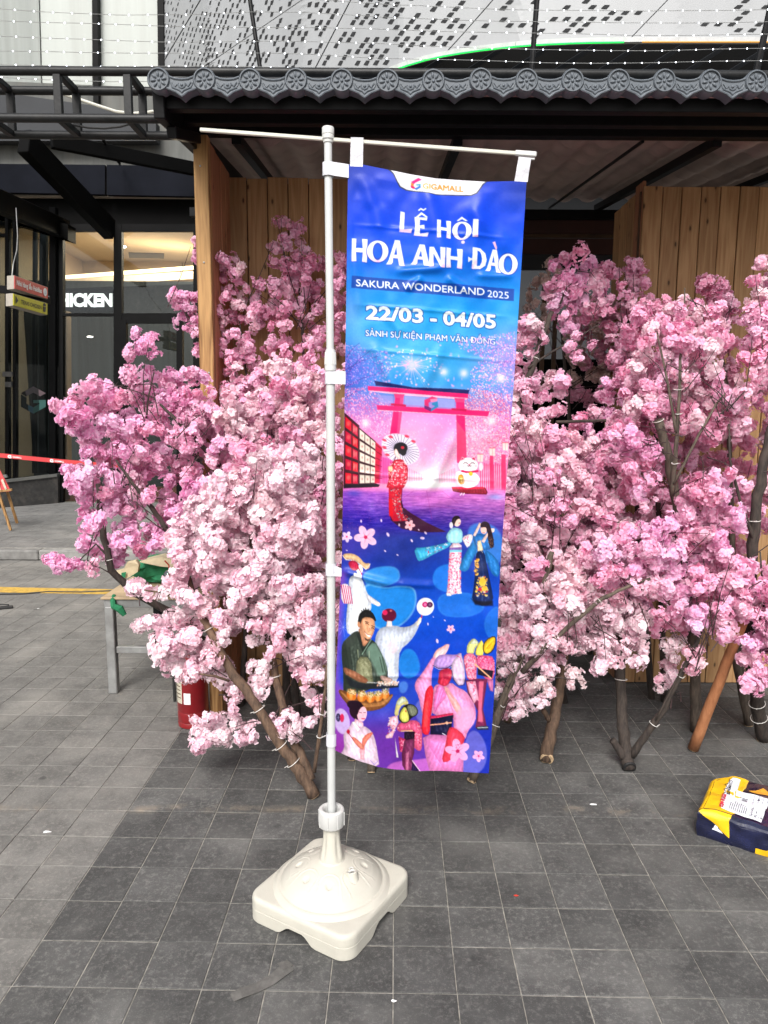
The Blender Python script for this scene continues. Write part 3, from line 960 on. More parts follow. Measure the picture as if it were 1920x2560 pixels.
# ================================================================ THE KIOSK
ki = thing('wooden_kiosk', 'open pine plank kiosk with black steel beams and a grey tiled eave', 'kiosk', (0.3, 4.5, 0))
def plank(c0, c1, y, z0, z1, th=.02, axis='x', mat='pine', name='plank', jog=True):
    mb = MB()
    j = rng.uniform(-.0025, .0025) if jog else 0
    if axis == 'x':
        mb.box(((c0 + c1) / 2, y + j, (z0 + z1) / 2), (abs(c1 - c0) - .0055, th, z1 - z0), bev=.002)
    else:
        mb.box((y + j, (c0 + c1) / 2, (z0 + z1) / 2), (th, abs(c1 - c0) - .0055, z1 - z0), bev=.002)
    return mb.build(name, M[mat], ki)
mb = MB(); mb.box((-.957, 3.99, 1.592), (.076, .06, 3.184), bev=.004); mb.build('corner_post', M['post'], ki)
for (x, z) in ((-.96, 3.03), (-.955, 2.55), (-.945, 1.98), (-.945, 1.62), (-.96, 1.3)):
    mb = MB(); mb.lathe([(.005, 0), (.005, .002), (.0025, .003)], (x, 3.9585, z), 8, mt=Matrix.Rotation(R(90), 3, 'X')); mb.build('screw', M['grey_steel'], ki)
for k in range(4):
    plank(4.025 + k * .118, 4.025 + (k + 1) * .118, -.933, 0, 3.165 - k * .003, axis='y', mat='pine_red')
for k in range(7):
    plank(-.943 + k * .1215, -.943 + (k + 1) * .1215, 4.51, .005, 3.134 + rng.uniform(-.004, .004))
for k in range(13):
    plank(1.556 + k * .1165, 1.556 + (k + 1) * .1165, 4.615, .005, 3.131 + rng.uniform(-.003, .003))
for k in range(4):
    plank(4.63 + k * .135, 4.63 + (k + 1) * .135, 1.566, 0, 3.13 + (.04 if k == 0 else -.004 * k), axis='y', mat='pine_red' if k == 0 else 'pine')
# black steel frame
zr = lambda Y: 3.185 + (Y - 3.35) * .11
def hbeam(Y, y0, y1, name='beam', d=.05, x0=-1.0, x1=3.4):
    zt_, zb_ = W(960, y0, Y).z, W(960, y1, Y).z
    mb = MB(); mb.box(((x0 + x1) / 2, Y, (zt_ + zb_) / 2), (x1 - x0, d, zt_ - zb_), bev=.003); mb.build(name, M['black_steel'], ki)
hbeam(3.46, 246, 281, d=.05)
hbeam(3.74, 288, 315, d=.05)
hbeam(4.03, 319, 343, d=.06)
mb = MB(); mb.beam((-1.0, 3.40, 3.112), (-1.0, 6.3, zr(6.3) - .10), .05, .115, bev=.004); mb.build('rafter', M['black_steel'], ki)
mb = MB(); mb.beam((-.975, 3.5, 3.03), (-.975, 3.98, 3.17), .045, .05, bev=.004); mb.build('brace', M['black_steel'], ki)
for (px_, w) in ((590, .05), (1145, .05), (1608, .016), (1795, .05), (2150, .05)):
    x = W(px_, 345, 4.06).x
    mb = MB(); mb.beam((x, 4.06, zr(4.06) - .065), (x, 6.3, zr(6.3) - .065), w, w, bev=.003); mb.build('rafter', M['black_steel'], ki)
mb = MB(); mb.box((.9, 6.22, zr(6.22) - .13), (5.0, .06, .07), bev=.003); mb.build('beam', M['black_steel'], ki)
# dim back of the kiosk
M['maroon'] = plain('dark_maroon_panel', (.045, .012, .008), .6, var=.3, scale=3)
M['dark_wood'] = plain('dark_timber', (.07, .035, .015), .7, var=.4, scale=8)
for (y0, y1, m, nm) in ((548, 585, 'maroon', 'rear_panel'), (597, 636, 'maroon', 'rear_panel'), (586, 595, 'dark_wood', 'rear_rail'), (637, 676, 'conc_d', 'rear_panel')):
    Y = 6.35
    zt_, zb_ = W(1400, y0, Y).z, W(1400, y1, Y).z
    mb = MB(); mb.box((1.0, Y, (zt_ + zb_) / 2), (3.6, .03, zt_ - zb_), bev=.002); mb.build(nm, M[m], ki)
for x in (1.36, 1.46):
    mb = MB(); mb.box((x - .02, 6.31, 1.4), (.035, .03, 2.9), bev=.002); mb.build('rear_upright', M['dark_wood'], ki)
mb = MB(); mb.box((1.0, 6.42, 1.1), (3.8, .03, 2.25)); mb.build('rear_panel', M['soffit'], ki)  # near-black sheet added to stand for the darkness of the open back
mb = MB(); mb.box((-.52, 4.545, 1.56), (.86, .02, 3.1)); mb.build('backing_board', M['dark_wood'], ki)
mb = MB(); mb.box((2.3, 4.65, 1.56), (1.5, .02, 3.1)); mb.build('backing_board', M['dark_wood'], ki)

# corrugated tile sheet: grey on top, brown underneath
PW = .1975
EX0 = W(395, 197, 3.35)
def sheet(off, x0, x1, Y0, Y1, mat, name):
    nx = int((x1 - x0) / PW * 12)
    ys = []
    Y = Y0
    k = 0
    while Y < Y1:
        ys += [(Y, -.0), (min(Y + .02, Y1), .020), (min(Y + .21, Y1), -.0)]
        Y += .22
    vs, fs = [], []
    for (Y, st) in ys:
        for i in range(nx + 1):
            x = x0 + (x1 - x0) * i / nx
            ph = math.cos(2 * math.pi * (x - EX0.x) / PW)
            z = zr(Y) + .008 + .024 * (ph if ph > 0 else ph * .55) + st * .8 + off
            vs.append((x, Y, z))
    for j in range(len(ys) - 1):
        for i in range(nx):
            a = j * (nx + 1) + i
            fs.append((a, a + 1, a + nx + 2, a + nx + 1))
    mb = MB(); mb.add(vs, fs)
    return mb.build(name, M[mat], ki, smooth='all')
sheet(0, EX0.x - .055, 3.4, 3.375, 6.36, 'tile_grey', 'roof_sheet')
sheet(-.005, EX0.x - .055, 3.4, 3.38, 6.36, 'sheet_under', 'roof_lining')

# moulded eave tile: rosette and pointed shield
em = MB()
em.lathe([(.0490, .066), (.0495, .004), (.047, 0), (.0465, .0022), (.0405, .0026), (.0395, .0052), (.012, .0052)], (0, 0, 0), 28, mt=Matrix.Rotation(R(-90), 3, 'X') @ Matrix.Diagonal((1, 1, 1)))
em.tube([(.043 * math.cos(a), -.001, .043 * math.sin(a)) for a in [i * math.pi / 14 for i in range(29)]], .0032, 6, caps=False)
for k in range(8):
    a = k * math.pi / 4 + .15
    em.ellipsoid((.0235 * math.cos(a), .003, .0235 * math.sin(a)), (.0125, .0052, .0058), 8, 5, mt=Matrix.Rotation(-a, 3, 'Y'))
em.ellipsoid((0, .003, 0), (.0068, .005, .0068), 8, 5)
sh = [(.036, .021), (.052, .012), (.070, .006), (.0987, .003), (.127, .006), (.145, .012), (.161, .021), (.176, -.030), (.150, -.041), (.125, -.050), (.110, -.061), (.0987, -.070), (.087, -.061), (.072, -.050), (.047, -.041), (.021, -.030)]
em.prism([(x, .0055, z) for x, z in sh][::-1], (0, .062, 0))
outl = [(.046, .012), (.070, .0035), (.0987, .001), (.127, .0035), (.151, .012)]
em.tube([(x, .004, z) for x, z in outl], .0042, 6)
em.tube([(x, .004, z) for x, z in [(.034, -.034), (.050, -.040), (.074, -.049), (.088, -.060), (.0987, -.0665), (.109, -.060), (.123, -.049), (.147, -.040), (.163, -.034)]], .0048, 6)
em.tube([(x, .004, z) for x, z in [(.056, -.030), (.074, -.037), (.088, -.042), (.0987, -.052), (.109, -.042), (.123, -.037), (.141, -.030)]], .0032, 5)
em.tube([(x, .004, z) for x, z in [(.082, -.018), (.087, -.029), (.0987, -.034), (.110, -.029), (.115, -.018)]], .0034, 5)
em.ellipsoid((.0987, .004, -.020), (.007, .0045, .0065), 8, 5)
for s_ in (-1, 1):
    em.tube([(.0987 + s_ * x, .004, z) for x, z in [(.014, -.014), (.022, -.020), (.028, -.028), (.036, -.016), (.041, -.010)]], .003, 5)
    em.tube([(.0987 + s_ * x, .004, z) for x, z in [(.048, -.012), (.044, -.024), (.036, -.030)]], .0024, 5)
eme = bpy.data.meshes.new('eave_tile')
eme.from_pydata([tuple(v) for v in em.v], [], em.f)
eme.materials.append(M['tile_grey'])
eme.polygons.foreach_set('use_smooth', [True] * len(eme.polygons))
eme.set_sharp_from_angle(angle=R(40))
for k in range(18):
    zz = EX0.z + (.003 if k >= 7 else 0) + rng.uniform(-.001, .001)
    link('eave_tile', eme, ki, (EX0.x + k * PW + (.006 if k >= 7 else 0), 3.352 - (.006 if k >= 7 else 0) , zz), (0, rng.uniform(-.006, .006), 0))

# ================================================================ THE BANNER STAND
SY = 2.42
SX_, = (W(829, 2140, SY).x,)
st = thing('banner_stand', 'white pole and crossbar rising from a cream square plastic water base', 'banner stand', (SX_, SY, 0))
BR = R(-30.7)
hs, cr = .2185, .056
def rsq(inset, n=12):
    pts = []
    h = hs - inset
    c = max(.004, cr - inset)
    for (cx, cy, a0) in ((h - c, h - c, 0), (-(h - c), h - c, 90), (-(h - c), -(h - c), 180), (h - c, -(h - c), 270)):
        for i in range(n + 1):
            a = R(a0 + 90 * i / n)
            pts.append((cx + c * math.cos(a), cy + c * math.sin(a)))
    out = []
    for i in range(len(pts)):       # fill the straight sides too
        p, q = pts[i], pts[(i + 1) % len(pts)]
        d = math.hypot(q[0] - p[0], q[1] - p[1])
        m = 24 if d > .08 else 1
        for k in range(m):
            out.append((p[0] + (q[0] - p[0]) * k / m, p[1] + (q[1] - p[1]) * k / m))
    return out
def notch(x, y):
    t = min(abs(x), abs(y))
    if max(abs(x), abs(y)) < hs - .05: return 0
    w = .062
    return .034 * (1 - max(0, min(1, (t - w * .55) / (w * .65))) ** 1.0) if t < w * 1.2 else 0
rings = [(.030, .05), (.012, .040), (.010, 0), (.003, 0), (.000, .004), (.0, .046), (.0012, .0475), (.0, .049), (.0, .074), (.0015, .082), (.005, .0875), (.011, .0902), (.018, .0905)]
vs, fs = [], []
nn = len(rsq(0))
for k, (ins, z) in enumerate(rings):
    for (x, y) in rsq(ins):
        zz = z
        if k <= 4:
            zz = max(z, notch(x, y) + (.002 if k == 4 else 0)) if k >= 2 else z
        elif k == 5:
            zz = max(z, notch(x, y) + .006)
        xr2 = x * math.cos(BR) - y * math.sin(BR)
        yr2 = x * math.sin(BR) + y * math.cos(BR)
        vs.append((SX_ + xr2, SY + yr2, zz))
for k in range(len(rings) - 1):
    for i in range(nn):
        j = (i + 1) % nn
        fs.append((k * nn + i, k * nn + j, (k + 1) * nn + j, (k + 1) * nn + i))
fs.append(tuple(range(nn))[::-1])
fs.append(tuple((len(rings) - 1) * nn + i for i in range(nn)))
mb = MB(); mb.add(vs, fs); base = mb.build('base', M['cream_pl'], st, smooth=True)
# dome with embossed arches and dimples
NR, NA = 90, 240
prof = [(.216, .0885), (.212, .0905), (.206, .0955), (.200, .1005), (.193, .1035), (.188, .1035), (.184, .1055), (.180, .1115), (.172, .1205), (.15, .1385), (.12, .1560), (.09, .1690), (.06, .1780), (.047, .1810), (.044, .1860), (.040, .1862)]
pr = np.array([p[0] for p in prof])[::-1]; pz = np.array([p[1] for p in prof])[::-1]
vs, fs = [], []
A0 = R(-90)
for i in range(NR + 1):
    r = .216 + (.040 - .216) * i / NR
    for j in range(NA):
        th = 2 * math.pi * j / NA
        z = float(np.interp(r, pr, pz))
        k = round((th - A0) / (math.pi / 4))
        dth = th - A0 - k * math.pi / 4
        a = r * math.sin(dth)
        b_ = .118 - r * math.cos(dth)
        if .05 < r < .178:
            z -= .0065 * math.exp(-((a * a + b_ * b_) / .0115 ** 2) ** 2)
            d = (math.hypot(a, b_ + .0) - .040) if b_ > 0 else (abs(a) - .040 + .12 * b_)
            if b_ > -.042:
                z += .0015 * math.exp(-(d / .0024) ** 2) - .0009 * math.exp(-((d + .004) / .003) ** 2)
        vs.append((SX_ + r * math.cos(th), SY + r * math.sin(th), z))
for i in range(NR):
    for j in range(NA):
        j2 = (j + 1) % NA
        fs.append((i * NA + j, i * NA + j2, (i + 1) * NA + j2, (i + 1) * NA + j))
fs.append(tuple(NR * NA + j for j in range(NA)))
mb = MB(); mb.add(vs, fs); mb.build('dome', M['cream_smooth'], base, smooth=True)
# filler spout with its cap
sa_ = R(-42)
sc0 = Vector((SX_ + .112 * math.cos(sa_), SY + .112 * math.sin(sa_), .13))
mt_ = Matrix.Rotation(R(-12), 3, Vector((-math.sin(sa_), math.cos(sa_), 0)))
mb = MB(); mb.lathe([(.030, -.012), (.022, .012), (.0195, .040), (.0195, .049), (.0175, .051), (.0150, .0505), (.0140, .046)], sc0, 32, mt=mt_); mb.build('filler_spout', M['cream_smooth'], base, smooth=True)
mb = MB(); mb.lathe([(.0135, .044), (.0142, .0475), (.0120, .0485), (.0105, .0460)], sc0, 24, mt=mt_)
mb.tube([sc0 + mt_ @ Vector((.013 * math.cos(a) * .5 - .002, .014 + .006 * math.sin(a), .054)) for a in [i * .6 for i in range(8)]], .0022, 6)
mb.build('plug', M['white_pl'], base, smooth=True)
# fluted neck
NN = 64
vs, fs = [], []
pz_ = [(.178, .043, 0), (.188, .0425, .0), (.20, .0405, .10), (.225, .036, .16), (.255, .0315, .14), (.285, .0295, .06), (.318, .029, 0)]
for (z, r, fl) in pz_:
    for j in range(NN):
        th = 2 * math.pi * j / NN
        q = r * (1 - fl * max(0, math.cos(4 * (th - A0) + math.pi)) ** 2)
        vs.append((SX_ + q * math.cos(th), SY + q * math.sin(th), z))
for i in range(len(pz_) - 1):
    for j in range(NN):
        j2 = (j + 1) % NN
        fs.append((i * NN + j, i * NN + j2, (i + 1) * NN + j2, (i + 1) * NN + j))
mb = MB(); mb.add(vs, fs); mb.build('neck', M['cream_smooth'], st, smooth=True)
mb = MB(); mb.lathe([(.030, .312), (.044, .314), (.0465, .319), (.0470, .366), (.0455, .374), (.041, .378), (.033, .378), (.0300, .374), (.0275, .366), (.0265, .33), (.0165, .33)], (SX_, SY, 0), 48)
for k in range(8):
    a = k * math.pi / 4 - .2
    mb.box((SX_ + .0472 * math.cos(a), SY + .0472 * math.sin(a), .343), (.004, .004, .050), (0, 0, a), bev=.001)
mb.build('clamp_nut', M['white_pl'], st, smooth=True)
def PX(y):      # the pole's centre line
    x = float(np.interp(y, [340, 960, 2060], [820, 826.5, 829]))
    return W(x, y, SY)
mb = MB(); mb.tube([PX(2075), PX(1500), PX(905)], .0148, 20); mb.build('lower_pole', M['white_metal'], st, smooth=True)
mb = MB(); mb.tube([PX(900), PX(600), PX(340)], .0126, 20); mb.build('upper_pole', M['white_metal'], st, smooth=True)
p0, p1 = PX(928), PX(874)
h_ = (p1 - p0).length
mb = MB(); mb.lathe([(.0150, 0), (.0192, .001), (.0195, h_ * .18), (.0188, h_ * .22), (.0190, h_ * .26), (.0165, h_ * .93), (.0150, h_), (.0127, h_)], p0, 28)
for k in range(20):
    a = k * math.pi / 10
    mb.beam(p0 + Vector((.0187 * math.cos(a), .0187 * math.sin(a), h_ * .3)), p0 + Vector((.0168 * math.cos(a), .0168 * math.sin(a), h_ * .88)), .0022, .0022)
mb.build('coupler', M['white_pl'], st, smooth=True)
p0, p1 = PX(358), PX(317)
h_ = (p1 - p0).length
mb = MB(); mb.lathe([(.0128, 0), (.0155, .001), (.0158, h_ * .16), (.0190, h_ * .24), (.0190, h_ * .44), (.0178, h_ * .47), (.0178, h_ * .50), (.0190, h_ * .53), (.0190, h_ * .9), (.0170, h_ * .97), (.012, h_), (.001, h_ * 1.01)], p0, 28); mb.build('end_cap', M['white_pl'], st, smooth=True)
def RX(x):      # the crossbar's line
    return W(x, 324.5 + (x - 500) * .0748, SY)
mb = MB(); mb.beam(RX(500), RX(1312), .010, .0115, bev=.002); mb.build('crossbar', M['ivory'], st)
mb = MB(); mb.beam(RX(1287) + Vector((0, 0, .001)), RX(1341) + Vector((0, 0, .001)), .014, .0165, bev=.003)
mb.beam(RX(1296) + Vector((0, 0, -.012)), RX(1337) + Vector((0, 0, -.013)), .006, .006, bev=.002); mb.build('end_clip', M['white_pl'], st)

# ---------------------------------------------------------------- the printed banner
ban = thing('banner', 'tall blue and pink cherry blossom festival banner hanging from the white stand', 'banner', W(1050, 1900, SY))
LEFT = ([412, 900, 1400, 1700, 1870], [870.4, 863.5, 854.5, 839.5, 827])
RIGHT = ([454, 900, 1400, 1700, 1928], [1316, 1288, 1250.5, 1236, 1220.5])
def bpx(u, v):
    yl = 412 + (1870 - 412) * v; yr = 454 + (1928 - 454) * v
    xl_ = np.interp(yl, *LEFT); xr2 = np.interp(yr, *RIGHT)
    x = xl_ + (xr2 - xl_) * u
    y = yl + (yr - yl) * u
    tc_ = np.interp(u, [0, .08, .23, .35, .49, .63, .77, .9, 1], [0, -3, 4, 10, 14.5, 13, 11, 4, 0])
    bc_ = np.interp(u, [0, .15, .30, .42, .57, .75, .9, 1], [0, 14, 26, 29, 27, 16, 6, 0])
    y = y + tc_ * (1 - v) ** 3 + bc_ * v ** 3
    return x, y
NU, NV = 330, 1010
uu, vv = np.meshgrid(np.linspace(0, 1, NU), np.linspace(0, 1, NV))
bx, by = bpx(uu, vv)
S_, C_ = math.sin(ROLL), math.cos(ROLL)
dx, dy = bx - 960, by - 1280
rx_ = (C_ * dx + S_ * dy) / FPX
ru_ = -(-S_ * dx + C_ * dy) / FPX
dY = math.cos(PITCH) + ru_ * math.sin(PITCH)
dZ = ru_ * math.cos(PITCH) - math.sin(PITCH)
wx, wy, wz = rx_ / dY * SY, np.full_like(rx_, SY), HC + dZ / dY * SY
def crease(x0, y0, x1, y1, amp, wid, side=0):
    """a fold along a line given on the cloth (photo units), pushing it towards or away from us"""
    L_ = math.hypot(x1 - x0, y1 - y0)
    tx, ty = (x1 - x0) / L_, (y1 - y0) / L_
    s_ = (bx - x0) * tx + (by - y0) * ty
    d = -(bx - x0) * ty + (by - y0) * tx
    env = np.clip(s_ / (L_ * .25), 0, 1) * np.clip((L_ - s_) / (L_ * .25), 0, 1)
    env = env * env * (3 - 2 * env)
    prof_ = np.exp(-(d / wid) ** 2) if side == 0 else np.exp(-np.abs(d) / wid) * np.where(d * side > 0, 1, .35)
    return amp * env * prof_
disp = np.zeros_like(bx)
disp += .013 * np.sin((bx - 870) * .018 + by * .0022) * np.clip((by - 500) / 700, 0, 1)
for a in [(1060, 440, 1120, 700, .008, 26), (1210, 460, 1170, 690, .006, 22), (900, 430, 960, 600, .004, 18), (980, 680, 1120, 672, .006, 10), (1060, 690, 1010, 730, .005, 9), (1110, 690, 1180, 735, .005, 10), (1180, 690, 1290, 690, .004, 9),
          (930, 850, 1000, 1000, .006, 14), (1010, 840, 960, 780, .004, 12), (1120, 840, 1040, 1000, .005, 18), (1150, 1060, 1060, 1250, .008, 16), (950, 1050, 1000, 1320, .005, 22), (920, 1230, 950, 1420, .006, 22),
          (1000, 1290, 1180, 1220, .004, 16), (830, 1420, 1000, 1462, .007, 9), (980, 1455, 1100, 1465, .005, 9), (860, 1560, 900, 1800, .006, 20), (1180, 1400, 1230, 1600, .005, 18), (1060, 1600, 1120, 1900, .006, 26), (960, 1760, 1000, 1915, .006, 24), (1150, 1700, 1130, 1920, .005, 22),
          (1240, 900, 1210, 1150, .004, 20), (880, 620, 900, 800, .004, 16), (1150, 500, 1290, 640, .004, 20), (850, 1680, 1230, 1700, .0025, 6), (862, 870, 1288, 905, .002, 5), (860, 560, 1300, 600, .0015, 5), (866, 760, 1296, 795, .002, 5), (850, 1180, 1270, 1205, .002, 5)]:
    disp -= crease(*a) * 1.7
def vnoise(x, y, s_, seed=0):
    """smooth value noise"""
    r = np.random.RandomState(seed)
    T = r.rand(64, 64)
    xs, ys = x / s_, y / s_
    xi, yi = np.floor(xs).astype(int), np.floor(ys).astype(int)
    fx_, fy_ = xs - xi, ys - yi
    fx_ = fx_ * fx_ * (3 - 2 * fx_); fy_ = fy_ * fy_ * (3 - 2 * fy_)
    g_ = lambda i, j: T[i % 64, j % 64]
    return (g_(yi, xi) * (1 - fx_) + g_(yi, xi + 1) * fx_) * (1 - fy_) + (g_(yi + 1, xi) * (1 - fx_) + g_(yi + 1, xi + 1) * fx_) * fy_
disp += .007 * (vnoise(bx, by, 70, 3) - .5) + .004 * (vnoise(bx, by, 28, 4) - .5)
disp *= np.clip(uu / .04, 0, 1) * np.clip(vv / .02, .15, 1)
wy = wy + disp - .004
# ---- the print, painted stroke by stroke on a canvas measured in the photograph's units
CX0, CY0, CW, CH = 812, 396, 524, 1548
cv = np.zeros((CH, CW, 3))
YY, XX = np.mgrid[0:CH, 0:CW].astype(float)
XX += CX0 + .5; YY += CY0 + .5
TG = {'A': (780, 300, 2.765), 'B': (780, 850, 2.765), 'C': (780, 1250, 3.19), 'D': (780, 1600, 3.19), 'E': (860, 1080, 3.456), 'H': (840, 1780, 3.606)}
def tp(tg, p):
    a = TG[tg]
    return (a[0] + p[0] / a[2], a[1] + p[1] / a[2])
def win(x0, y0, x1, y1):
    i0, i1 = max(0, int(y0 - CY0)), min(CH, int(y1 - CY0) + 2)
    j0, j1 = max(0, int(x0 - CX0)), min(CW, int(x1 - CX0) + 2)
    return slice(i0, max(i0, i1)), slice(j0, max(j0, j1))
def put(sl, mask, c, a=1.0):
    m = (np.clip(mask, 0, 1) * a)[..., None]
    cv[sl] = cv[sl] * (1 - m) + np.array(c, float) * m
def pmask(P, X, Y, soft=.8):
    P = np.array(P, float)
    n = len(P)
    ins = np.zeros(X.shape, bool)
    dm = np.full(X.shape, 1e9)
    for i in range(n):
        x0, y0 = P[i]; x1, y1 = P[(i + 1) % n]
        if y0 != y1:
            c = ((y0 > Y) != (y1 > Y)) & (X < (x1 - x0) * (Y - y0) / (y1 - y0) + x0)
            ins ^= c
        ex, ey = x1 - x0, y1 - y0
        l2 = ex * ex + ey * ey + 1e-9
        t_ = np.clip(((X - x0) * ex + (Y - y0) * ey) / l2, 0, 1)
        dm = np.minimum(dm, (X - x0 - t_ * ex) ** 2 + (Y - y0 - t_ * ey) ** 2)
    d = np.sqrt(dm)
    d = np.where(ins, d, -d)
    return np.clip(.5 + d / (2 * soft), 0, 1)
def smooth_pts(P, it=1):
    for _ in range(it):
        q = []
        for i in range(len(P)):
            a, b = P[i], P[(i + 1) % len(P)]
            q.append((a[0] * .75 + b[0] * .25, a[1] * .75 + b[1] * .25))
            q.append((a[0] * .25 + b[0] * .75, a[1] * .25 + b[1] * .75))
        P = q
    return P
def poly(tg, P, c, a=1.0, soft=.7, rnd=0):
    P = [tp(tg, p) for p in P]
    if rnd: P = smooth_pts(P, rnd)
    xs = [p[0] for p in P]; ys = [p[1] for p in P]
    sl = win(min(xs) - 2 * soft, min(ys) - 2 * soft, max(xs) + 2 * soft, max(ys) + 2 * soft)
    wd_, hg_ = max(xs) - min(xs), max(ys) - min(ys)
    if soft <= 1 and min(wd_, hg_) > 7 and (tg in 'CDEH' or (tg == 'B' and rnd)) and a > .55:
        # printed photograph of cloth: rounded body, folds running down it
        X, Y = XX[sl], YY[sl]
        d_ = pmask(P, X, Y, max(3.0, min(wd_, hg_) * .22))
        lt = pmask(P, X + min(wd_, hg_) * .10, Y + min(wd_, hg_) * .06, max(3.0, min(wd_, hg_) * .22))
        an_ = ar.uniform(-.5, .5)
        u_ = X * math.cos(an_) + Y * math.sin(an_)
        fo = np.sin(u_ * (1.0 if min(wd_, hg_) < 30 else .62) + 5 * vnoise(X, Y, 14, int(xs[0]) % 50)) * (.4 + vnoise(X, Y, 9, 5))
        f2_ = vnoise(X, Y, 4, 6) - .5
        k_ = (.66 + .42 * np.clip(d_ * 1.35 - .35, 0, 1)) * (1 + .05 * fo + .12 * f2_) + .16 * (d_ - lt)
        col_ = np.array(c, float)
        q_ = col_ * k_[..., None]
        q_ = np.clip(q_ + (255 - q_) * np.clip(k_ - 1.06, 0, .4)[..., None], 0, 255)
        m = (pmask(P, X, Y, soft) * a)[..., None]
        cv[sl] = cv[sl] * (1 - m) + q_ * m
        return
    put(sl, pmask(P, XX[sl], YY[sl], soft), c, a)
def ell(tg, cx, cy, rx, ry, c, a=1.0, soft=.7, rot=0.0):
    k = TG[tg][2]
    cx, cy = tp(tg, (cx, cy)); rx /= k; ry /= k
    m_ = max(rx, ry) + 2 * soft
    sl = win(cx - m_, cy - m_, cx + m_, cy + m_)
    X, Y = XX[sl] - cx, YY[sl] - cy
    cr_, sr_ = math.cos(R(rot)), math.sin(R(rot))
    x, y = X * cr_ + Y * sr_, -X * sr_ + Y * cr_
    q = np.sqrt((x / rx) ** 2 + (y / ry) ** 2)
    put(sl, .5 + (1 - q) * min(rx, ry) / (2 * soft), c, a)
def glow(tg, cx, cy, rx, ry, c, a=1.0):
    k = TG[tg][2]
    cx, cy = tp(tg, (cx, cy)); rx /= k; ry /= k
    sl = win(cx - rx * 2.4, cy - ry * 2.4, cx + rx * 2.4, cy + ry * 2.4)
    q = ((XX[sl] - cx) / rx) ** 2 + ((YY[sl] - cy) / ry) ** 2
    put(sl, np.exp(-q), c, a)
def line(tg, P, w, c, a=1.0, w1=None):
    P = [tp(tg, p) for p in P]
    w /= 2 * TG[tg][2]
    w1 = w if w1 is None else w1 / (2 * TG[tg][2])
    n = len(P) - 1
    for i in range(n):
        (x0, y0), (x1, y1) = P[i], P[i + 1]
        sl = win(min(x0, x1) - w - 2, min(y0, y1) - w - 2, max(x0, x1) + w + 2, max(y0, y1) + w + 2)
        X, Y = XX[sl], YY[sl]
        ex, ey = x1 - x0, y1 - y0
        t_ = np.clip(((X - x0) * ex + (Y - y0) * ey) / (ex * ex + ey * ey + 1e-9), 0, 1)
        d = np.sqrt((X - x0 - t_ * ex) ** 2 + (Y - y0 - t_ * ey) ** 2)
        ww = w + (w1 - w) * (i + t_) / n
        put(sl, ww - d + .5, c, a)
ar = random.Random(11)
def inpoly(P, x, y):
    ins = False
    for i in range(len(P)):
        (x0, y0), (x1, y1) = P[i], P[(i + 1) % len(P)]
        if (y0 > y) != (y1 > y) and x < (x1 - x0) * (y - y0) / (y1 - y0) + x0:
            ins = not ins
    return ins
def dots(tg, P, n, r0, r1, cols, a=.8, soft=.6):
    Q = [tp(tg, p) for p in P]
    xs = [p[0] for p in Q]; ys = [p[1] for p in Q]
    k = 0
    while k < n:
        x, y = ar.uniform(min(xs), max(xs)), ar.uniform(min(ys), max(ys))
        k += 1
        if not inpoly(Q, x, y): continue
        r = ar.uniform(r0, r1)
        sl = win(x - r - 1, y - r - 1, x + r + 1, y + r + 1)
        d = np.sqrt((XX[sl] - x) ** 2 + (YY[sl] - y) ** 2)
        put(sl, .5 + (r - d) / (2 * soft), ar.choice(cols), a * ar.uniform(.6, 1))
def mapcv(tg, P, fn, soft=1.0, a=1.0):
    """fill a shape with fn(X,Y)->colour field"""
    Q = [tp(tg, p) for p in P]
    xs = [p[0] for p in Q]; ys = [p[1] for p in Q]
    sl = win(min(xs) - 2, min(ys) - 2, max(xs) + 2, max(ys) + 2)
    m = (pmask(Q, XX[sl], YY[sl], soft) * a)[..., None]
    cv[sl] = cv[sl] * (1 - m) + fn(XX[sl], YY[sl]) * m
def tri_raster(v, f, W_, H_):
    m = np.zeros((H_, W_))
    for t_ in f:
        a, b, c = v[t_[0]], v[t_[1]], v[t_[2]]
        j0, j1 = int(max(0, min(a[0], b[0], c[0]) - 1)), int(min(W_, max(a[0], b[0], c[0]) + 2))
        i0, i1 = int(max(0, min(a[1], b[1], c[1]) - 1)), int(min(H_, max(a[1], b[1], c[1]) + 2))
        if j1 <= j0 or i1 <= i0: continue
        y, x = np.mgrid[i0:i1, j0:j1] + .5
        den = (b[1] - c[1]) * (a[0] - c[0]) + (c[0] - b[0]) * (a[1] - c[1])
        if abs(den) < 1e-9: continue
        l0 = ((b[1] - c[1]) * (x - c[0]) + (c[0] - b[0]) * (y - c[1])) / den
        l1 = ((c[1] - a[1]) * (x - c[0]) + (a[0] - c[0]) * (y - c[1])) / den
        m[i0:i1, j0:j1] = np.maximum(m[i0:i1, j0:j1], (l0 >= -1e-3) & (l1 >= -1e-3) & (l0 + l1 <= 1.001))
    return m
def dil(m, r):
    o = m.copy()
    H_, W_ = m.shape
    for i in range(-r, r + 1):
        for j in range(-r, r + 1):
            if i * i + j * j <= r * r + 1:
                s_ = np.zeros_like(m)
                s_[max(0, i):H_ + min(0, i), max(0, j):W_ + min(0, j)] = m[max(0, -i):H_ + min(0, -i), max(0, -j):W_ + min(0, -j)]
                o = np.maximum(o, s_)
    return o
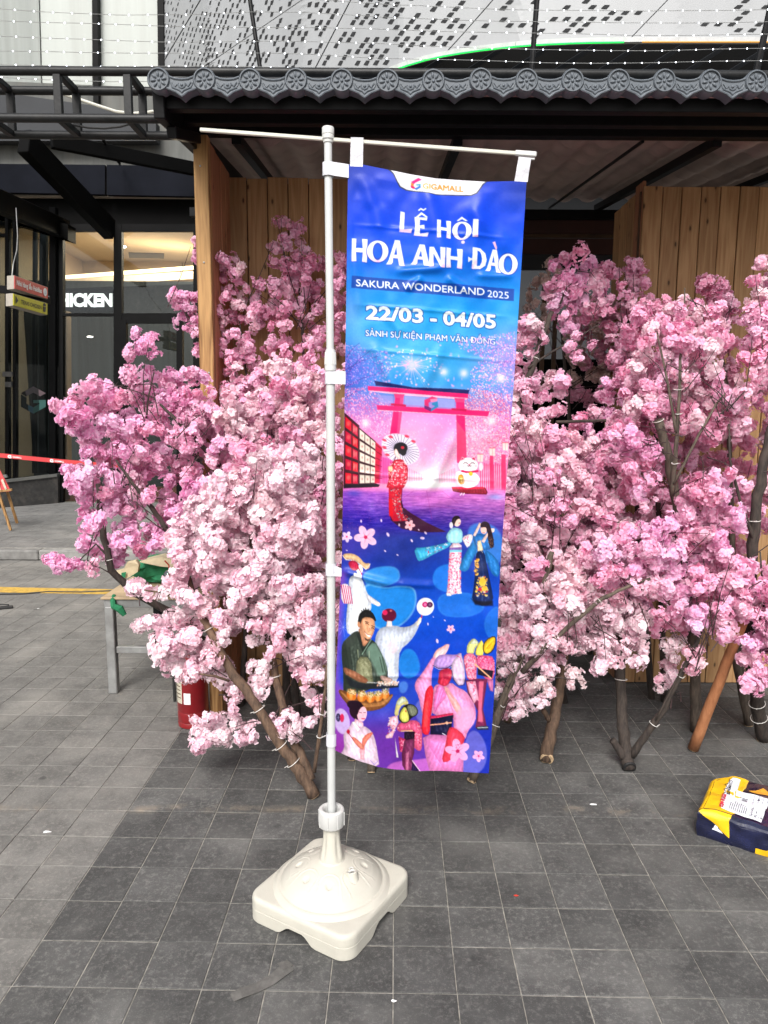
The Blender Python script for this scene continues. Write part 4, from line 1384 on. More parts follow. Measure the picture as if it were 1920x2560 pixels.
def ptext(tg, s_, p0, p1, cap_, c, bold=0.0, out=None, outc=None, a=1.0, shear=0.0, fat=0):
    """lettering on a slanting baseline p0 -> p1, cap height in zoomed units"""
    K = 4
    v, f = text_mesh(s_, bold, 3)
    x0, y0 = tp(tg, p0); x1, y1 = tp(tg, p1)
    k = TG[tg][2]
    u = (v[:, 0] - v[:, 0].min()) / (v[:, 0].max() - v[:, 0].min())
    h = v[:, 1] / .73 * cap_ / k
    px = x0 + (x1 - x0) * u + shear * h
    py = y0 + (y1 - y0) * u - h
    ax, ay = int(px.min()) - 6, int(py.min()) - 6
    w_, h2 = int(px.max()) + 8 - ax, int(py.max()) + 8 - ay
    vv_ = np.c_[(px - ax) * K, (py - ay) * K]
    m = tri_raster(vv_, f, w_ * K, h2 * K)
    if fat: m = dil(m, fat)
    dn = lambda q: q.reshape(h2, K, w_, K).mean((1, 3))
    i0, j0 = ay - CY0, ax - CX0
    sl = (slice(max(0, i0), min(CH, i0 + h2)), slice(max(0, j0), min(CW, j0 + w_)))
    cut = lambda q: q[max(0, -i0):max(0, -i0) + sl[0].stop - sl[0].start, max(0, -j0):max(0, -j0) + sl[1].stop - sl[1].start]
    if out:
        put(sl, cut(dn(dil(m, int(out * K)))), outc, a)
    put(sl, cut(dn(m)), c, a)

# ground colours from top to bottom
stops = [(396, (26, 54, 176)), (440, (27, 62, 200)), (560, (18, 74, 226)), (640, (14, 92, 226)), (680, (16, 110, 216)), (740, (26, 138, 224)), (800, (50, 160, 228)), (880, (70, 168, 226)), (960, (62, 150, 220)), (1010, (150, 120, 200)), (1080, (232, 130, 190)), (1200, (240, 120, 170)), (1226, (230, 120, 180)), (1262, (190, 80, 180)), (1300, (80, 50, 160)), (1340, (40, 56, 150)), (1420, (20, 60, 168)), (1520, (24, 80, 202)), (1620, (20, 66, 190)), (1760, (40, 66, 180)), (1830, (80, 50, 160)), (1944, (100, 56, 170))]
sy = [s_[0] for s_ in stops]
for k in range(3):
    cv[..., k] = np.interp(YY, sy, [s_[1][k] for s_ in stops])
cl = vnoise(XX, YY, 60, 8) * .6 + vnoise(XX, YY, 25, 9) * .4
m_ = np.clip((YY - 560) / 200, 0, 1) * np.clip((1010 - YY) / 60, 0, 1)
for k, q in enumerate((60, 40, 20)):
    cv[..., k] += (cl - .5) * q * m_
put((slice(0, CH), slice(0, CW)), np.exp(-((XX - 1090) / 260) ** 2 - ((YY - 905) / 70) ** 2), (66, 170, 236), .55)
put((slice(0, CH), slice(0, CW)), np.exp(-((XX - 870) / 40) ** 2 - ((YY - 770) / 60) ** 2) * 1.0, (150, 140, 210), .35)
put((slice(0, CH), slice(0, CW)), np.exp(-((XX - 858) / 90) ** 2 - ((YY - 930) / 70) ** 2), (70, 70, 190), .75)
put((slice(0, CH), slice(0, CW)), np.exp(-((XX - 1290) / 90) ** 2 - ((YY - 900) / 70) ** 2), (170, 130, 215), .75)
# darker top corners
put((slice(0, CH), slice(0, CW)), np.exp(-((XX - 870) / 60) ** 2 - ((YY - 430) / 60) ** 2), (34, 56, 150), .5)
put((slice(0, CH), slice(0, CW)), np.exp(-((XX - 1310) / 60) ** 2 - ((YY - 470) / 60) ** 2), (50, 62, 140), .55)
# white scalloped logo panel
poly('A', [(520, 340), (560, 375), (585, 430), (605, 468), (650, 490), (760, 505), (850, 523), (1000, 526), (1100, 530), (1140, 515), (1165, 480), (1185, 450), (1215, 425), (1220, 380), (520, 300)], (40, 44, 60), 1)
poly('A', [(530, 335), (566, 372), (592, 428), (612, 462), (655, 484), (760, 499), (850, 517), (1000, 520), (1098, 523), (1133, 508), (1158, 475), (1178, 445), (1206, 425), (1210, 380), (530, 300)], (232, 232, 240), 1)
poly('A', [(685, 430), (735, 402), (760, 416), (715, 436), (700, 447)], (235, 40, 130)); poly('A', [(683, 434), (703, 446), (703, 458), (684, 456)], (250, 140, 60))
poly('A', [(683, 454), (703, 460), (716, 474), (700, 478), (683, 468)], (225, 30, 100)); poly('A', [(705, 476), (720, 470), (750, 452), (752, 470), (722, 486)], (50, 110, 200)); poly('A', [(720, 447), (752, 444), (750, 456), (722, 456)], (40, 160, 190))
ptext('A', 'GIGAMALL', (766, 478), (1044, 500), 39, (204, 140, 36), 0.0, fat=2)
# title letters, hand drawn with flared stems
GL = {
 'H': [[(0, 0), (.02, 1), (.30, 1), (.27, .60), (.70, .60), (.66, 1), (1, 1), (.96, 0), (.66, .02), (.70, .42), (.27, .42), (.30, .02)]],
 'I': [[(.10, .0), (.20, 1), (.95, .98), (.90, .02)]],
 'L': [[(.10, 1), (.0, .0), (.90, .0), (1, .20), (.36, .14), (.42, .97)]],
 'E': [[(.05, 1), (.10, .5), (.0, 0), (.93, .0), (1, .22), (.42, .13), (.40, .44), (.72, .40), (.72, .62), (.40, .56), (.42, .88), (.88, .84), (.92, 1)]],
 'A': [[(0, 0), (.12, .14), (.48, 1), (.74, 1), (1, .0), (.70, .0), (.64, .28), (.38, .28), (.36, .10), (.28, .02)], [(.44, .42), (.60, .42), (.55, .74)]],
 'N': [[(0, 0), (.04, 1), (.30, 1), (.70, .36), (.68, 1), (1, 1), (.96, 0), (.72, 0), (.28, .66), (.30, .02)]],
 'D': [[(.14, 0), (.18, 1), (.60, .98), (.88, .78), (.96, .5), (.88, .2), (.60, .02)], [(.42, .14), (.58, .17), (.68, .35), (.70, .5), (.66, .68), (.58, .82), (.44, .86)]],
}
def glyph(ch, x0, y0, x1, y1, sl_=0.0):
    """box in zoom A; sl_ slants the baseline"""
    W_ = x1 - x0
    def mp_(P):
        return [tp('A', (x0 + p[0] * W_, y1 - p[1] * (y1 - y0) - sl_ * (1 - p[0]))) for p in P]
    xs0, ys0 = tp('A', (x0 - 12, y0 - 14)); xs1, ys1 = tp('A', (x1 + 12, y1 + 16))
    sl = win(xs0, ys0, xs1, ys1)
    X, Y = XX[sl], YY[sl]
    if ch == 'O':
        cx, cy = tp('A', ((x0 + x1) / 2, (y0 + y1) / 2 - sl_ / 2))
        rx2, ry2 = W_ / 2 / 2.765, (y1 - y0) / 2 / 2.765
        d1 = (1 - np.hypot((X - cx) / rx2, (Y - cy) / ry2)) * ry2
        d2 = (1 - np.hypot((X - cx) / (rx2 * .46), (Y - cy) / (ry2 * .80))) * rx2 * .46
        m = np.clip(.5 + d1 / 1.4, 0, 1) * (1 - np.clip(.5 + d2 / 1.4, 0, 1))
        sh_ = np.clip(.5 + (d1 + 2) / 3, 0, 1) * (1 - np.clip(.5 + (d2 - 2) / 3, 0, 1))
    else:
        m = pmask(mp_(GL[ch][0]), X, Y, .7); sh_ = pmask(mp_(GL[ch][0]), X - .8, Y - 1.2, 2.2)
        for hole in GL[ch][1:]:
            m = m * (1 - pmask(mp_(hole), X, Y, .7)); sh_ = sh_ * (1 - .8 * pmask(mp_(hole), X, Y, 1.5))
    put(sl, sh_, (14, 44, 150), .7)
    yb_ = tp('A', (0, y1))[1]; yt_ = tp('A', (0, y0))[1]
    t_ = np.clip((Y - yt_) / (yb_ - yt_), 0, 1)
    n_ = vnoise(X, Y, 9, 21)
    g = np.clip(t_ * 1.2 - .80 + (n_ - .5) * .9, 0, 1)[..., None]
    colr = np.array((238, 240, 255)) * (1 - g) + np.array((240, 178, 218)) * g
    mm = np.clip(m, 0, 1)[..., None]
    cv[sl] = cv[sl] * (1 - mm) + colr * mm
for a in [('L', 603, 643, 693, 786, 10), ('E', 703, 684, 804, 812, 10), ('H', 860, 702, 960, 826, 5), ('O', 968, 706, 1100, 832, 0), ('I', 1100, 697, 1148, 818, 3),
          ('H', 274, 825, 384, 986, 6), ('O', 380, 835, 528, 984, 0), ('A', 512, 838, 640, 1012, 12), ('A', 680, 870, 812, 1014, 12), ('N', 806, 890, 920, 1026, 8), ('H', 924, 897, 1040, 1032, 8), ('D', 1085, 892, 1212, 1038, 8), ('A', 1196, 903, 1306, 1058, 14), ('O', 1290, 925, 1420, 1070, 0)]:
    glyph(*a)
WHT = (238, 238, 252)
poly('A', [(716, 676), (755, 642), (800, 680), (786, 682), (757, 660), (730, 678)], WHT); line('A', [(738, 628), (752, 619), (768, 630), (784, 622)], 9, WHT)
poly('A', [(998, 700), (1034, 672), (1074, 702), (1060, 704), (1035, 688), (1010, 702)], WHT); ell('A', 1042, 848, 12, 11, (240, 205, 230))
poly('A', [(1246, 848), (1264, 842), (1278, 886), (1272, 904)], (240, 190, 220)); poly('A', [(1076, 950), (1096, 962), (1110, 960), (1110, 974), (1096, 974), (1078, 988)], WHT)
# subtitle bar and dates
poly('A', [(276, 1078), (1398, 1168), (1394, 1252), (272, 1162)], (14, 66, 160), .92)
ptext('A', 'SAKURA WONDERLAND', (306, 1150), (1192, 1212), 50, (236, 240, 250), .0, fat=1)
ptext('A', '2025', (1213, 1222), (1360, 1236), 50, (232, 236, 250), .004)
ptext('A', '22/03', (372, 1374), (768, 1404), 94, (232, 242, 252), .034, 2.2, (20, 74, 160))
ptext('A', '-', (815, 1412), (862, 1414), 94, (232, 242, 252), .036, 2.2, (20, 74, 160))
ptext('A', '04/05', (905, 1414), (1272, 1440), 94, (232, 242, 252), .034, 2.2, (20, 74, 160))
ptext('A', 'SẢNH SỰ KIỆN PHẠM VĂN ĐỒNG', (371, 1492), (1267, 1552), 42, (236, 244, 252), 0.0, 1.6, (24, 76, 164), fat=1)

# cherry trees either side of the sky
PK = [(250, 190, 240), (236, 160, 225), (255, 215, 245), (210, 130, 220), (190, 120, 215)]
for (x0, y0, x1, y1) in ((225, 210, 470, 110), (225, 250, 420, 60), (240, 120, 330, 20), (225, 330, 480, 230), (230, 400, 420, 330)):
    line('B', [(x0, y0), ((x0 + x1) / 2, (y0 + y1) / 2 - 18), (x1, y1)], 5, (50, 36, 120), .8, 1.5)
dots('B', [(225, 40), (330, 30), (400, 90), (520, 70), (560, 190), (480, 300), (390, 330), (225, 380)], 1500, .5, 1.6, [(214, 160, 235), (180, 120, 220), (150, 90, 200), (110, 70, 190), (235, 190, 245)], .75)
for (x0, y0, x1, y1) in ((1390, 40, 1100, 120), (1385, 150, 1090, 190), (1385, 260, 1120, 200), (1370, 420, 1230, 420), (1370, 500, 1250, 440)):
    line('B', [(x0, y0), ((x0 + x1) / 2, (y0 + y1) / 2 - 14), (x1, y1)], 4, (120, 60, 140), .7, 1)
dots('B', [(1010, 10), (1405, -60), (1390, 420), (1290, 440), (1100, 330), (1090, 230), (1180, 120), (1020, 60)], 2400, .5, 1.9, PK, .85)
dots('B', [(225, 330), (380, 330), (540, 420), (560, 640), (480, 700), (225, 520)], 1900, .5, 1.8, [(240, 140, 190), (250, 180, 215), (225, 90, 150), (200, 90, 180), (255, 210, 225)], .85)
dots('B', [(1080, 330), (1370, 380), (1350, 860), (1060, 800), (1010, 520)], 4200, .5, 1.7, [(250, 130, 150), (245, 90, 130), (255, 180, 190), (225, 60, 110), (250, 215, 225), (255, 240, 240)], .85)
# pink sky behind the gate
mapcv('B', [(620, 505), (1000, 520), (1010, 960), (560, 960), (600, 640)], lambda X, Y: np.stack([232 + 0 * X, 130 + (Y - 1030) * .28, 208 + 0 * X], -1), 3, .9)
dots('B', [(620, 505), (1000, 520), (980, 800), (640, 820)], 110, .6, 1.9, [(255, 225, 250), (255, 200, 240)], .7, 1.2)
dots('B', [(600, 600), (740, 640), (750, 900), (600, 860)], 800, .5, 1.4, [(215, 190, 205), (235, 200, 215), (190, 140, 170)], .55)
dots('B', [(820, 760), (1000, 640), (1000, 960), (830, 930)], 900, .5, 1.5, [(245, 190, 205), (225, 150, 180), (250, 225, 230)], .6)
glow('B', 810, 960, 260, 90, (255, 238, 246), .95); glow('B', 700, 620, 200, 160, (250, 200, 225), .4); glow('B', 1150, 700, 160, 200, (255, 190, 205), .35)
# firework
for k in range(60):
    a = ar.uniform(0, 2 * math.pi); r = ar.uniform(80, 210)
    line('B', [(690 + 25 * math.cos(a), 175 + 25 * math.sin(a)), (690 + r * math.cos(a), 175 + r * .8 * math.sin(a) + 18)], 3, (248, 196, 236), .5, .8)
    ell('B', 690 + r * math.cos(a), 175 + r * .8 * math.sin(a) + 18, 5, 5, (255, 215, 240), .8, 1.2)
glow('B', 690, 175, 55, 45, (255, 220, 248), .75)
for k in range(46):
    x, y = ar.uniform(460, 1060), ar.uniform(30, 330)
    ell('B', x, y, ar.uniform(3, 10), ar.uniform(3, 10), (250, 170, 225), ar.uniform(.3, .8), 1.5)
for x, y in ((370, 575), (1305, 265), (1240, 560), (1060, 880), (1050, 230), (910, 220)):
    glow('B', x, y, 30, 30, (255, 235, 230), .8)
# the red gate
RG, RD = (226, 40, 110), (190, 24, 80)
poly('B', [(578, 380), (634, 384), (602, 660), (538, 650)], RG); poly('B', [(610, 384), (634, 384), (602, 660), (585, 658)], (244, 100, 150), .6)
poly('B', [(996, 400), (1054, 405), (1072, 860), (1004, 850)], RG); poly('B', [(1000, 560), (1062, 640), (1068, 840), (1008, 840)], (236, 90, 120), .6)
poly('B', [(385, 318), (1082, 368), (1080, 404), (388, 350)], RG); poly('B', [(388, 348), (1080, 402), (1050, 412), (640, 384), (420, 358)], (246, 190, 215), .9)
poly('B', [(432, 282), (700, 328), (1000, 338), (1090, 345), (1082, 372), (800, 352), (440, 316)], (26, 30, 92))
poly('B', [(448, 450), (1228, 492), (1214, 530), (452, 484)], RG); line('B', [(452, 485), (1214, 531)], 4, (250, 200, 220), .8)
poly('B', [(565, 372), (640, 376), (630, 404), (572, 400)], (230, 70, 130)); poly('B', [(985, 400), (1058, 404), (1052, 432), (990, 428)], (230, 70, 130))
poly('B', [(545, 436), (650, 446), (648, 462), (545, 452)], RD); poly('B', [(965, 470), (1070, 478), (1068, 494), (965, 486)], RD)
poly('B', [(640, 386), (780, 396), (778, 456), (640, 446)], (150, 160, 224), .85); poly('B', [(866, 404), (990, 412), (985, 470), (866, 462)], (150, 160, 224), .85); poly('B', [(450, 380), (560, 388), (558, 440), (470, 434)], (150, 150, 220), .7)
poly('B', [(776, 415), (830, 390), (868, 402), (832, 416), (806, 436), (806, 462), (776, 450)], (210, 50, 110)); poly('B', [(776, 452), (806, 462), (824, 474), (820, 494), (776, 474)], (110, 40, 110)); poly('B', [(828, 436), (868, 424), (872, 462), (822, 494), (822, 476), (852, 456), (830, 450)], (50, 130, 180)); poly('B', [(815, 410), (866, 404), (862, 422), (824, 430)], (235, 130, 170))
# lantern wall on the left
poly('B', [(225, 502), (328, 592), (322, 1000), (217, 1012)], (60, 14, 30))
for i in range(5):
    y0, y1 = 520 + i * 96, 598 + i * 92
    for k, (u0, u1) in enumerate(((.06, .48), (.56, .94))):
        xx_ = lambda u: 225 + u * 98
        yt0 = 512 + i * 98; yt1 = 602 + i * 80
        f_ = lambda u, v: (xx_(u), (yt0 + (yt1 - yt0) * u) * (1 - v) + (yt0 + 98 + (yt1 + 80 - yt0 - 98) * u) * v)
        poly('B', [f_(u0, .12), f_(u1, .12), f_(u1, .88), f_(u0, .88)], ((214, 30, 50), (190, 24, 60))[(i + k) % 2])
        ell('B', *f_((u0 + u1) / 2, .45), 12, 16, (245, 120, 110), .6, 2)
        if k: line('B', [f_(.66, .25), f_(.66, .75)], 4, (250, 190, 180), .7); line('B', [f_(.82, .25), f_(.82, .75)], 3, (250, 190, 180), .6)
poly('B', [(328, 606), (440, 700), (432, 988), (322, 1000)], (60, 26, 36))
for i in range(5):
    yt0 = 612 + i * 78; yt1 = 706 + i * 57
    for k in range(3):
        u0, u1 = k / 3 + .02, (k + 1) / 3 - .02
        f_ = lambda u, v: (328 + u * 112, (yt0 + (yt1 - yt0) * u) * (1 - v) + (yt0 + 78 + (yt1 + 57 - yt0 - 78) * u) * v)
        poly('B', [f_(u0, .06), f_(u1, .06), f_(u1, .84), f_(u0, .84)], (226, 214, 200))
        ell('B', *f_((u0 + u1) / 2, .45), 6, 9, (180, 100, 100), .6, 1)
poly('B', [(440, 702), (485, 740), (470, 985), (432, 988)], (200, 40, 70)); 
for i in range(6): line('B', [(440, 720 + i * 46), (482, 752 + i * 40)], 5, (120, 20, 40))
for x in range(494, 560, 12): line('B', [(x, 810), (x - 3, 990)], 5, (236, 60, 130), .8)
poly('B', [(470, 800), (560, 830), (540, 985), (462, 990)], (210, 60, 150), .5)
poly('B', [(217, 1002), (440, 988), (470, 996), (460, 1012), (217, 1026)], (22, 10, 24))
# fence and lamps on the right
for x in range(1165, 1340, 13): line('B', [(x, 850 + (x % 3) * 6), (x + 2, 1035)], 6, (232, 50, 110), .8)
for x in range(1172, 1340, 13): line('B', [(x, 870), (x + 2, 1030)], 3, (250, 200, 215), .75)
for x, w_ in ((1240, 24), (1322, 30)):
    poly('B', [(x - w_ / 2, 790), (x + w_ / 2, 790), (x + w_ / 2 + 2, 1042), (x - w_ / 2, 1036)], (226, 60, 110))
for x, y in ((1246, 772), (1336, 735), (1163, 815)):
    poly('B', [(x - 20, y - 25), (x + 20, y - 25), (x + 18, y + 28), (x - 18, y + 26)], (248, 210, 205)); line('B', [(x, y - 25), (x, y + 26)], 3, (220, 120, 140), .8); line('B', [(x - 20, y - 26), (x + 20, y - 26)], 5, (220, 80, 110))
for x in range(660, 760, 12): line('B', [(x, 880 + (x - 660) * .5), (x, 970)], 5, (240, 90, 150), .6)
for x in range(880, 1000, 12): line('B', [(x, 930 - (x - 880) * .4), (x, 985)], 5, (240, 90, 150), .6)
glow('B', 800, 1000, 190, 26, (255, 248, 252), 1.0)
# wet paving
m_ = np.clip((YY - 1218) / 14, 0, 1) * np.clip((1345 - YY) / 40, 0, 1)
st_ = vnoise(XX, YY * 7, 16, 31) * .6 + vnoise(XX, YY * 9, 6, 32) * .4
u_ = np.clip((XX - 850) / 400, 0, 1)
t_ = np.clip((YY - 1222) / 110, 0, 1)
base_ = np.stack([np.clip(240 - 190 * t_ - (1 - u_) * 90 * (1 - t_ * .2), 30, 255), np.clip(130 - 90 * t_ - (1 - u_) * 50, 24, 255), np.clip(200 - 60 * t_ - (1 - u_) * 6, 60, 255)], -1)
base_ += ((st_ - .5) * 95)[..., None] * np.array([1, .8, .7])
mm = (m_ * .93 * np.clip((XX - 850) / 10, .7, 1))[..., None]
cv[:] = cv * (1 - mm) + np.clip(base_, 10, 255) * mm
glow('B', 1270, 1085, 60, 22, (120, 150, 215), .7); glow('B', 820, 1110, 220, 45, (240, 130, 200), .45); glow('B', 290, 1060, 50, 24, (60, 60, 170), .7)
for P in ([(700, 1040), (520, 1160)], [(790, 1040), (830, 1240)], [(900, 1045), (1010, 1130)], [(560, 1070), (1320, 1110)], [(480, 1120), (1300, 1190)]):
    line('B', P, 3, (140, 40, 120), .5)
# woman under a paper umbrella
def fan(tg, cx, cy, rx, ry, rot, c, rib, n=30, a=.9):
    ell(tg, cx, cy, rx, ry, c, a, .8, rot)
    for k in range(n):
        an = 2 * math.pi * k / n
        x, y = rx * .97 * math.cos(an), ry * .97 * math.sin(an)
        cr_, sr_ = math.cos(R(rot)), math.sin(R(rot))
        line(tg, [(cx, cy), (cx + x * cr_ - y * sr_, cy + x * sr_ + y * cr_)], 4, rib, .8, 2.5)
fan('B', 612, 752, 138, 96, 28, (232, 226, 240), (40, 40, 84))
for x, y in ((500, 690), (545, 668), (500, 740), (700, 700), (655, 665), (520, 790)): ell('B', x, y, 16, 9, (220, 40, 70), .85, 1, 20)
ell('B', 612, 745, 48, 40, (24, 20, 30)); ell('B', 630, 770, 22, 28, (22, 18, 26)); ell('B', 625, 742, 12, 10, (190, 40, 60))
poly('B', [(572, 752), (584, 748), (604, 790), (612, 820), (590, 814), (578, 800), (568, 788), (565, 770)], (246, 205, 196), rnd=1)
line('B', [(578, 808), (530, 895)], 5, (60, 20, 30))
poly('B', [(556, 838), (580, 820), (628, 822), (640, 850), (662, 870), (660, 960), (640, 1005), (628, 1024), (512, 1020), (520, 990), (532, 950), (524, 905), (536, 880)], (214, 44, 66), rnd=1)
dots('B', [(540, 840), (650, 840), (655, 1000), (520, 1000)], 260, .6, 1.8, [(250, 220, 225), (245, 180, 190), (250, 240, 240), (200, 30, 50)], .9)
poly('B', [(520, 870), (556, 862), (560, 905), (530, 906)], (240, 180, 150), rnd=1)
poly('B', [(530, 1018), (624, 1020), (618, 1100), (630, 1150), (680, 1190), (790, 1260), (930, 1330), (860, 1330), (760, 1330), (620, 1300), (545, 1240), (530, 1180)], (58, 16, 40), .95)
poly('B', [(530, 1018), (622, 1020), (612, 1120), (625, 1190), (660, 1245), (560, 1245), (532, 1190)], (196, 30, 52))
dots('B', [(545, 1025), (620, 1025), (610, 1120), (640, 1200), (700, 1240), (600, 1240), (560, 1150)], 330, .6, 2.0, [(170, 190, 190), (120, 130, 150), (235, 180, 170), (60, 40, 60), (220, 60, 60)], .9)
poly('B', [(530, 1090), (556, 1090), (560, 1215), (532, 1210)], (222, 30, 40), .8)
# beckoning cat figure
poly('E', [(932, 478), (1220, 478), (1240, 520), (1232, 540), (1050, 536), (940, 512)], (120, 10, 34)); poly('E', [(932, 476), (1200, 474), (1220, 492), (1050, 500), (938, 492)], (200, 20, 60)); line('E', [(1005, 545), (1020, 530)], 8, (250, 225, 235)); line('E', [(1030, 545), (1040, 530)], 8, (250, 225, 235))
WC = (250, 240, 246)
ell('E', 1072, 412, 100, 72, WC); ell('E', 1075, 288, 84, 66, WC)
poly('E', [(1005, 260), (1022, 214), (1052, 236)], WC); poly('E', [(1098, 232), (1130, 212), (1146, 262)], WC); poly('E', [(1014, 244), (1024, 222), (1042, 236)], (226, 20, 90)); poly('E', [(1104, 232), (1127, 218), (1136, 246)], (226, 20, 90))
ell('E', 1184, 300, 18, 36, (246, 225, 236)); ell('E', 995, 362, 26, 22, WC)
line('E', [(1022, 338), (1060, 348), (1110, 346), (1156, 338)], 17, (214, 16, 84)); ell('E', 1098, 362, 17, 19, (236, 190, 60)); line('E', [(1092, 372), (1104, 372)], 3, (140, 90, 20))
for x in (1052, 1112): line('E', [(x - 18, 274), (x - 8, 267), (x + 8, 267), (x + 18, 274)], 5, (70, 30, 50))
poly('E', [(1074, 280), (1096, 280), (1085, 292)], (226, 40, 90)); line('E', [(1068, 292), (1078, 298), (1085, 290), (1094, 298), (1104, 292)], 4, (70, 30, 50))
for y in (285, 298): line('E', [(1022, y), (1040, y + 3)], 3, (230, 90, 120)); line('E', [(1132, y + 3), (1150, y)], 3, (230, 90, 120))
poly('E', [(980, 380), (1030, 362), (1046, 440), (1028, 455), (996, 452)], (226, 150, 40), rnd=1); poly('E', [(990, 392), (1024, 380), (1034, 436), (1004, 444)], (244, 200, 80), rnd=1)
for y in (395, 412, 425, 438): line('E', [(1002, y), (1026, y - 3)], 4, (90, 50, 20)); 
line('E', [(1006, 410), (1008, 438)], 4, (90, 50, 20)); line('E', [(1026, 408), (1028, 436)], 4, (90, 50, 20))
for x in (1016, 1028, 1140, 1152): line('E', [(x, 456), (x - 3, 470)], 3, (180, 80, 110))
ell('E', 1072, 430, 60, 40, (244, 220, 232), .5, 5)

# lower half: night blue with big petals and people
put((slice(0, CH), slice(0, CW)), np.exp(-((XX - 850) / 90) ** 2 - ((YY - 1360) / 60) ** 2), (70, 40, 150), .6)
put((slice(0, CH), slice(0, CW)), np.exp(-((XX - 1010) / 60) ** 2 - ((YY - 1390) / 50) ** 2), (24, 34, 110), .5)
dots('C', [(240, 60), (520, 60), (500, 330), (240, 330)], 160, .4, 1.0, [(120, 90, 200), (200, 90, 150)], .6)
def petalblob(tg, P, c, edge, a=.85):
    poly(tg, P, edge, a * .8, 2.2, 2)
    cx, cy = sum(p[0] for p in P) / len(P), sum(p[1] for p in P) / len(P)
    poly(tg, [(cx + (x - cx) * .95, cy + (y - cy) * .95) for x, y in P], c, a, 3, 2)
petalblob('C', [(400, 600), (430, 560), (530, 520), (680, 520), (710, 620), (640, 660), (520, 690), (450, 690)], (40, 130, 214), (110, 190, 235), .8)
petalblob('C', [(400, 640), (560, 690), (700, 670), (830, 690), (835, 850), (760, 960), (660, 1020), (520, 1030), (400, 900)], (30, 124, 214), (150, 210, 240), .9)
petalblob('C', [(960, 600), (1010, 530), (1120, 510), (1180, 560), (1180, 740), (1060, 740), (970, 690)], (34, 110, 214), (60, 150, 230), .8)
petalblob('C', [(990, 800), (1060, 740), (1300, 740), (1390, 840), (1300, 920), (1160, 945), (1020, 920)], (34, 104, 210), (70, 150, 230), .8)
petalblob('C', [(1360, 980), (1400, 880), (1500, 820), (1500, 1120), (1400, 1100)], (34, 100, 206), (70, 140, 226), .8)
petalblob('C', [(1230, 200), (1400, 170), (1520, 260), (1520, 500), (1400, 520), (1260, 420)], (50, 130, 214), (90, 150, 225), .55)
petalblob('D', [(690, 150), (740, 60), (820, 80), (865, 200), (850, 270), (760, 315), (690, 240)], (34, 120, 208), (60, 150, 225), .85)
petalblob('D', [(690, 340), (740, 320), (770, 360), (745, 420), (700, 420)], (70, 120, 210), (110, 160, 225), .7)
put(win(812, 1400, 900, 1944), pmask([(812, 1400), (868, 1430), (856, 1560), (848, 1700), (890, 1760), (960, 1860), (960, 1950), (812, 1950)], *[q[win(812, 1400, 900, 1944)] for q in (XX, YY)], soft=10), (130, 70, 180), .8)
put((slice(0, CH), slice(0, CW)), np.exp(-((XX - 830) / 110) ** 2 - ((YY - 1880) / 80) ** 2), (140, 50, 150), .9)
put((slice(0, CH), slice(0, CW)), np.exp(-((XX - 990) / 50) ** 2 - ((YY - 1860) / 60) ** 2), (110, 50, 160), .8)
put((slice(0, CH), slice(0, CW)), np.clip((XX - 1120) / 80, 0, 1) * np.clip((YY - 1700) / 80, 0, 1), (26, 48, 170), .9)
petalblob('D', [(1240, 740), (1300, 700), (1370, 780), (1395, 900), (1370, 1000), (1310, 1060), (1190, 1060), (1200, 900)], (96, 96, 196), (130, 130, 215), .85)
petalblob('H', [(450, 490), (520, 440), (700, 440), (860, 420), (1000, 470), (1010, 560), (450, 560)], (190, 100, 196), (220, 130, 210), .8)
petalblob('D', [(820, 500), (900, 460), (960, 560), (900, 700), (830, 640)], (110, 110, 200), (140, 140, 210), .5)
def bloss(tg, cx, cy, r, c=(242, 190, 222), cc=(200, 30, 90), a0=0.0, n=5):
    for k in range(n):
        a = a0 + 2 * math.pi * k / n
        ell(tg, cx + r * .55 * math.cos(a), cy + r * .55 * math.sin(a), r * .48, r * .33, c, .95, .8, math.degrees(a))
        line(tg, [(cx, cy), (cx + r * .5 * math.cos(a), cy + r * .5 * math.sin(a))], max(2.5, r * .05), cc, .6, 1)
    ell(tg, cx, cy, r * .16, r * .16, cc, .9)
bloss('C', 428, 290, 92, (238, 190, 215), (190, 30, 80), .5); bloss('C', 277, 292, 44, (226, 200, 226), a0=.2); bloss('C', 778, 196, 42, (248, 190, 200), (210, 60, 60), .1); bloss('C', 1108, 1034, 34, (244, 190, 215), a0=.3)
for x, y, r in ((392, 165, 12), (552, 155, 12), (605, 268, 18), (484, 230, 10), (694, 192, 12), (794, 320, 14), (905, 262, 14), (880, 303, 18), (582, 396, 10), (680, 430, 9), (276, 400, 7), (925, 992, 11), (1060, 965, 9), (1000, 1132, 18), (850, 235, 8), (968, 936, 6)):
    ell('C', x, y, r, r * .55, (232, 205, 232), .9, .7, ar.uniform(0, 90))
bloss('D', 1322, 912, 44, (244, 176, 222), (190, 40, 110), .3); bloss('H', 1282, 385, 52, (244, 176, 222), (190, 40, 110), .3)
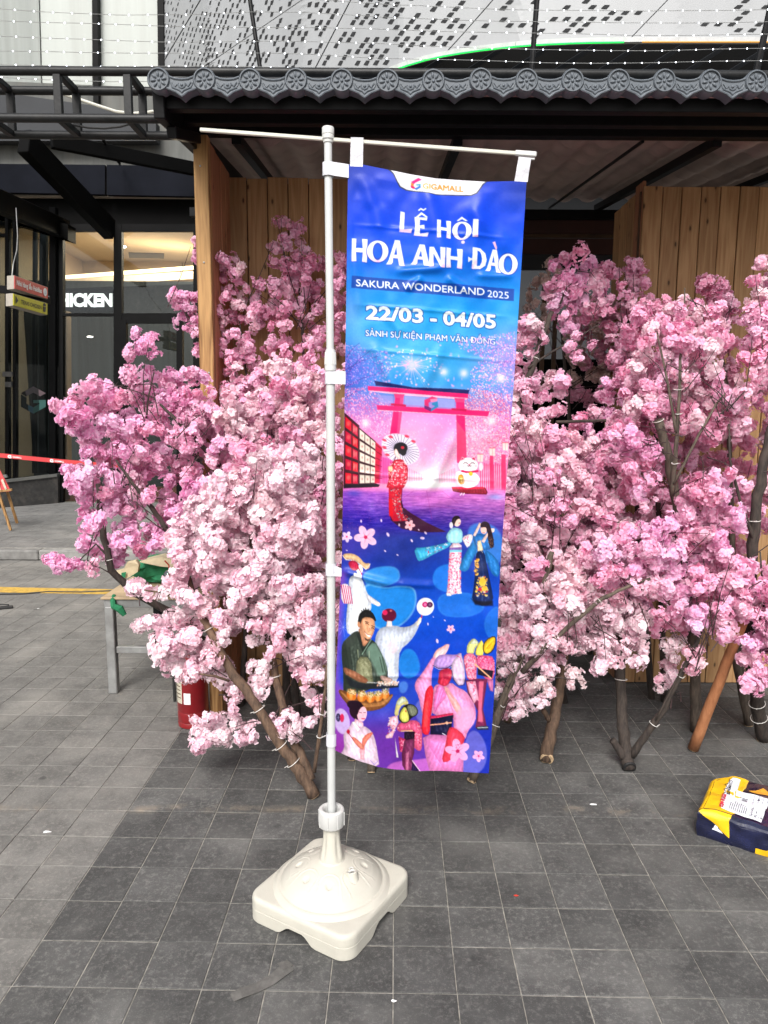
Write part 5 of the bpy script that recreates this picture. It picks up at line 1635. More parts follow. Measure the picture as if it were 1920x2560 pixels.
# two dancing women, upper right
poly('C', [(810, 380), (900, 378), (1060, 350), (1110, 330), (1110, 372), (980, 430), (860, 492), (835, 470)], (64, 170, 214), rnd=1); dots('C', [(900, 385), (1090, 345), (1090, 380), (920, 445)], 90, .6, 1.8, [(200, 40, 80), (240, 200, 220), (250, 235, 240)], .95)
poly('C', [(1068, 290), (1110, 230), (1150, 222), (1200, 240), (1205, 300), (1195, 350), (1105, 350), (1080, 330)], (150, 210, 226), rnd=1)
poly('C', [(1195, 300), (1270, 268), (1290, 300), (1246, 392), (1215, 350)], (236, 226, 234), rnd=1); dots('C', [(1210, 310), (1270, 290), (1246, 370)], 14, 1, 2.2, [(214, 60, 100)], .8)
poly('C', [(1100, 350), (1196, 346), (1192, 420), (1190, 560), (1186, 700), (1195, 745), (1150, 752), (1070, 770), (1085, 660), (1095, 480)], (238, 208, 220), rnd=1)
dots('C', [(1100, 425), (1192, 425), (1188, 740), (1080, 750)], 420, .6, 1.9, [(214, 50, 100), (235, 120, 160), (190, 40, 90), (245, 225, 232)], .9)
poly('C', [(1100, 385), (1196, 378), (1196, 402), (1100, 408)], (120, 90, 160)); poly('C', [(1100, 404), (1196, 400), (1196, 418), (1100, 422)], (130, 200, 220))
poly('C', [(1070, 745), (1108, 742), (1112, 768), (1076, 768)], (240, 230, 236)); poly('C', [(1160, 735), (1194, 735), (1196, 748), (1165, 752)], (240, 230, 236))
ell('C', 1162, 182, 26, 34, (246, 208, 196), rot=20); poly('C', [(1116, 190), (1118, 150), (1140, 126), (1172, 128), (1186, 148), (1160, 156), (1146, 176), (1136, 210), (1122, 212)], (30, 16, 24), rnd=1); ell('C', 1112, 205, 15, 26, (240, 235, 240), .9); line('C', [(1172, 190), (1184, 184)], 5, (200, 50, 70))
poly('C', [(1280, 280), (1310, 270), (1360, 270), (1420, 290), (1450, 360), (1400, 400), (1310, 400), (1290, 340)], (34, 100, 170), rnd=1)
poly('C', [(1290, 320), (1320, 400), (1270, 500), (1240, 575), (1170, 566), (1190, 500), (1240, 400)], (40, 120, 186), rnd=1); poly('C', [(1370, 390), (1430, 420), (1495, 500), (1490, 610), (1440, 600), (1400, 520)], (34, 110, 184), rnd=1)
poly('C', [(1312, 400), (1372, 396), (1400, 560), (1430, 700), (1446, 800), (1380, 845), (1270, 810), (1290, 680), (1300, 520)], (16, 34, 84), rnd=1)
dots('C', [(1300, 470), (1330, 470), (1325, 600), (1295, 600)], 60, .8, 2.6, [(230, 170, 60), (245, 200, 110), (220, 130, 50)], .95); dots('C', [(1320, 600), (1395, 610), (1400, 760), (1300, 760)], 150, .8, 2.8, [(236, 190, 60), (200, 40, 60), (240, 225, 200), (240, 205, 90), (220, 150, 60), (40, 60, 120)], .95)
ell('C', 1358, 650, 28, 34, (238, 196, 70), .95); ell('C', 1376, 700, 22, 20, (236, 180, 60), .9); ell('C', 1338, 708, 14, 14, (196, 40, 60)); poly('C', [(1268, 785), (1300, 800), (1440, 800), (1440, 838), (1300, 834)], (14, 14, 30), .8, 2)
poly('C', [(1285, 285), (1335, 180), (1352, 190), (1320, 262), (1302, 292)], (244, 205, 196)); poly('C', [(1350, 330), (1410, 240), (1452, 222), (1450, 250), (1400, 290), (1372, 344)], (244, 205, 196)); ell('C', 1436, 238, 18, 14, (246, 215, 205))
poly('C', [(1340, 210), (1350, 178), (1385, 168), (1412, 184), (1424, 220), (1445, 300), (1450, 370), (1420, 390), (1400, 300), (1402, 250)], (40, 20, 34), rnd=1); ell('C', 1368, 238, 24, 34, (240, 196, 186), rot=-10); poly('C', [(1342, 222), (1350, 190), (1400, 188), (1406, 230), (1380, 214)], (34, 16, 30), rnd=1); line('C', [(1360, 262), (1374, 262)], 5, (190, 40, 60))
dots('C', [(1400, 290), (1450, 300), (1450, 380), (1410, 390)], 50, .6, 1.5, [(150, 110, 60), (90, 60, 50)], .8); poly('C', [(1320, 330), (1345, 320), (1365, 400), (1320, 410)], (220, 196, 160)); line('C', [(1316, 350), (1360, 420)], 5, (240, 220, 210), .7)
# hat woman on the left edge, white robe
poly('C', [(290, 640), (320, 590), (380, 585), (410, 640), (440, 730), (470, 780), (476, 870), (380, 1060), (290, 1070), (270, 1000), (280, 850), (300, 740)], (222, 228, 240), rnd=1)
poly('C', [(430, 730), (500, 780), (548, 812), (540, 834), (480, 820), (440, 790)], (230, 228, 240), rnd=1); ell('C', 522, 818, 24, 15, (246, 226, 220), rot=20)
dots('C', [(340, 720), (420, 720), (420, 820), (340, 800)], 26, .8, 2.2, [(200, 215, 200), (220, 190, 200)], .5, 1.2)
poly('C', [(228, 680), (250, 664), (296, 670), (326, 790), (300, 826), (236, 820)], (236, 226, 236), rnd=1)
for k in range(5): line('C', [(234 + k * 17, 676 + k * 3), (262 + k * 15, 820)], 8, (180, 50, 100), .95)
poly('C', [(244, 440), (262, 424), (330, 424), (380, 450), (420, 500), (466, 492), (458, 540), (420, 545), (380, 500), (320, 470), (262, 474)], (226, 184, 140), rnd=1); line('C', [(244, 440), (270, 474), (330, 478), (390, 510), (430, 546), (464, 500)], 5, (246, 230, 215))
ell('C', 380, 545, 26, 36, (240, 225, 225)); poly('C', [(290, 490), (330, 474), (372, 500), (372, 550), (330, 560), (296, 530)], (170, 24, 60), rnd=1); line('C', [(350, 500), (400, 584)], 6, (190, 30, 60)); poly('C', [(336, 570), (395, 580), (400, 610), (330, 600)], (228, 228, 238))
# woman from behind with a fan
poly('C', [(500, 1100), (530, 1020), (590, 995), (660, 990), (720, 1010), (800, 1000), (838, 960), (876, 940), (836, 1050), (780, 1130), (700, 1190), (690, 1300), (690, 1436), (600, 1500), (560, 1380), (510, 1180)], (208, 216, 234), rnd=1)
poly('C', [(620, 1110), (670, 1130), (690, 1190), (640, 1230), (590, 1180)], (236, 205, 210), .6, 3, 1)
poly('C', [(832, 1000), (846, 950), (862, 935), (876, 940), (870, 975), (842, 1010)], (246, 222, 200)); line('C', [(872, 940), (880, 905)], 9, (200, 60, 90))
ell('C', 904, 852, 70, 72, (234, 234, 240)); ell('C', 902, 836, 23, 23, (196, 40, 110)); ell('C', 940, 838, 23, 23, (70, 20, 60)); ell('C', 902, 836, 12, 12, (240, 190, 220), .5); ell('C', 940, 838, 12, 12, (180, 140, 180), .5)
ell('C', 614, 908, 58, 54, (90, 10, 44)); ell('C', 582, 885, 20, 20, (214, 40, 90)); poly('C', [(600, 950), (636, 955), (640, 1000), (590, 1000)], (234, 214, 214)); ell('C', 628, 872, 10, 8, (220, 120, 110), .8)
for k in range(9): line('C', [(250, 1010), (250 + 60 * math.cos(R(k * 40)), 1010 + 70 * math.sin(R(k * 40)))], 3, (180, 190, 240), .5)
# smiling cook
poly('C', [(240, 1130), (290, 1080), (350, 1030), (400, 1050), (440, 1090), (500, 1110), (540, 1180), (590, 1290), (610, 1390), (580, 1460), (250, 1560), (250, 1370), (236, 1240)], (46, 56, 48), rnd=1)
poly('C', [(420, 1170), (500, 1110), (540, 1190), (590, 1290), (600, 1370), (530, 1400), (490, 1300)], (110, 140, 124), .85, 3, 1)
poly('C', [(372, 1000), (440, 1060), (470, 1100), (410, 1170), (372, 1080)], (176, 120, 90), rnd=1)
poly('C', [(355, 1060), (380, 1040), (410, 1165), (470, 1095), (486, 1110), (410, 1210)], (24, 34, 30)); line('C', [(472, 1100), (400, 1216)], 7, (150, 180, 160), .8)
poly('C', [(366, 950), (400, 920), (480, 920), (506, 970), (498, 1040), (466, 1100), (440, 1112), (410, 1090), (384, 1020)], (202, 146, 110), rnd=1); poly('C', [(366, 960), (400, 940), (400, 1040), (385, 1020)], (160, 104, 76), .7, 2)
poly('C', [(362, 990), (372, 910), (400, 880), (430, 862), (480, 880), (512, 940), (506, 962), (480, 930), (410, 925), (384, 980), (384, 1010)], (18, 18, 20), rnd=1); 
for x, y in ((415, 868), (432, 860), (452, 868), (400, 880), (470, 880)): line('C', [(x, y + 24), (x - 4, y - 6)], 7, (18, 18, 20))
line('C', [(428, 978), (440, 972), (452, 984)], 5, (50, 26, 20)); line('C', [(474, 1010), (486, 1008), (496, 1020)], 5, (50, 26, 20)); line('C', [(424, 962), (452, 966)], 5, (36, 20, 16)); line('C', [(476, 992), (500, 1002)], 5, (36, 20, 16))
poly('C', [(422, 1040), (446, 1062), (474, 1066), (460, 1082), (436, 1070)], (246, 240, 236)); line('C', [(418, 1036), (444, 1060), (478, 1066)], 3, (110, 40, 36)); poly('C', [(418, 1080), (440, 1096), (464, 1094), (446, 1112), (424, 1100)], (50, 30, 26), .8); line('C', [(458, 1010), (462, 1030), (452, 1036)], 4, (150, 90, 66), .8)
ell('C', 374, 985, 12, 22, (190, 130, 96)); line('C', [(486, 985), (494, 985)], 3, (150, 90, 70), .6)
poly('C', [(360, 1230), (470, 1240), (486, 1420), (500, 1460), (380, 1460), (350, 1400)], (120, 122, 92), rnd=1); dots('C', [(365, 1240), (468, 1250), (486, 1430), (385, 1430)], 260, .5, 1.2, [(160, 160, 130), (80, 84, 62), (190, 185, 150)], .5)
line('C', [(366, 1180), (370, 1240)], 7, (130, 140, 116)); line('C', [(456, 1190), (456, 1240)], 7, (150, 160, 140))
for x0 in (270, 300, 540, 560): line('C', [(x0, 1160 + (x0 > 500) * 80), (x0 + 26, 1330 + (x0 > 500) * 30)], 7, (26, 32, 28), .6)
poly('D', [(245, 200), (330, 220), (400, 260), (450, 300), (440, 330), (390, 320), (300, 270), (262, 260)], (150, 96, 70), rnd=1); poly('D', [(540, 262), (600, 280), (650, 310), (620, 330), (550, 310)], (196, 160, 150), rnd=1)
poly('D', [(262, 270), (330, 300), (430, 330), (480, 330), (560, 330), (690, 345), (690, 372), (560, 382), (400, 372), (300, 350)], (26, 30, 36), .9, 1.4); line('D', [(440, 320), (680, 345)], 5, (190, 190, 200)); dots('D', [(520, 318), (690, 325), (680, 358), (520, 352)], 170, .8, 2.0, [(236, 200, 180), (250, 240, 230), (220, 160, 130)], .9)
# dumpling boat
poly('D', [(205, 392), (260, 392), (340, 430), (500, 470), (640, 420), (648, 440), (600, 510), (520, 548), (400, 552), (300, 520), (230, 450)], (120, 72, 40), rnd=1); poly('D', [(206, 392), (300, 440), (420, 490), (540, 490), (646, 425), (640, 450), (560, 520), (420, 520), (300, 480)], (190, 130, 76), .9, 1, 1)
for y in (505, 522, 536): line('D', [(320, y - 16), (430, y), (560, y - 8)], 3, (110, 60, 30), .7)
for k, (x, y) in enumerate(((318, 420), (400, 432), (468, 446), (530, 440), (585, 428))):
    ell('D', x, y, 40 - k * 2, 44 - k * 3, (206, 110, 40)); ell('D', x - 6, y + 12, 14, 26, (240, 170, 90), .8, 2); ell('D', x, y - 24, 34 - k * 2, 22, (236, 214, 170), .8, 3)
    dots('D', [(x - 30, y - 50), (x + 30, y - 50), (x + 26, y - 5), (x - 26, y - 5)], 70, .5, 1.3, [(96, 110, 40), (130, 130, 60), (250, 236, 200), (150, 60, 30)], .9)
# geisha with a round fan, lower left
ell('D', 240, 640, 62, 100, (190, 170, 214), .9, 1, -8); ell('D', 210, 612, 19, 32, (30, 26, 60)); ell('D', 240, 614, 16, 32, (196, 40, 80)); 
for k in range(6): line('D', [(210, 612), (210 + 15 * math.cos(k), 612 + 24 * math.sin(k))], 3, (170, 160, 210), .7)
ell('D', 356, 540, 58, 76, (34, 12, 30)); ell('D', 340, 500, 60, 40, (30, 10, 28)); ell('D', 400, 572, 38, 60, (246, 190, 206), rot=8); poly('D', [(345, 560), (372, 500), (420, 500), (380, 530), (362, 590)], (32, 12, 30), rnd=1)
line('D', [(376, 556), (396, 562)], 4, (50, 20, 40)); line('D', [(412, 560), (428, 560)], 4, (50, 20, 40)); line('D', [(398, 608), (420, 608)], 7, (200, 20, 60)); line('D', [(406, 570), (410, 590)], 3, (226, 150, 170))
poly('D', [(345, 610), (410, 640), (412, 690), (330, 660)], (242, 190, 205)); 
poly('D', [(255, 790), (250, 740), (300, 680), (320, 640), (345, 640), (380, 690), (410, 660), (470, 700), (500, 760), (520, 860), (524, 900), (540, 1004), (400, 970), (225, 905), (260, 850)], (234, 206, 226), rnd=1)
poly('D', [(318, 640), (345, 634), (382, 690), (366, 716)], (250, 236, 240)); poly('D', [(395, 780), (430, 730), (490, 712), (480, 740), (430, 800), (410, 860)], (240, 130, 110), rnd=1); poly('D', [(318, 752), (350, 760), (420, 830), (420, 870), (380, 850), (330, 790)], (240, 140, 120), rnd=1)
poly('D', [(380, 850), (420, 850), (416, 940), (385, 930)], (236, 150, 160), .8); ell('D', 291, 716, 13, 18, (170, 20, 50)); line('D', [(295, 730), (330, 780)], 5, (150, 30, 50)); line('H', [(310, 420), (345, 460), (375, 430)], 5, (120, 100, 200), .8)
# small dancers with folded straw hats
def dancer(tg, f):
    q = lambda P: [f(x, y) for x, y in P]
    poly(tg, q([(620, 600), (680, 590), (690, 650), (660, 700), (640, 760), (590, 765), (586, 745), (640, 700), (610, 650)]), (240, 190, 205))
    dots(tg, q([(610, 600), (680, 600), (660, 740), (600, 750)]), 60, .8, 1.8, [(200, 50, 90), (250, 230, 235)], .8)
    poly(tg, q([(668, 690), (700, 650), (780, 640), (850, 650), (880, 720), (880, 860), (860, 900), (800, 850), (790, 720), (700, 730)]), (220, 90, 130), rnd=1)
    dots(tg, q([(670, 690), (870, 660), (880, 880), (810, 850), (780, 700)]), 150, .8, 1.8, [(150, 20, 60), (245, 190, 205), (250, 220, 225)], .8)
    poly(tg, q([(660, 760), (690, 930), (672, 925)]), (240, 230, 240))
    poly(tg, q([(735, 730), (820, 735), (815, 800), (735, 800)]), (28, 10, 30)); line(tg, q([(712, 720), (800, 728)]), 8, (230, 190, 140))
    poly(tg, q([(690, 760), (745, 790), (750, 900), (700, 880)]), (190, 50, 90), .9); dots(tg, q([(690, 760), (745, 790), (750, 900), (700, 880)]), 60, .8, 1.6, [(250, 200, 210), (120, 10, 50)], .7)
    poly(tg, q([(735, 800), (818, 790), (815, 900), (800, 960), (860, 1050), (745, 1050), (720, 1000), (715, 900)]), (110, 40, 80)); poly(tg, q([(745, 900), (775, 880), (770, 1050), (745, 1050)]), (200, 110, 150), .8)
    poly(tg, q([(800, 980), (860, 1050), (790, 1052)]), (34, 20, 60)); line(tg, q([(800, 965), (862, 1052)]), 6, (235, 210, 230))
    poly(tg, q([(662, 540), (680, 470), (730, 440), (770, 490), (765, 520), (720, 510), (690, 560), (690, 600), (655, 590)]), (210, 200, 130), rnd=1); poly(tg, q([(672, 500), (715, 448), (760, 480), (720, 500), (690, 520)]), (190, 205, 190), .8)
    poly(tg, q([(690, 610), (700, 560), (740, 510), (800, 510), (845, 550), (845, 600), (790, 625), (765, 660), (720, 660), (690, 630)]), (24, 24, 20), rnd=1)
    poly(tg, q([(694, 612), (704, 565), (742, 520), (770, 590), (775, 640), (755, 654), (720, 652)]), (206, 206, 100), rnd=1); poly(tg, q([(752, 520), (800, 516), (840, 552), (838, 596), (795, 616), (770, 580)]), (110, 116, 96), rnd=1); ell(tg, *f(748, 565), 6, 6, (200, 40, 60))
dancer('D', lambda x, y: (x, y))
# the large dancer in pink
PKL, PKD = (240, 150, 200), (214, 100, 170)
poly('D', [(975, 110), (1000, 80), (1040, 60), (1075, 38), (1100, 42), (1090, 80), (1060, 130), (1030, 150), (990, 170), (960, 150)], (250, 196, 196), rnd=1)
for k in range(4): line('D', [(1030 + k * 12, 110 - k * 8), (1060 + k * 14, 50 - k * 3)], 3, (230, 140, 160), .7)
poly('D', [(815, 380), (830, 320), (880, 260), (930, 180), (970, 130), (1000, 170), (960, 220), (950, 330), (960, 560), (945, 640), (900, 640), (870, 560), (850, 450)], PKL, rnd=1)
poly('D', [(960, 200), (1000, 130), (1060, 120), (1150, 125), (1180, 105), (1200, 115), (1130, 205), (1070, 240), (1000, 235)], (176, 140, 204), rnd=1); line('D', [(965, 205), (1010, 232), (1080, 232), (1135, 195)], 7, (40, 30, 90)); line('D', [(968, 210), (1010, 238), (1082, 238), (1138, 200)], 3, (226, 200, 226))
poly('D', [(1120, 180), (1180, 105), (1200, 130), (1222, 260), (1215, 360), (1160, 365), (1115, 300), (1110, 240)], (206, 180, 206), rnd=1); line('D', [(1116, 250), (1130, 320), (1165, 366), (1214, 358), (1222, 300)], 6, (60, 40, 90)); line('D', [(1150, 130), (1180, 140), (1190, 180)], 4, (190, 40, 90)); 
poly('D', [(1015, 250), (1060, 235), (1115, 235), (1118, 300), (1090, 360), (1060, 390), (1000, 350), (1010, 300)], (190, 44, 70), rnd=1); poly('D', [(1040, 250), (1100, 250), (1090, 320), (1040, 300)], (150, 24, 60), .7, 2)
poly('D', [(965, 380), (1000, 345), (1060, 380), (1110, 340), (1160, 380), (1220, 400), (1280, 470), (1308, 560), (1300, 640), (1240, 720), (1220, 800), (1130, 720), (1125, 600), (960, 610), (945, 500)], PKL, rnd=1)
poly('D', [(1000, 345), (1060, 380), (1080, 450), (1010, 520), (970, 590), (965, 470)], (232, 120, 186), rnd=1); line('D', [(1060, 380), (975, 590)], 4, (200, 70, 140), .8); line('D', [(1060, 390), (1120, 560)], 4, (210, 90, 150), .6)
poly('D', [(905, 400), (945, 350), (968, 380), (965, 470), (945, 640), (940, 760), (905, 770), (872, 740), (880, 600), (895, 480)], (226, 44, 60), rnd=1); poly('D', [(900, 500), (930, 480), (920, 700), (890, 700)], (240, 90, 90), .6, 2)
poly('D', [(1048, 380), (1075, 372), (1120, 440), (1160, 480), (1200, 560), (1180, 620), (1140, 560), (1100, 490)], (250, 180, 180), rnd=1)
for k in range(4): line('D', [(1050 + k * 14, 376 + k * 8), (1110 + k * 10, 450 + k * 12)], 3, (226, 120, 140), .6)
poly('D', [(1160, 540), (1260, 520), (1305, 600), (1280, 680), (1200, 730), (1140, 680)], (238, 170, 210), .8, 3, 1); line('D', [(1300, 560), (1250, 700), (1180, 760)], 4, (210, 110, 170), .6)
poly('D', [(940, 610), (1125, 580), (1128, 620), (940, 640)], (196, 40, 80)); poly('D', [(946, 632), (1128, 596), (1100, 760), (944, 766)], (16, 16, 50)); line('D', [(946, 684), (1110, 658)], 10, (236, 160, 130)); poly('D', [(1058, 660), (1076, 648), (1092, 662), (1076, 678)], (236, 180, 150)); line('D', [(1040, 745), (1066, 758)], 7, (220, 215, 235))
poly('D', [(885, 790), (940, 762), (1100, 755), (1210, 800), (1205, 1056), (940, 1060), (905, 930)], (226, 130, 194), rnd=0)
for k in range(9): line('D', [(900 + k * 12, 800 + k * 6), (990 + k * 10, 940 + k * 16)], 4, (190, 90, 160), .45)
poly('D', [(1085, 700), (1135, 690), (1220, 760), (1210, 820), (1140, 900), (1100, 970), (1030, 985), (1060, 850)], (236, 60, 80), .95, rnd=1)
bloss('D', 1160, 880, 98, (246, 176, 222), (190, 30, 90), -.5); dots('D', [(1100, 800), (1200, 770), (1180, 880), (1110, 880)], 30, .5, 1.0, [(120, 20, 60)], .8)
# dancers by the right edge
poly('C', [(1232, 1210), (1240, 1150), (1290, 1096), (1335, 1140), (1300, 1180), (1290, 1230), (1240, 1225)], (206, 206, 130), rnd=1); poly('C', [(1262, 1150), (1290, 1105), (1330, 1140), (1290, 1150)], (196, 206, 190), .8)
poly('C', [(1296, 1230), (1320, 1150), (1362, 1104), (1372, 1230), (1330, 1240)], (226, 206, 90), rnd=1)
poly('C', [(1354, 1180), (1380, 1110), (1450, 1066), (1468, 1110), (1440, 1200), (1380, 1232)], (30, 26, 20), rnd=1); poly('C', [(1360, 1180), (1384, 1116), (1448, 1074), (1460, 1112), (1434, 1194), (1382, 1224)], (238, 190, 50), rnd=1)
for k in range(7): line('C', [(1388, 1176), (1440 + 10 * math.cos(k), 1100 + k * 14)], 2.5, (190, 130, 30), .7)
poly('C', [(1205, 1260), (1240, 1220), (1300, 1225), (1320, 1300), (1310, 1350), (1310, 1436), (1240, 1436), (1220, 1340)], (224, 120, 150), rnd=1); dots('C', [(1215, 1240), (1310, 1240), (1300, 1430), (1240, 1430)], 160, .8, 1.8, [(170, 30, 70), (250, 210, 220)], .85)
poly('C', [(1296, 1240), (1380, 1230), (1450, 1240), (1452, 1400), (1400, 1436), (1340, 1370)], (226, 96, 140), rnd=1); dots('C', [(1300, 1240), (1450, 1240), (1450, 1380), (1350, 1360)], 150, .8, 1.8, [(170, 20, 70), (250, 180, 200)], .85)
poly('D', [(1320, 220), (1440, 230), (1430, 290), (1320, 270)], (24, 14, 34)); line('D', [(1300, 190), (1420, 290)], 12, (226, 170, 130))
poly('D', [(1225, 320), (1320, 300), (1395, 300), (1370, 470), (1360, 540), (1390, 680), (1300, 690), (1320, 560), (1290, 500), (1240, 420)], (120, 40, 80)); poly('D', [(1232, 330), (1300, 320), (1330, 480), (1312, 470), (1290, 500), (1250, 410)], (244, 170, 196)); poly('D', [(1330, 320), (1365, 320), (1350, 540), (1360, 640), (1320, 640)], (230, 110, 140), .9, 1.5); dots('D', [(1235, 330), (1310, 330), (1300, 470)], 40, .8, 2, [(200, 40, 80)], .7)
poly('D', [(1302, 690), (1350, 675), (1400, 670), (1402, 700), (1320, 708)], (40, 50, 70)); line('D', [(1318, 690), (1396, 682)], 6, (190, 200, 210))
poly('D', [(1390, 310), (1440, 300), (1440, 400), (1415, 390)], (206, 110, 150), .9)
# soft shading noise and embossed edges painted into the picture, plus weave grain
low = np.clip((YY - 1080) / 60, 0, 1)
ph_ = (vnoise(XX, YY, 11, 51) * .45 + vnoise(XX + YY * .4, YY, 5, 52) * .35 + vnoise(XX, YY, 2.6, 53) * .2 - .5)
cv *= (1 + ph_ * .14 * low)[..., None]
gx_ = np.zeros_like(XX); lum = cv.mean(-1)
gx_[1:-1, 1:-1] = (lum[2:, 1:-1] - lum[:-2, 1:-1]) * .5 + (lum[1:-1, 2:] - lum[1:-1, :-2]) * .5
cv -= np.clip(gx_, -40, 40)[..., None] * .35 * low[..., None]
cv += (vnoise(XX, YY, 3, 40)[..., None] - .5) * 6
cv = np.clip(cv, 0, 255)

# bring the print onto the cloth
fi = np.clip(by - CY0 - .5, 0, CH - 1.01); fj = np.clip(bx - CX0 - .5, 0, CW - 1.01)
i0 = fi.astype(int); j0 = fj.astype(int); di = (fi - i0)[..., None]; dj = (fj - j0)[..., None]
px_ = (cv[i0, j0] * (1 - dj) + cv[i0, j0 + 1] * dj) * (1 - di) + (cv[i0 + 1, j0] * (1 - dj) + cv[i0 + 1, j0 + 1] * dj) * di
s8 = px_ / 255.0
lin = np.where(s8 <= .04045, s8 / 12.92, ((s8 + .055) / 1.055) ** 2.4)
g_ = lin.mean(-1, keepdims=True)
lin = np.clip((g_ + (lin - g_) * 1.04) * .82, 0, .72)
orig = np.array(ban.location)
co = np.stack([wx - orig[0], wy - orig[1], wz - orig[2]], -1).reshape(-1, 3).astype(np.float32)
idx = np.arange(NU * NV).reshape(NV, NU)
qd = np.stack([idx[:-1, :-1], idx[1:, :-1], idx[1:, 1:], idx[:-1, 1:]], -1).reshape(-1, 4)
me = bpy.data.meshes.new('cloth')
me.vertices.add(len(co)); me.vertices.foreach_set('co', co.ravel())
me.loops.add(qd.size); me.loops.foreach_set('vertex_index', qd.ravel().astype(np.int32))
me.polygons.add(len(qd)); me.polygons.foreach_set('loop_start', (np.arange(len(qd)) * 4).astype(np.int32))
me.polygons.foreach_set('use_smooth', np.ones(len(qd), bool))
me.update(calc_edges=True)
at = me.color_attributes.new('print', 'FLOAT_COLOR', 'POINT')
at.data.foreach_set('color', np.concatenate([lin.reshape(-1, 3), np.ones((NU * NV, 1))], 1).astype(np.float32).ravel())
m, t, b = nt('printed_satin')
an = N(t, 'ShaderNodeAttribute', attribute_name='print')
L(t, an.outputs['Color'], b.inputs['Base Color'])
b.inputs['Roughness'].default_value = .36
b.inputs['Specular IOR Level'].default_value = .26
b.inputs['Sheen Weight'].default_value = .0
tcn = N(t, 'ShaderNodeTexCoord')
nz = N(t, 'ShaderNodeTexNoise', Scale=900.0, Detail=2.0)
L(t, tcn.outputs['Object'], nz.inputs['Vector'])
bpn = N(t, 'ShaderNodeBump', Strength=.12, Distance=.001)
L(t, nz.outputs[0], bpn.inputs['Height']); L(t, bpn.outputs[0], b.inputs['Normal'])
out = [n for n in t.nodes if n.type == 'OUTPUT_MATERIAL'][0]
tl = N(t, 'ShaderNodeBsdfTranslucent')
L(t, an.outputs['Color'], tl.inputs[0])
mxs = N(t, 'ShaderNodeMixShader'); mxs.inputs[0].default_value = .12
L(t, b.outputs[0], mxs.inputs[1]); L(t, tl.outputs[0], mxs.inputs[2]); L(t, mxs.outputs[0], out.inputs[0])
me.materials.append(m)
link('cloth', me, ban, tuple(orig))
# white ribbons sewn to it
def ribbon(pts4, name='ribbon', wave=.002, n=10, along='v'):
    """band through four corners (tl,tr,br,bl) with slight waviness and thickness"""
    tl_, tr_, br_, bl_ = [Vector(p) for p in pts4]
    vs = []
    for i in range(n + 1):
        for j in range(5):
            v, u = i / n, j / 4
            p = tl_.lerp(tr_, u).lerp(bl_.lerp(br_, u), v)
            q = math.sin(v * 7 + u * 3) * wave * math.sin(math.pi * v) if along == 'v' else math.sin(u * 5) * wave
            vs.append(p + Vector((0, q, 0)))
    fs = [(i * 5 + j, (i + 1) * 5 + j, (i + 1) * 5 + j + 1, i * 5 + j + 1) for i in range(n) for j in range(4)]
    mb = MB(); mb.add(vs, fs); mb.add([v + Vector((0, .0015, 0)) for v in vs], [f[::-1] for f in fs])
    return mb
rb = ribbon([W(877, 343, SY - .012), W(908.5, 344, SY - .012), W(907, 417, SY - .004), W(875, 416, SY - .004)]); rb.build('ribbon_loop', M['cloth_white'], ban, smooth=True)
rb = ribbon([W(1297, 392, SY - .012), W(1328, 394, SY - .012), W(1319, 455, SY - .004), W(1286, 453, SY - .004)]); rb.build('ribbon_loop', M['cloth_white'], ban, smooth=True)
for (xa, ya0, ya1, xb, yb0, yb1) in ((811, 407, 441, 872, 411, 445), (816, 929, 960, 864, 928, 961), (818, 1407, 1438, 854, 1421, 1441), (817, 1832, 1863, 830, 1850, 1872)):
    yc = (ya0 + ya1) / 2
    pc = PX(yc)
    rr = .0185
    za, zb2 = W(820, ya0, SY).z, W(820, ya1, SY).z
    mb = MB()
    ring = [(pc.x + rr * math.cos(a), pc.y + rr * math.sin(a)) for a in [R(-180 + 12 * k) for k in range(31)]]
    for k in range(30):
        (xa_, ya_), (xb_, yb_) = ring[k], ring[(k + 1) % 30]
        mb.add([(xa_, ya_, za), (xb_, yb_, za), (xb_, yb_, zb2), (xa_, ya_, zb2)], [(0, 3, 2, 1)])
    tr_, br2 = W(xb, yb0, SY - .006), W(xb, yb1, SY - .006)
    q = ribbon([Vector((pc.x + .002, pc.y - rr - .0005, za)), tr_, br2, Vector((pc.x + .002, pc.y - rr - .0005, zb2))], wave=.0015, along='u')
    mb.add(q.v, q.f)
    mb.build('ribbon_tie', M['cloth_white'], ban, smooth=True)
# ================================================================ BLOSSOM TREES
def petal_material():
    m, t, b = nt('silk_petal')
    oi = N(t, 'ShaderNodeObjectInfo')
    an = N(t, 'ShaderNodeAttribute', attribute_name='tint')
    c_in = mixc(t, 1.0, oi.outputs['Color'], (1, .84, .91), 'MULTIPLY')
    c_tip = mixc(t, .42, oi.outputs['Color'], (.96, .86, .92))
    c = mixc(t, an.outputs['Fac'], c_in, c_tip)
    L(t, c, b.inputs['Base Color'])
    b.inputs['Roughness'].default_value = .75
    b.inputs['Specular IOR Level'].default_value = .15
    out = [n for n in t.nodes if n.type == 'OUTPUT_MATERIAL'][0]
    tl = N(t, 'ShaderNodeBsdfTranslucent')
    L(t, c, tl.inputs[0])
    mx = N(t, 'ShaderNodeMixShader'); mx.inputs[0].default_value = .42
    L(t, b.outputs[0], mx.inputs[1]); L(t, tl.outputs[0], mx.inputs[2]); L(t, mx.outputs[0], out.inputs[0])
    return m
M['petal'] = petal_material()
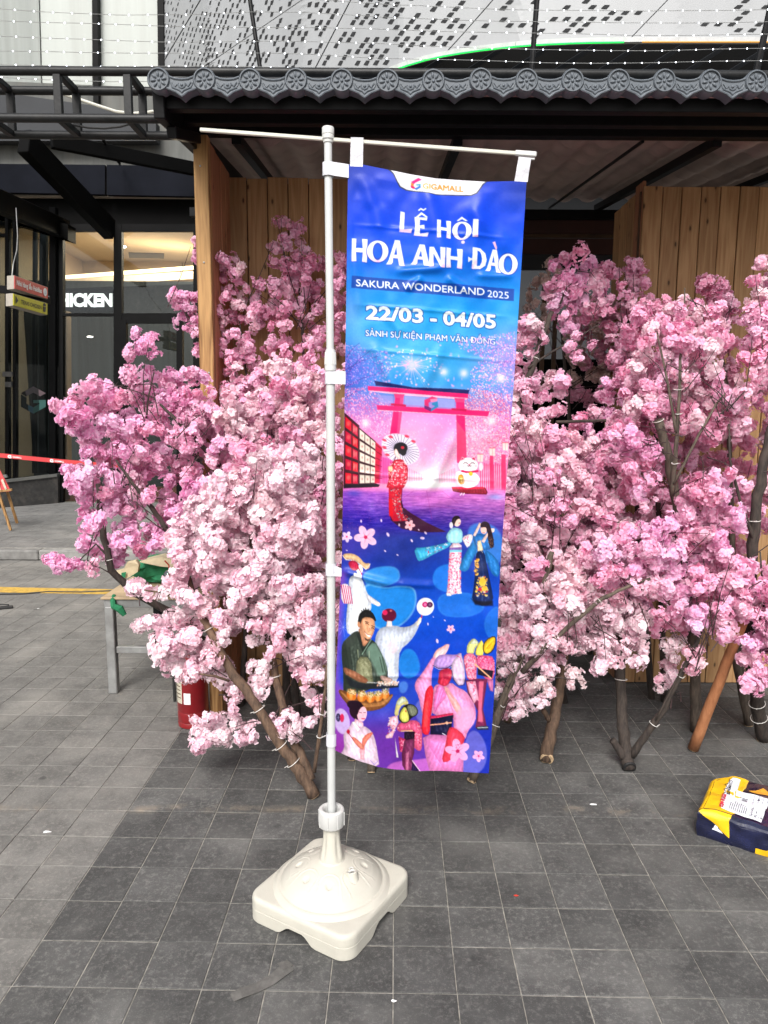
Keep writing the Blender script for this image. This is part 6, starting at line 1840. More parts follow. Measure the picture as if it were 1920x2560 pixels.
def cluster_mesh(seed, nfl=11, rad=.036, fr=.0208, lobes=3, spread=.036):
    """an irregular spray of double silk blossoms"""
    rg = random.Random(seed)
    V, F, Tt = [], [], []
    cen = [Vector((rg.uniform(-1, 1), rg.uniform(-1, 1), rg.uniform(-1, 1))) * spread for _ in range(lobes)]
    for k in range(nfl):
        lc = cen[k % lobes]
        z = rg.uniform(-1, 1)
        a = k * 2.39996 + rg.uniform(-.35, .35)
        rr = math.sqrt(1 - z * z)
        n = Vector((rr * math.cos(a), rr * math.sin(a), z)).normalized()
        c = lc + n * rad * rg.uniform(.45, 1.25)
        n = (n + lc * 12 + Vector((rg.uniform(-.5, .5), rg.uniform(-.5, .5), rg.uniform(-.5, .5)))).normalized()
        ax = n.orthogonal().normalized(); ay = n.cross(ax)
        f = fr * rg.uniform(.85, 1.12)
        for wh, (cnt, lr, el) in enumerate(((6, 1.0, .12), (5, .78, .48), (4, .50, .85))):
            ph = rg.uniform(0, 6.28)
            for p in range(cnt):
                an = ph + 2 * math.pi * p / cnt + rg.uniform(-.12, .12)
                d = ax * math.cos(an) + ay * math.sin(an)
                s = n.cross(d)
                e = el + rg.uniform(-.42, .42)
                Lp = f * lr * rg.uniform(.78, 1.2)
                wd = Lp * rg.uniform(.36, .46)
                tw = rg.uniform(-.9, .9)
                def pt(u, v):
                    rx = Lp * (u * math.cos(e * (1 - .4 * u)))
                    hz = Lp * (u * math.sin(e) * .8 - .16 * (u ** 3) + .10 * (v * v) * (1 if u > .4 else .3)) + tw * v * u * Lp * .25
                    return c + d * rx + s * (wd * v) + n * hz
                j = lambda q: q * rg.uniform(.92, 1.08)
                base = len(V)
                pts = [pt(.06, 0), pt(.52, -.74), pt(.52, .74), pt(.62, 0), pt(j(.90), -.95), pt(j(.84), 0), pt(j(.90), .95), pt(j(1.05), -.42), pt(j(1.05), .42)]
                sh = rg.uniform(-.35, .12) ; ts = [max(0, min(1, q + sh)) for q in (0, .55, .55, .4, .95, .75, .95, 1, 1)]
                V += [tuple(q) for q in pts]; Tt += ts
                F += [(base, base + 3, base + 1), (base, base + 2, base + 3), (base + 1, base + 3, base + 5, base + 4), (base + 3, base + 2, base + 6, base + 5), (base + 4, base + 5, base + 7), (base + 5, base + 6, base + 8), (base + 5, base + 8, base + 7)]
    me = bpy.data.meshes.new('blossom_cluster')
    me.from_pydata(V, [], F)
    at_ = me.attributes.new('tint', 'FLOAT', 'POINT')
    at_.data.foreach_set('value', Tt)
    me.polygons.foreach_set('use_smooth', [True] * len(F))
    me.materials.append(M['petal'])
    return me
CL = [cluster_mesh(100 + i, nfl=29 + i % 7, lobes=3 + i % 2) for i in range(14)]
CS = [cluster_mesh(300 + i, nfl=10 + i % 3, rad=.026, lobes=2, spread=.018) for i in range(5)]
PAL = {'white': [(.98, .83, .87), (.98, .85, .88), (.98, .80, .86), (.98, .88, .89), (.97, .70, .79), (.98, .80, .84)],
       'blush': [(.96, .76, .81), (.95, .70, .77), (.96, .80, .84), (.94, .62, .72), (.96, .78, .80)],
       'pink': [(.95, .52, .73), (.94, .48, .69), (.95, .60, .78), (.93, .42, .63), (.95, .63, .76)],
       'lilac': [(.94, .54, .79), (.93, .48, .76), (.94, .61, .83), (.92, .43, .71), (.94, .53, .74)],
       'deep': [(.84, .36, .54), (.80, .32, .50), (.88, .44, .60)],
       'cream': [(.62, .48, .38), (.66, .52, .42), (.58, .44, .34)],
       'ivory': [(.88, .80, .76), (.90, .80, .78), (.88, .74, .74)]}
def lerp2(a, b, t):
    return tuple(a[i] + (b[i] - a[i]) * t for i in range(3))
tr_rng = random.Random(21)
def edge_dist(P, x, y):
    best = 1e9
    for i in range(len(P)):
        (x0, y0), (x1, y1) = P[i], P[(i + 1) % len(P)]
        ex, ey = x1 - x0, y1 - y0
        t_ = max(0, min(1, ((x - x0) * ex + (y - y0) * ey) / (ex * ex + ey * ey + 1e-9)))
        best = min(best, math.hypot(x - x0 - t_ * ex, y - y0 - t_ * ey))
    return best
def fill(P, spacing, inset, holes=(), tries=26):
    """evenly scattered spots inside an outline"""
    xs = [p[0] for p in P]; ys = [p[1] for p in P]
    A = (max(xs) - min(xs)) * (max(ys) - min(ys))
    pts = []
    for _ in range(int(tries * A / spacing ** 2)):
        x, y = tr_rng.uniform(min(xs), max(xs)), tr_rng.uniform(min(ys), max(ys))
        if not inpoly(P, x, y) or edge_dist(P, x, y) < inset: continue
        if any(math.hypot(x - hx, y - hy) < hr for hx, hy, hr in holes): continue
        if any((x - a) ** 2 + (y - b) ** 2 < spacing ** 2 for a, b in pts): continue
        pts.append((x, y))
    return pts
def tree(name, label, limbs, crowns, foot=None, barkm='bark', ties=(), twigs=40, cut=None, gname='artificial cherry blossom trees', oblique=False):
    """limbs: list of ([(x,y,Y)...], r0, r1) from the foot upwards; crowns: dicts of outline, depth, palette"""
    f0 = limbs[0][0][0]
    base = foot if foot is not None else G(f0[0], f0[1])
    t = thing(name, label, 'tree', (base[0], base[1], 0), gname)
    limb_pts = []
    for k, (pts, r0, r1) in enumerate(limbs):
        ws = []
        for (x, y, Y) in pts:
            ws.append(W(x, y, Y))
        if k == 0 and foot is None:
            ws[0] = Vector((base[0], base[1], r0 * .3))
        # round the path a little and add knuckles
        fine = []
        for i in range(len(ws) - 1):
            for s_ in range(4):
                q = s_ / 4
                p = ws[i].lerp(ws[i + 1], q)
                fine.append(p + Vector((tr_rng.uniform(-1, 1), tr_rng.uniform(-1, 1), tr_rng.uniform(-1, 1))) * r0 * (.16 if (i or s_) else 0))
        fine.append(ws[-1])
        n = len(fine)
        rr = [(r0 + (r1 - r0) * i / (n - 1)) * tr_rng.uniform(.94, 1.08) for i in range(n)]
        mb = MB(); mb.tube(fine, rr, 12 if r0 > .012 else 7, wob=.05, seed=k + int(f0[0]))
        o = mb.build('trunk' if k == 0 else 'branch', M[barkm], t, smooth='all')
        limb_pts += [(p, rr[i]) for i, p in enumerate(fine[n // 3:])]
        if k == 0 and cut:
            d = (fine[0] - fine[1]).normalized()
            c0 = fine[0] + d * .002
            if oblique:
                d = (d + Vector((-.15, -1.1, .55))).normalized()
                c0 = fine[0].lerp(fine[1], .35) + Vector((0, -r0 * .55, 0))
            rotm = d.to_track_quat('Z', 'Y').to_matrix()
            q_ = r0 * (1.05 if oblique else .98)
            mb = MB(); mb.lathe([(q_ * .9, -.02), (q_, -.004), (q_ * .93, .003), (.001, .0035)], c0, 14, mt=rotm); mb.build('sawn_end', M[cut], t)
    for (x, y, Y, r) in ties:
        p = W(x, y, Y)
        best = min(((q, rr_) for q, rr_ in limb_all(limbs)), key=lambda q: (q[0] - p).length)
        c_, d_, r_ = nearest_dir(limbs, p)
        rotm = d_.to_track_quat('Z', 'Y').to_matrix()
        mb = MB()
        q = r_ * 1.18 + .002
        mb.tube([c_ + rotm @ Vector((q * math.cos(a), q * math.sin(a), .001 * math.sin(a))) for a in [i * math.pi / 8 for i in range(17)]], .0017, 5)
        mb.beam(c_ + rotm @ Vector((0, -q, 0)), c_ + rotm @ Vector((.02, -q - .008, .006)), .003, .002)
        mb.build('cable_tie', M['ziptie'], t)
    all_pts = []
    n_cl = 0
    for cr_ in crowns:
        P = cr_['P']
        pal = cr_['pal']
        layers = [(x, y, 0) for x, y in fill(P, cr_.get('d', 44) * (.74 if (max(q[0] for q in P) - min(q[0] for q in P)) > 150 else .66), cr_.get('inset', 24) * 1.0 + (3 if (max(q[0] for q in P) - min(q[0] for q in P)) > 200 else 0), cr_.get('holes', ()))]
        if (max(q[0] for q in P) - min(q[0] for q in P)) > 200:
            layers += [(x, y, .17) for x, y in fill(P, cr_.get('d', 44) * 1.15, 44, cr_.get('holes', ()), 12)]
        for (x, y, back) in layers:
            if n_cl >= 292: break
            Y = cr_['Y'] + back + cr_.get('gy', 0) * (y - 1200) / 1000 + tr_rng.uniform(-1, 1) * cr_.get('dy', .10)
            if 'gx' in cr_: Y += cr_['gx'] * (x - P[0][0]) / 1000
            p = W(x, y, Y)
            u = tr_rng.random()
            pn = pal if isinstance(pal, str) else (pal[0] if u < pal[2] else pal[1])
            c = tr_rng.choice(PAL[pn])
            g_ = tr_rng.uniform(.93, 1.04)
            small = edge_dist(P, x, y) < 40 and tr_rng.random() < .35
            wide = min(max(q[0] for q in P) - min(q[0] for q in P), max(q[1] for q in P) - min(q[1] for q in P))
            sc_ = tr_rng.uniform(.80, 1.10) * cr_.get('s', 1.0) * (1.0 if wide > 150 else .80)
            o = link('blossom_cluster', tr_rng.choice(CS if small else CL), t, p, (tr_rng.uniform(0, 6.3), tr_rng.uniform(0, 6.3), tr_rng.uniform(0, 6.3)), sc_ * (1.1 if small else 1))
            o.scale = (o.scale[0] * tr_rng.uniform(.85, 1.2), o.scale[1] * tr_rng.uniform(.85, 1.2), o.scale[2] * tr_rng.uniform(.85, 1.2))
            o.color = (min(1, c[0] * g_), min(1, c[1] * g_), min(1, c[2] * g_), 1)
            all_pts.append(p); n_cl += 1
    # thin wrapped twigs running to the clusters
    if all_pts and twigs:
        mb = MB()
        for k in range(int(twigs * .6)):
            p = tr_rng.choice(all_pts)
            near_ = sorted(limb_pts, key=lambda q: (q[0] - p).length)[:6]
            q = tr_rng.choice(near_)[0] if near_ else p + Vector((0, 0, -.3))
            v = q - p
            if v.length > .34: v = v.normalized() * .34
            v.z -= .08
            a = p + Vector((tr_rng.uniform(-.02, .02), -.055, .02)); b_ = a + v + Vector((tr_rng.uniform(-.03, .03), 0, 0))
            m_ = a.lerp(b_, .5) + Vector((tr_rng.uniform(-.02, .02), -.01, .01))
            mb.tube([b_, m_, a], [.0032, .0022, .0012], 5)
            for j in range(2):
                s_ = a.lerp(b_, tr_rng.uniform(.15, .6))
                mb.tube([s_, s_ + Vector((tr_rng.uniform(-.035, .035), -.01, tr_rng.uniform(.01, .045)))], [.0018, .001], 4)
        tag(mb.build('twigs', M['twig'], t), kind='stuff')
    return t
def limb_all(limbs):
    return [(W(*p), r0) for pts, r0, r1 in limbs for p in pts]
def nearest_dir(limbs, p):
    best = None
    for pts, r0, r1 in limbs:
        ws = [W(*q) for q in pts]
        for i in range(len(ws) - 1):
            d = ws[i + 1] - ws[i]
            t_ = max(0, min(1, (p - ws[i]).dot(d) / d.length_squared))
            c = ws[i] + d * t_
            r = r0 + (r1 - r0) * ((i + t_) / (len(ws) - 1))
            if best is None or (c - p).length < best[0]:
                best = ((c - p).length, c, d.normalized(), r)
    return best[1], best[2], best[3]

# --- front left tree, forked from one foot
tree('blossom_tree', 'front left pale pink blossom tree whose forked trunk stands just left of the white pole',
     [([(785, 1992, 3.16), (748, 1925, 3.17), (700, 1860, 3.18), (640, 1760, 3.2), (585, 1690, 3.22), (540, 1610, 3.25), (505, 1540, 3.28), (478, 1480, 3.3), (462, 1425, 3.32)], .030, .013),
      ([(778, 1950, 3.17), (748, 1880, 3.2), (715, 1810, 3.24), (697, 1730, 3.28), (672, 1600, 3.32), (650, 1500, 3.36), (636, 1400, 3.4), (622, 1290, 3.42), (612, 1180, 3.45)], .023, .011),
      ([(786, 1930, 3.14), (800, 1830, 3.12), (812, 1740, 3.12), (818, 1660, 3.15)], .010, .006),
      ([(640, 1425, 3.4), (610, 1410, 3.38), (575, 1380, 3.36), (545, 1340, 3.35)], .008, .004),
      ([(572, 1702, 3.2), (540, 1692, 3.15), (500, 1685, 3.12)], .007, .004),
      ([(480, 1500, 3.28), (440, 1492, 3.25), (395, 1480, 3.22), (360, 1475, 3.22)], .008, .003)],
     [dict(P=[(281, 1450), (330, 1425), (400, 1450), (400, 1395), (430, 1300), (520, 1190), (640, 1120), (760, 1080), (812, 1120), (812, 1745), (770, 1760), (720, 1740), (705, 1640), (680, 1660), (640, 1700), (610, 1600), (575, 1700), (480, 1718), (430, 1700), (394, 1680), (362, 1650), (380, 1590), (320, 1590), (318, 1545), (390, 1525), (350, 1500), (284, 1490)], Y=3.32, pal=('white', 'blush', .72), d=41, inset=20, dy=.10, gy=-.15, holes=((560, 1640, 26), (625, 1640, 36), (600, 1580, 20), (470, 1592, 22))),
      dict(P=[(470, 1790), (500, 1765), (575, 1795), (570, 1860), (540, 1882), (500, 1870), (470, 1850)], Y=3.25, pal='white', d=34, inset=16, dy=.05),
      dict(P=[(575, 1800), (625, 1790), (655, 1830), (655, 1880), (600, 1885), (576, 1850)], Y=3.25, pal='white', d=34, inset=16, dy=.05),
      dict(P=[(550, 1725), (600, 1715), (625, 1760), (600, 1805), (560, 1790)], Y=3.22, pal='white', d=34, inset=16, dy=.05),
      dict(P=[(615, 1650), (680, 1645), (690, 1720), (650, 1760), (618, 1720)], Y=3.3, pal='white', d=34, inset=16, dy=.05),
      dict(P=[(664, 1780), (715, 1760), (755, 1765), (752, 1830), (712, 1862), (666, 1855)], Y=3.2, pal='white', d=34, inset=16, dy=.05),
      dict(P=[(755, 1740), (812, 1720), (802, 1830), (770, 1828)], Y=3.2, pal='white', d=34, inset=12, dy=.05)],
     ties=((700, 1865, 3.18, 0), (648, 1772, 3.2, 0), (520, 1575, 3.28, 0), (505, 1540, 3.3, 0), (690, 1690, 3.3, 0), (668, 1565, 3.3, 0), (635, 1437, 3.3, 0), (800, 1848, 3.1, 0), (808, 1790, 3.1, 0), (735, 1905, 3.17, 0)), twigs=55, cut='cutwood')
# --- far left tree with lilac pink heads
tree('blossom_tree', 'lilac pink blossom tree at the far left, leaning over the metal table',
     [([(640, 1800, 4.35), (560, 1650, 4.1), (440, 1540, 3.9), (330, 1480, 3.75), (278, 1425, 3.7), (255, 1320, 3.7), (246, 1210, 3.75)], .026, .014),
      ([(270, 1390, 3.7), (240, 1360, 3.68), (200, 1400, 3.65)], .006, .003),
      ([(420, 1330, 3.7), (380, 1270, 3.68), (330, 1205, 3.65), (290, 1150, 3.65)], .014, .006),
      ([(560, 1180, 3.8), (500, 1110, 3.75), (440, 1050, 3.7), (400, 1010, 3.7)], .014, .006),
      ([(360, 1100, 3.7), (370, 1000, 3.7), (385, 930, 3.72)], .006, .003)],
     [dict(P=[(98, 1006), (108, 985), (134, 978), (160, 990), (172, 965), (198, 925), (221, 912), (270, 938), (290, 965), (300, 925), (330, 912), (394, 914), (430, 900), (475, 910), (545, 940), (560, 1000), (620, 1100), (640, 1220), (600, 1400), (470, 1420), (420, 1395), (330, 1400), (270, 1450), (214, 1440), (180, 1430), (120, 1422), (118, 1385), (180, 1370), (176, 1300), (186, 1260), (160, 1220), (134, 1185), (132, 1165), (186, 1140), (150, 1080), (108, 1050)], Y=3.68, pal=('lilac', 'pink', .6), d=41, inset=20, dy=.14, gx=.25, holes=((330, 1045, 26), (370, 1050, 22), (255, 1030, 12))),
      dict(P=[(316, 880), (330, 840), (352, 824), (386, 838), (390, 868), (418, 900), (400, 912), (366, 895), (345, 908), (322, 892)], Y=3.7, pal='lilac', d=30, inset=11, dy=.04, s=.9),
      dict(P=[(110, 1390), (150, 1380), (180, 1400), (175, 1425), (120, 1425)], Y=3.65, pal='lilac', d=30, inset=10, dy=.04)],
     foot=(-.78, 4.35), twigs=60, barkm='bark_dark', ties=((268, 1400, 3.7, 0),))
# --- sprays beside the corner post
tree('blossom_tree', 'small blossom spray emerging from behind the kiosk corner post on its left side',
     [([(575, 1700, 4.25), (560, 1300, 4.22), (525, 900, 4.2), (470, 790, 4.2), (445, 745, 4.18)], .012, .004)],
     [dict(P=[(423, 725), (445, 708), (475, 722), (500, 738), (500, 790), (470, 775), (430, 760)], Y=4.2, pal='lilac', d=26, inset=8, dy=.03, s=.9),
      dict(P=[(430, 785), (450, 773), (500, 790), (500, 832), (465, 828), (436, 812)], Y=4.2, pal='lilac', d=26, inset=8, dy=.03, s=.9),
      dict(P=[(478, 600), (500, 600), (500, 660), (482, 655)], Y=4.2, pal='pink', d=24, inset=4, dy=.03, s=.85),
      dict(P=[(482, 835), (505, 835), (505, 895), (486, 890)], Y=4.2, pal='pink', d=24, inset=4, dy=.03, s=.85)],
     foot=(-.86, 4.26), twigs=6, barkm='bark_dark')
# --- inside the left bay
tree('blossom_tree', 'tall pink blossom tree rising against the planks inside the left bay of the kiosk',
     [([(720, 1850, 4.2), (712, 1500, 4.22), (705, 1200, 4.24), (700, 1060, 4.26), (700, 900, 4.3)], .026, .012),
      ([(700, 1100, 4.26), (760, 900, 4.3), (755, 800, 4.32), (748, 720, 4.33)], .011, .006),
      ([(705, 1150, 4.24), (660, 1060, 4.2), (615, 930, 4.2), (598, 800, 4.2)], .009, .004)],
     [dict(P=[(537, 690), (545, 650), (570, 622), (592, 640), (610, 690), (625, 740), (640, 790), (648, 850), (640, 900), (655, 960), (640, 1040), (600, 1110), (560, 1090), (546, 960), (540, 860), (534, 780)], Y=4.15, pal=('pink', 'blush', .8), d=34, inset=8, dy=.10),
      dict(P=[(686, 565), (705, 548), (730, 556), (755, 548), (766, 575), (760, 610), (795, 640), (800, 690), (795, 740), (800, 800), (812, 900), (770, 860), (740, 800), (716, 760), (700, 730), (682, 640)], Y=4.28, pal='pink', d=34, inset=7, dy=.08, holes=((748, 800, 14),)),
      dict(P=[(625, 715), (655, 690), (700, 700), (720, 760), (738, 820), (735, 900), (728, 930), (690, 935), (668, 900), (652, 830), (632, 780)], Y=4.22, pal='pink', d=34, inset=8, dy=.08),
      dict(P=[(735, 860), (800, 840), (812, 1000), (812, 1130), (700, 1130), (700, 980), (740, 960)], Y=4.1, pal=('pink', 'deep', .75), d=38, inset=8, dy=.1),
      dict(P=[(790, 640), (870, 620), (870, 900), (800, 900)], Y=4.3, pal=('pink', 'deep', .8), d=40, inset=10, dy=.06)],
     twigs=34, barkm='bark_dark', foot=(-.58, 4.2), ties=((700, 1010, 4.2, 0),))
tree('blossom_tree', 'full pink blossom tree between the corner post and the banner, leaning on the bay planks',
     [([(745, 1830, 3.9), (730, 1600, 3.9), (700, 1400, 3.92), (690, 1250, 3.95), (660, 1120, 4.0)], .022, .010),
      ([(730, 1560, 3.9), (780, 1350, 3.95), (800, 1150, 4.0)], .014, .007)],
     [dict(P=[(545, 1090), (600, 1060), (640, 940), (700, 940), (760, 930), (820, 900), (870, 920), (870, 1500), (850, 1620), (812, 1720), (760, 1600), (700, 1450), (620, 1300), (560, 1200)], Y=3.8, pal=('blush', 'pink', .55), d=42, inset=20, dy=.14, gy=-.25),
      dict(P=[(520, 1000), (600, 950), (650, 1010), (680, 1100), (640, 1200), (560, 1180)], Y=3.75, pal=('blush', 'white', .6), d=42, inset=20, dy=.1)],
     twigs=44, foot=(-.49, 3.88), barkm='bark_dark')
tree('blossom_tree', 'pink blossom tree standing mostly behind the top half of the banner',
     [([(880, 1900, 3.52), (885, 1700, 3.6), (900, 1400, 3.8), (905, 1100, 4.0), (880, 850, 4.1)], .022, .010)],
     [dict(P=[(828, 640), (845, 615), (880, 640), (920, 700), (950, 900), (940, 1300), (900, 1500), (850, 1400), (846, 1100), (850, 900), (826, 760)], Y=4.1, pal=('pink', 'deep', .8), d=44, inset=14, dy=.1),
      dict(P=[(800, 1480), (930, 1480), (920, 1740), (850, 1760), (800, 1720)], Y=3.65, pal='blush', d=44, inset=14, dy=.1)],
     twigs=20, cut='cutwood', barkm='bark_grey')
tree('cut_branch', 'pair of sawn grey branch feet showing below the banner hem, left of centre',
     [([(928, 1932, 3.40), (925, 1860, 3.45), (940, 1700, 3.6), (960, 1500, 3.7)], .020, .014), ([(950, 1905, 3.5), (950, 1850, 3.55), (930, 1700, 3.65)], .026, .016)], [], twigs=0, cut='cutwood', barkm='bark_grey', gname=None)
# --- right hand side
tree('blossom_tree', 'pale pink blossom tree whose slanting grey trunk foot shows at the banner hem corner',
     [([(1178, 1955, 3.30), (1215, 1870, 3.33), (1255, 1760, 3.38), (1300, 1650, 3.42), (1345, 1520, 3.46), (1368, 1430, 3.5), (1380, 1380, 3.5)], .024, .013),
      ([(1305, 1680, 3.36), (1360, 1620, 3.32), (1440, 1550, 3.30), (1500, 1500, 3.30), (1560, 1470, 3.32), (1625, 1447, 3.35)], .013, .007),
      ([(1250, 1780, 3.36), (1300, 1660, 3.35), (1330, 1600, 3.35)], .006, .003)],
     [dict(P=[(1232, 1500), (1300, 1440), (1400, 1420), (1500, 1480), (1560, 1460), (1640, 1500), (1650, 1560), (1645, 1610), (1618, 1665), (1549, 1688), (1508, 1675), (1480, 1665), (1440, 1650), (1400, 1700), (1330, 1720), (1300, 1750), (1262, 1730), (1240, 1660)], Y=3.42, pal=('blush', 'white', .45), d=41, inset=20, dy=.1, gx=-.1, holes=((1420, 1600, 16),)),
      dict(P=[(1218, 1600), (1300, 1580), (1345, 1650), (1320, 1740), (1275, 1810), (1226, 1810)], Y=3.46, pal=('white', 'blush', .5), d=40, inset=12, dy=.06),
      dict(P=[(1275, 1740), (1330, 1690), (1390, 1705), (1400, 1760), (1330, 1790), (1295, 1812), (1262, 1790)], Y=3.32, pal=('ivory', 'white', .5), d=36, inset=16, dy=.05),
      dict(P=[(1402, 1690), (1440, 1668), (1475, 1690), (1465, 1728), (1420, 1728)], Y=3.35, pal='ivory', d=32, inset=12, dy=.04)],
     ties=((1235, 1812, 3.35, 0), (1258, 1768, 3.35, 0), (1500, 1503, 3.3, 0)), twigs=44, cut='cutwood', barkm='bark_grey')
tree('blossom_tree', 'pink blossom tree on the thick stub with a big pale sawn face',
     [([(1364, 1905, 3.49), (1378, 1830, 3.50), (1398, 1740, 3.55), (1410, 1640, 3.6), (1390, 1400, 3.75), (1420, 1200, 3.85)], .033, .016),
      ([(1372, 1800, 3.5), (1358, 1775, 3.48)], .014, .013)],
     [dict(P=[(1240, 1000), (1300, 1010), (1420, 1080), (1500, 1180), (1560, 1240), (1600, 1330), (1580, 1440), (1480, 1500), (1350, 1480), (1228, 1560), (1232, 1300), (1250, 1100)], Y=3.72, pal=('pink', 'blush', .6), d=42, inset=18, dy=.16, gy=-.3, holes=((1335, 1255, 26), (1425, 1215, 18), (1430, 1320, 20), (1350, 1450, 18)))],
     twigs=48, cut='cutwood', barkm='bark', oblique=True)
tree('blossom_tree', 'pink blossom tree on a dark V shaped double trunk with black stump',
     [([(1572, 1925, 3.43), (1563, 1870, 3.47), (1555, 1800, 3.5), (1552, 1700, 3.52), (1556, 1600, 3.55), (1590, 1450, 3.6), (1600, 1300, 3.7)], .033, .016),
      ([(1580, 1890, 3.45), (1620, 1830, 3.42), (1660, 1770, 3.40), (1700, 1690, 3.38), (1735, 1620, 3.38), (1760, 1560, 3.4)], .020, .009),
      ([(1560, 1895, 3.45), (1545, 1868, 3.46), (1530, 1850, 3.46)], .020, .017),
      ([(1640, 1800, 3.38), (1690, 1700, 3.35), (1730, 1640, 3.34)], .005, .003)],
     [dict(P=[(1440, 1350), (1560, 1300), (1700, 1260), (1800, 1300), (1880, 1420), (1900, 1560), (1860, 1560), (1840, 1640), (1800, 1650), (1774, 1638), (1760, 1600), (1700, 1600), (1650, 1600), (1600, 1560), (1500, 1500), (1450, 1440)], Y=3.45, pal=('pink', 'lilac', .6), d=41, inset=20, dy=.12, gy=-.2),
      dict(P=[(1658, 1600), (1700, 1585), (1715, 1630), (1695, 1665), (1665, 1650)], Y=3.5, pal='white', d=32, inset=10, dy=.03),
      dict(P=[(1712, 1640), (1745, 1615), (1778, 1640), (1776, 1680), (1720, 1688)], Y=3.36, pal='blush', d=32, inset=11, dy=.03),
      dict(P=[(1634, 1670), (1665, 1650), (1698, 1680), (1694, 1730), (1665, 1760), (1640, 1735)], Y=3.62, pal=('blush', 'white', .5), d=32, inset=12, dy=.04)],
     ties=((1640, 1815, 3.4, 0), (1700, 1690, 3.38, 0), (1553, 1700, 3.5, 0)), twigs=56, cut='black_rubber', barkm='bark_dark', oblique=True)
tree('blossom_tree', 'large pink blossom tree fanning from a thick grey limb, right of the opening',
     [([(1740, 1830, 3.88), (1738, 1700, 3.85), (1730, 1560, 3.8), (1710, 1400, 3.72), (1690, 1260, 3.66), (1672, 1150, 3.64), (1645, 1050, 3.62)], .030, .022),
      ([(1680, 1240, 3.6), (1690, 1120, 3.56), (1698, 1000, 3.55), (1700, 900, 3.56)], .012, .007),
      ([(1685, 1210, 3.58), (1735, 1110, 3.55), (1790, 1010, 3.55), (1812, 985, 3.55)], .008, .004),
      ([(1690, 1080, 3.55), (1670, 960, 3.56), (1642, 830, 3.6)], .008, .004),
      ([(1700, 900, 3.6), (1710, 800, 3.7), (1712, 720, 3.75)], .006, .003)],
     [dict(P=[(1540, 940), (1590, 860), (1630, 780), (1660, 740), (1677, 713), (1738, 704), (1760, 735), (1800, 760), (1840, 830), (1800, 930), (1870, 930), (1890, 1020), (1860, 1100), (1760, 1120), (1640, 1060), (1560, 1080), (1540, 1000)], Y=3.62, pal=('pink', 'blush', .6), d=41, inset=20, dy=.14, gy=-.25, holes=((1655, 1030, 22), (1700, 1010, 12))),
      dict(P=[(1500, 1060), (1560, 1040), (1630, 1080), (1660, 1170), (1650, 1260), (1600, 1300), (1560, 1230), (1510, 1160)], Y=3.55, pal=('pink', 'lilac', .5), d=41, inset=18, dy=.1),
      dict(P=[(1700, 1230), (1760, 1160), (1860, 1160), (1900, 1260), (1880, 1350), (1760, 1360), (1700, 1320)], Y=3.5, pal=('lilac', 'pink', .5), d=41, inset=18, dy=.1)],
     ties=((1698, 975, 3.55, 0), (1697, 1035, 3.55, 0), (1675, 1155, 3.6, 0), (1643, 1055, 3.6, 0)), twigs=70, barkm='bark_grey')
tree('blossom_tree', 'pink blossom tree cut off by the right edge of the photo, dark banded trunk',
     [([(1908, 1852, 3.77), (1895, 1780, 3.72), (1885, 1700, 3.66), (1875, 1560, 3.58), (1878, 1420, 3.52), (1885, 1300, 3.5), (1905, 1180, 3.5), (1935, 1050, 3.5)], .036, .020),
      ([(1888, 1360, 3.5), (1850, 1250, 3.46), (1825, 1150, 3.46), (1822, 1060, 3.48)], .009, .004),
      ([(1925, 1650, 3.5), (1910, 1520, 3.45), (1900, 1380, 3.42)], .007, .004)],
     [dict(P=[(1840, 760), (1850, 700), (1877, 640), (1920, 630), (2060, 640), (2060, 1400), (1960, 1450), (1930, 1380), (1880, 1300), (1870, 1150), (1900, 1080), (1870, 960), (1850, 860)], Y=3.62, pal=('pink', 'blush', .7), d=42, inset=20, dy=.14, gy=-.2, holes=((1905, 1150, 16),)),
      dict(P=[(1800, 1400), (1880, 1380), (1960, 1400), (2060, 1420), (2060, 1700), (1930, 1700), (1900, 1750), (1856, 1739), (1840, 1690), (1818, 1640), (1860, 1570), (1800, 1500)], Y=3.38, pal=('pink', 'lilac', .6), d=40, inset=18, dy=.1)],
     ties=((1885, 1300, 3.5, 0), (1892, 1760, 3.7, 0), (1899, 1806, 3.7, 0)), twigs=56, barkm='bark_dark', cut='cutwood')
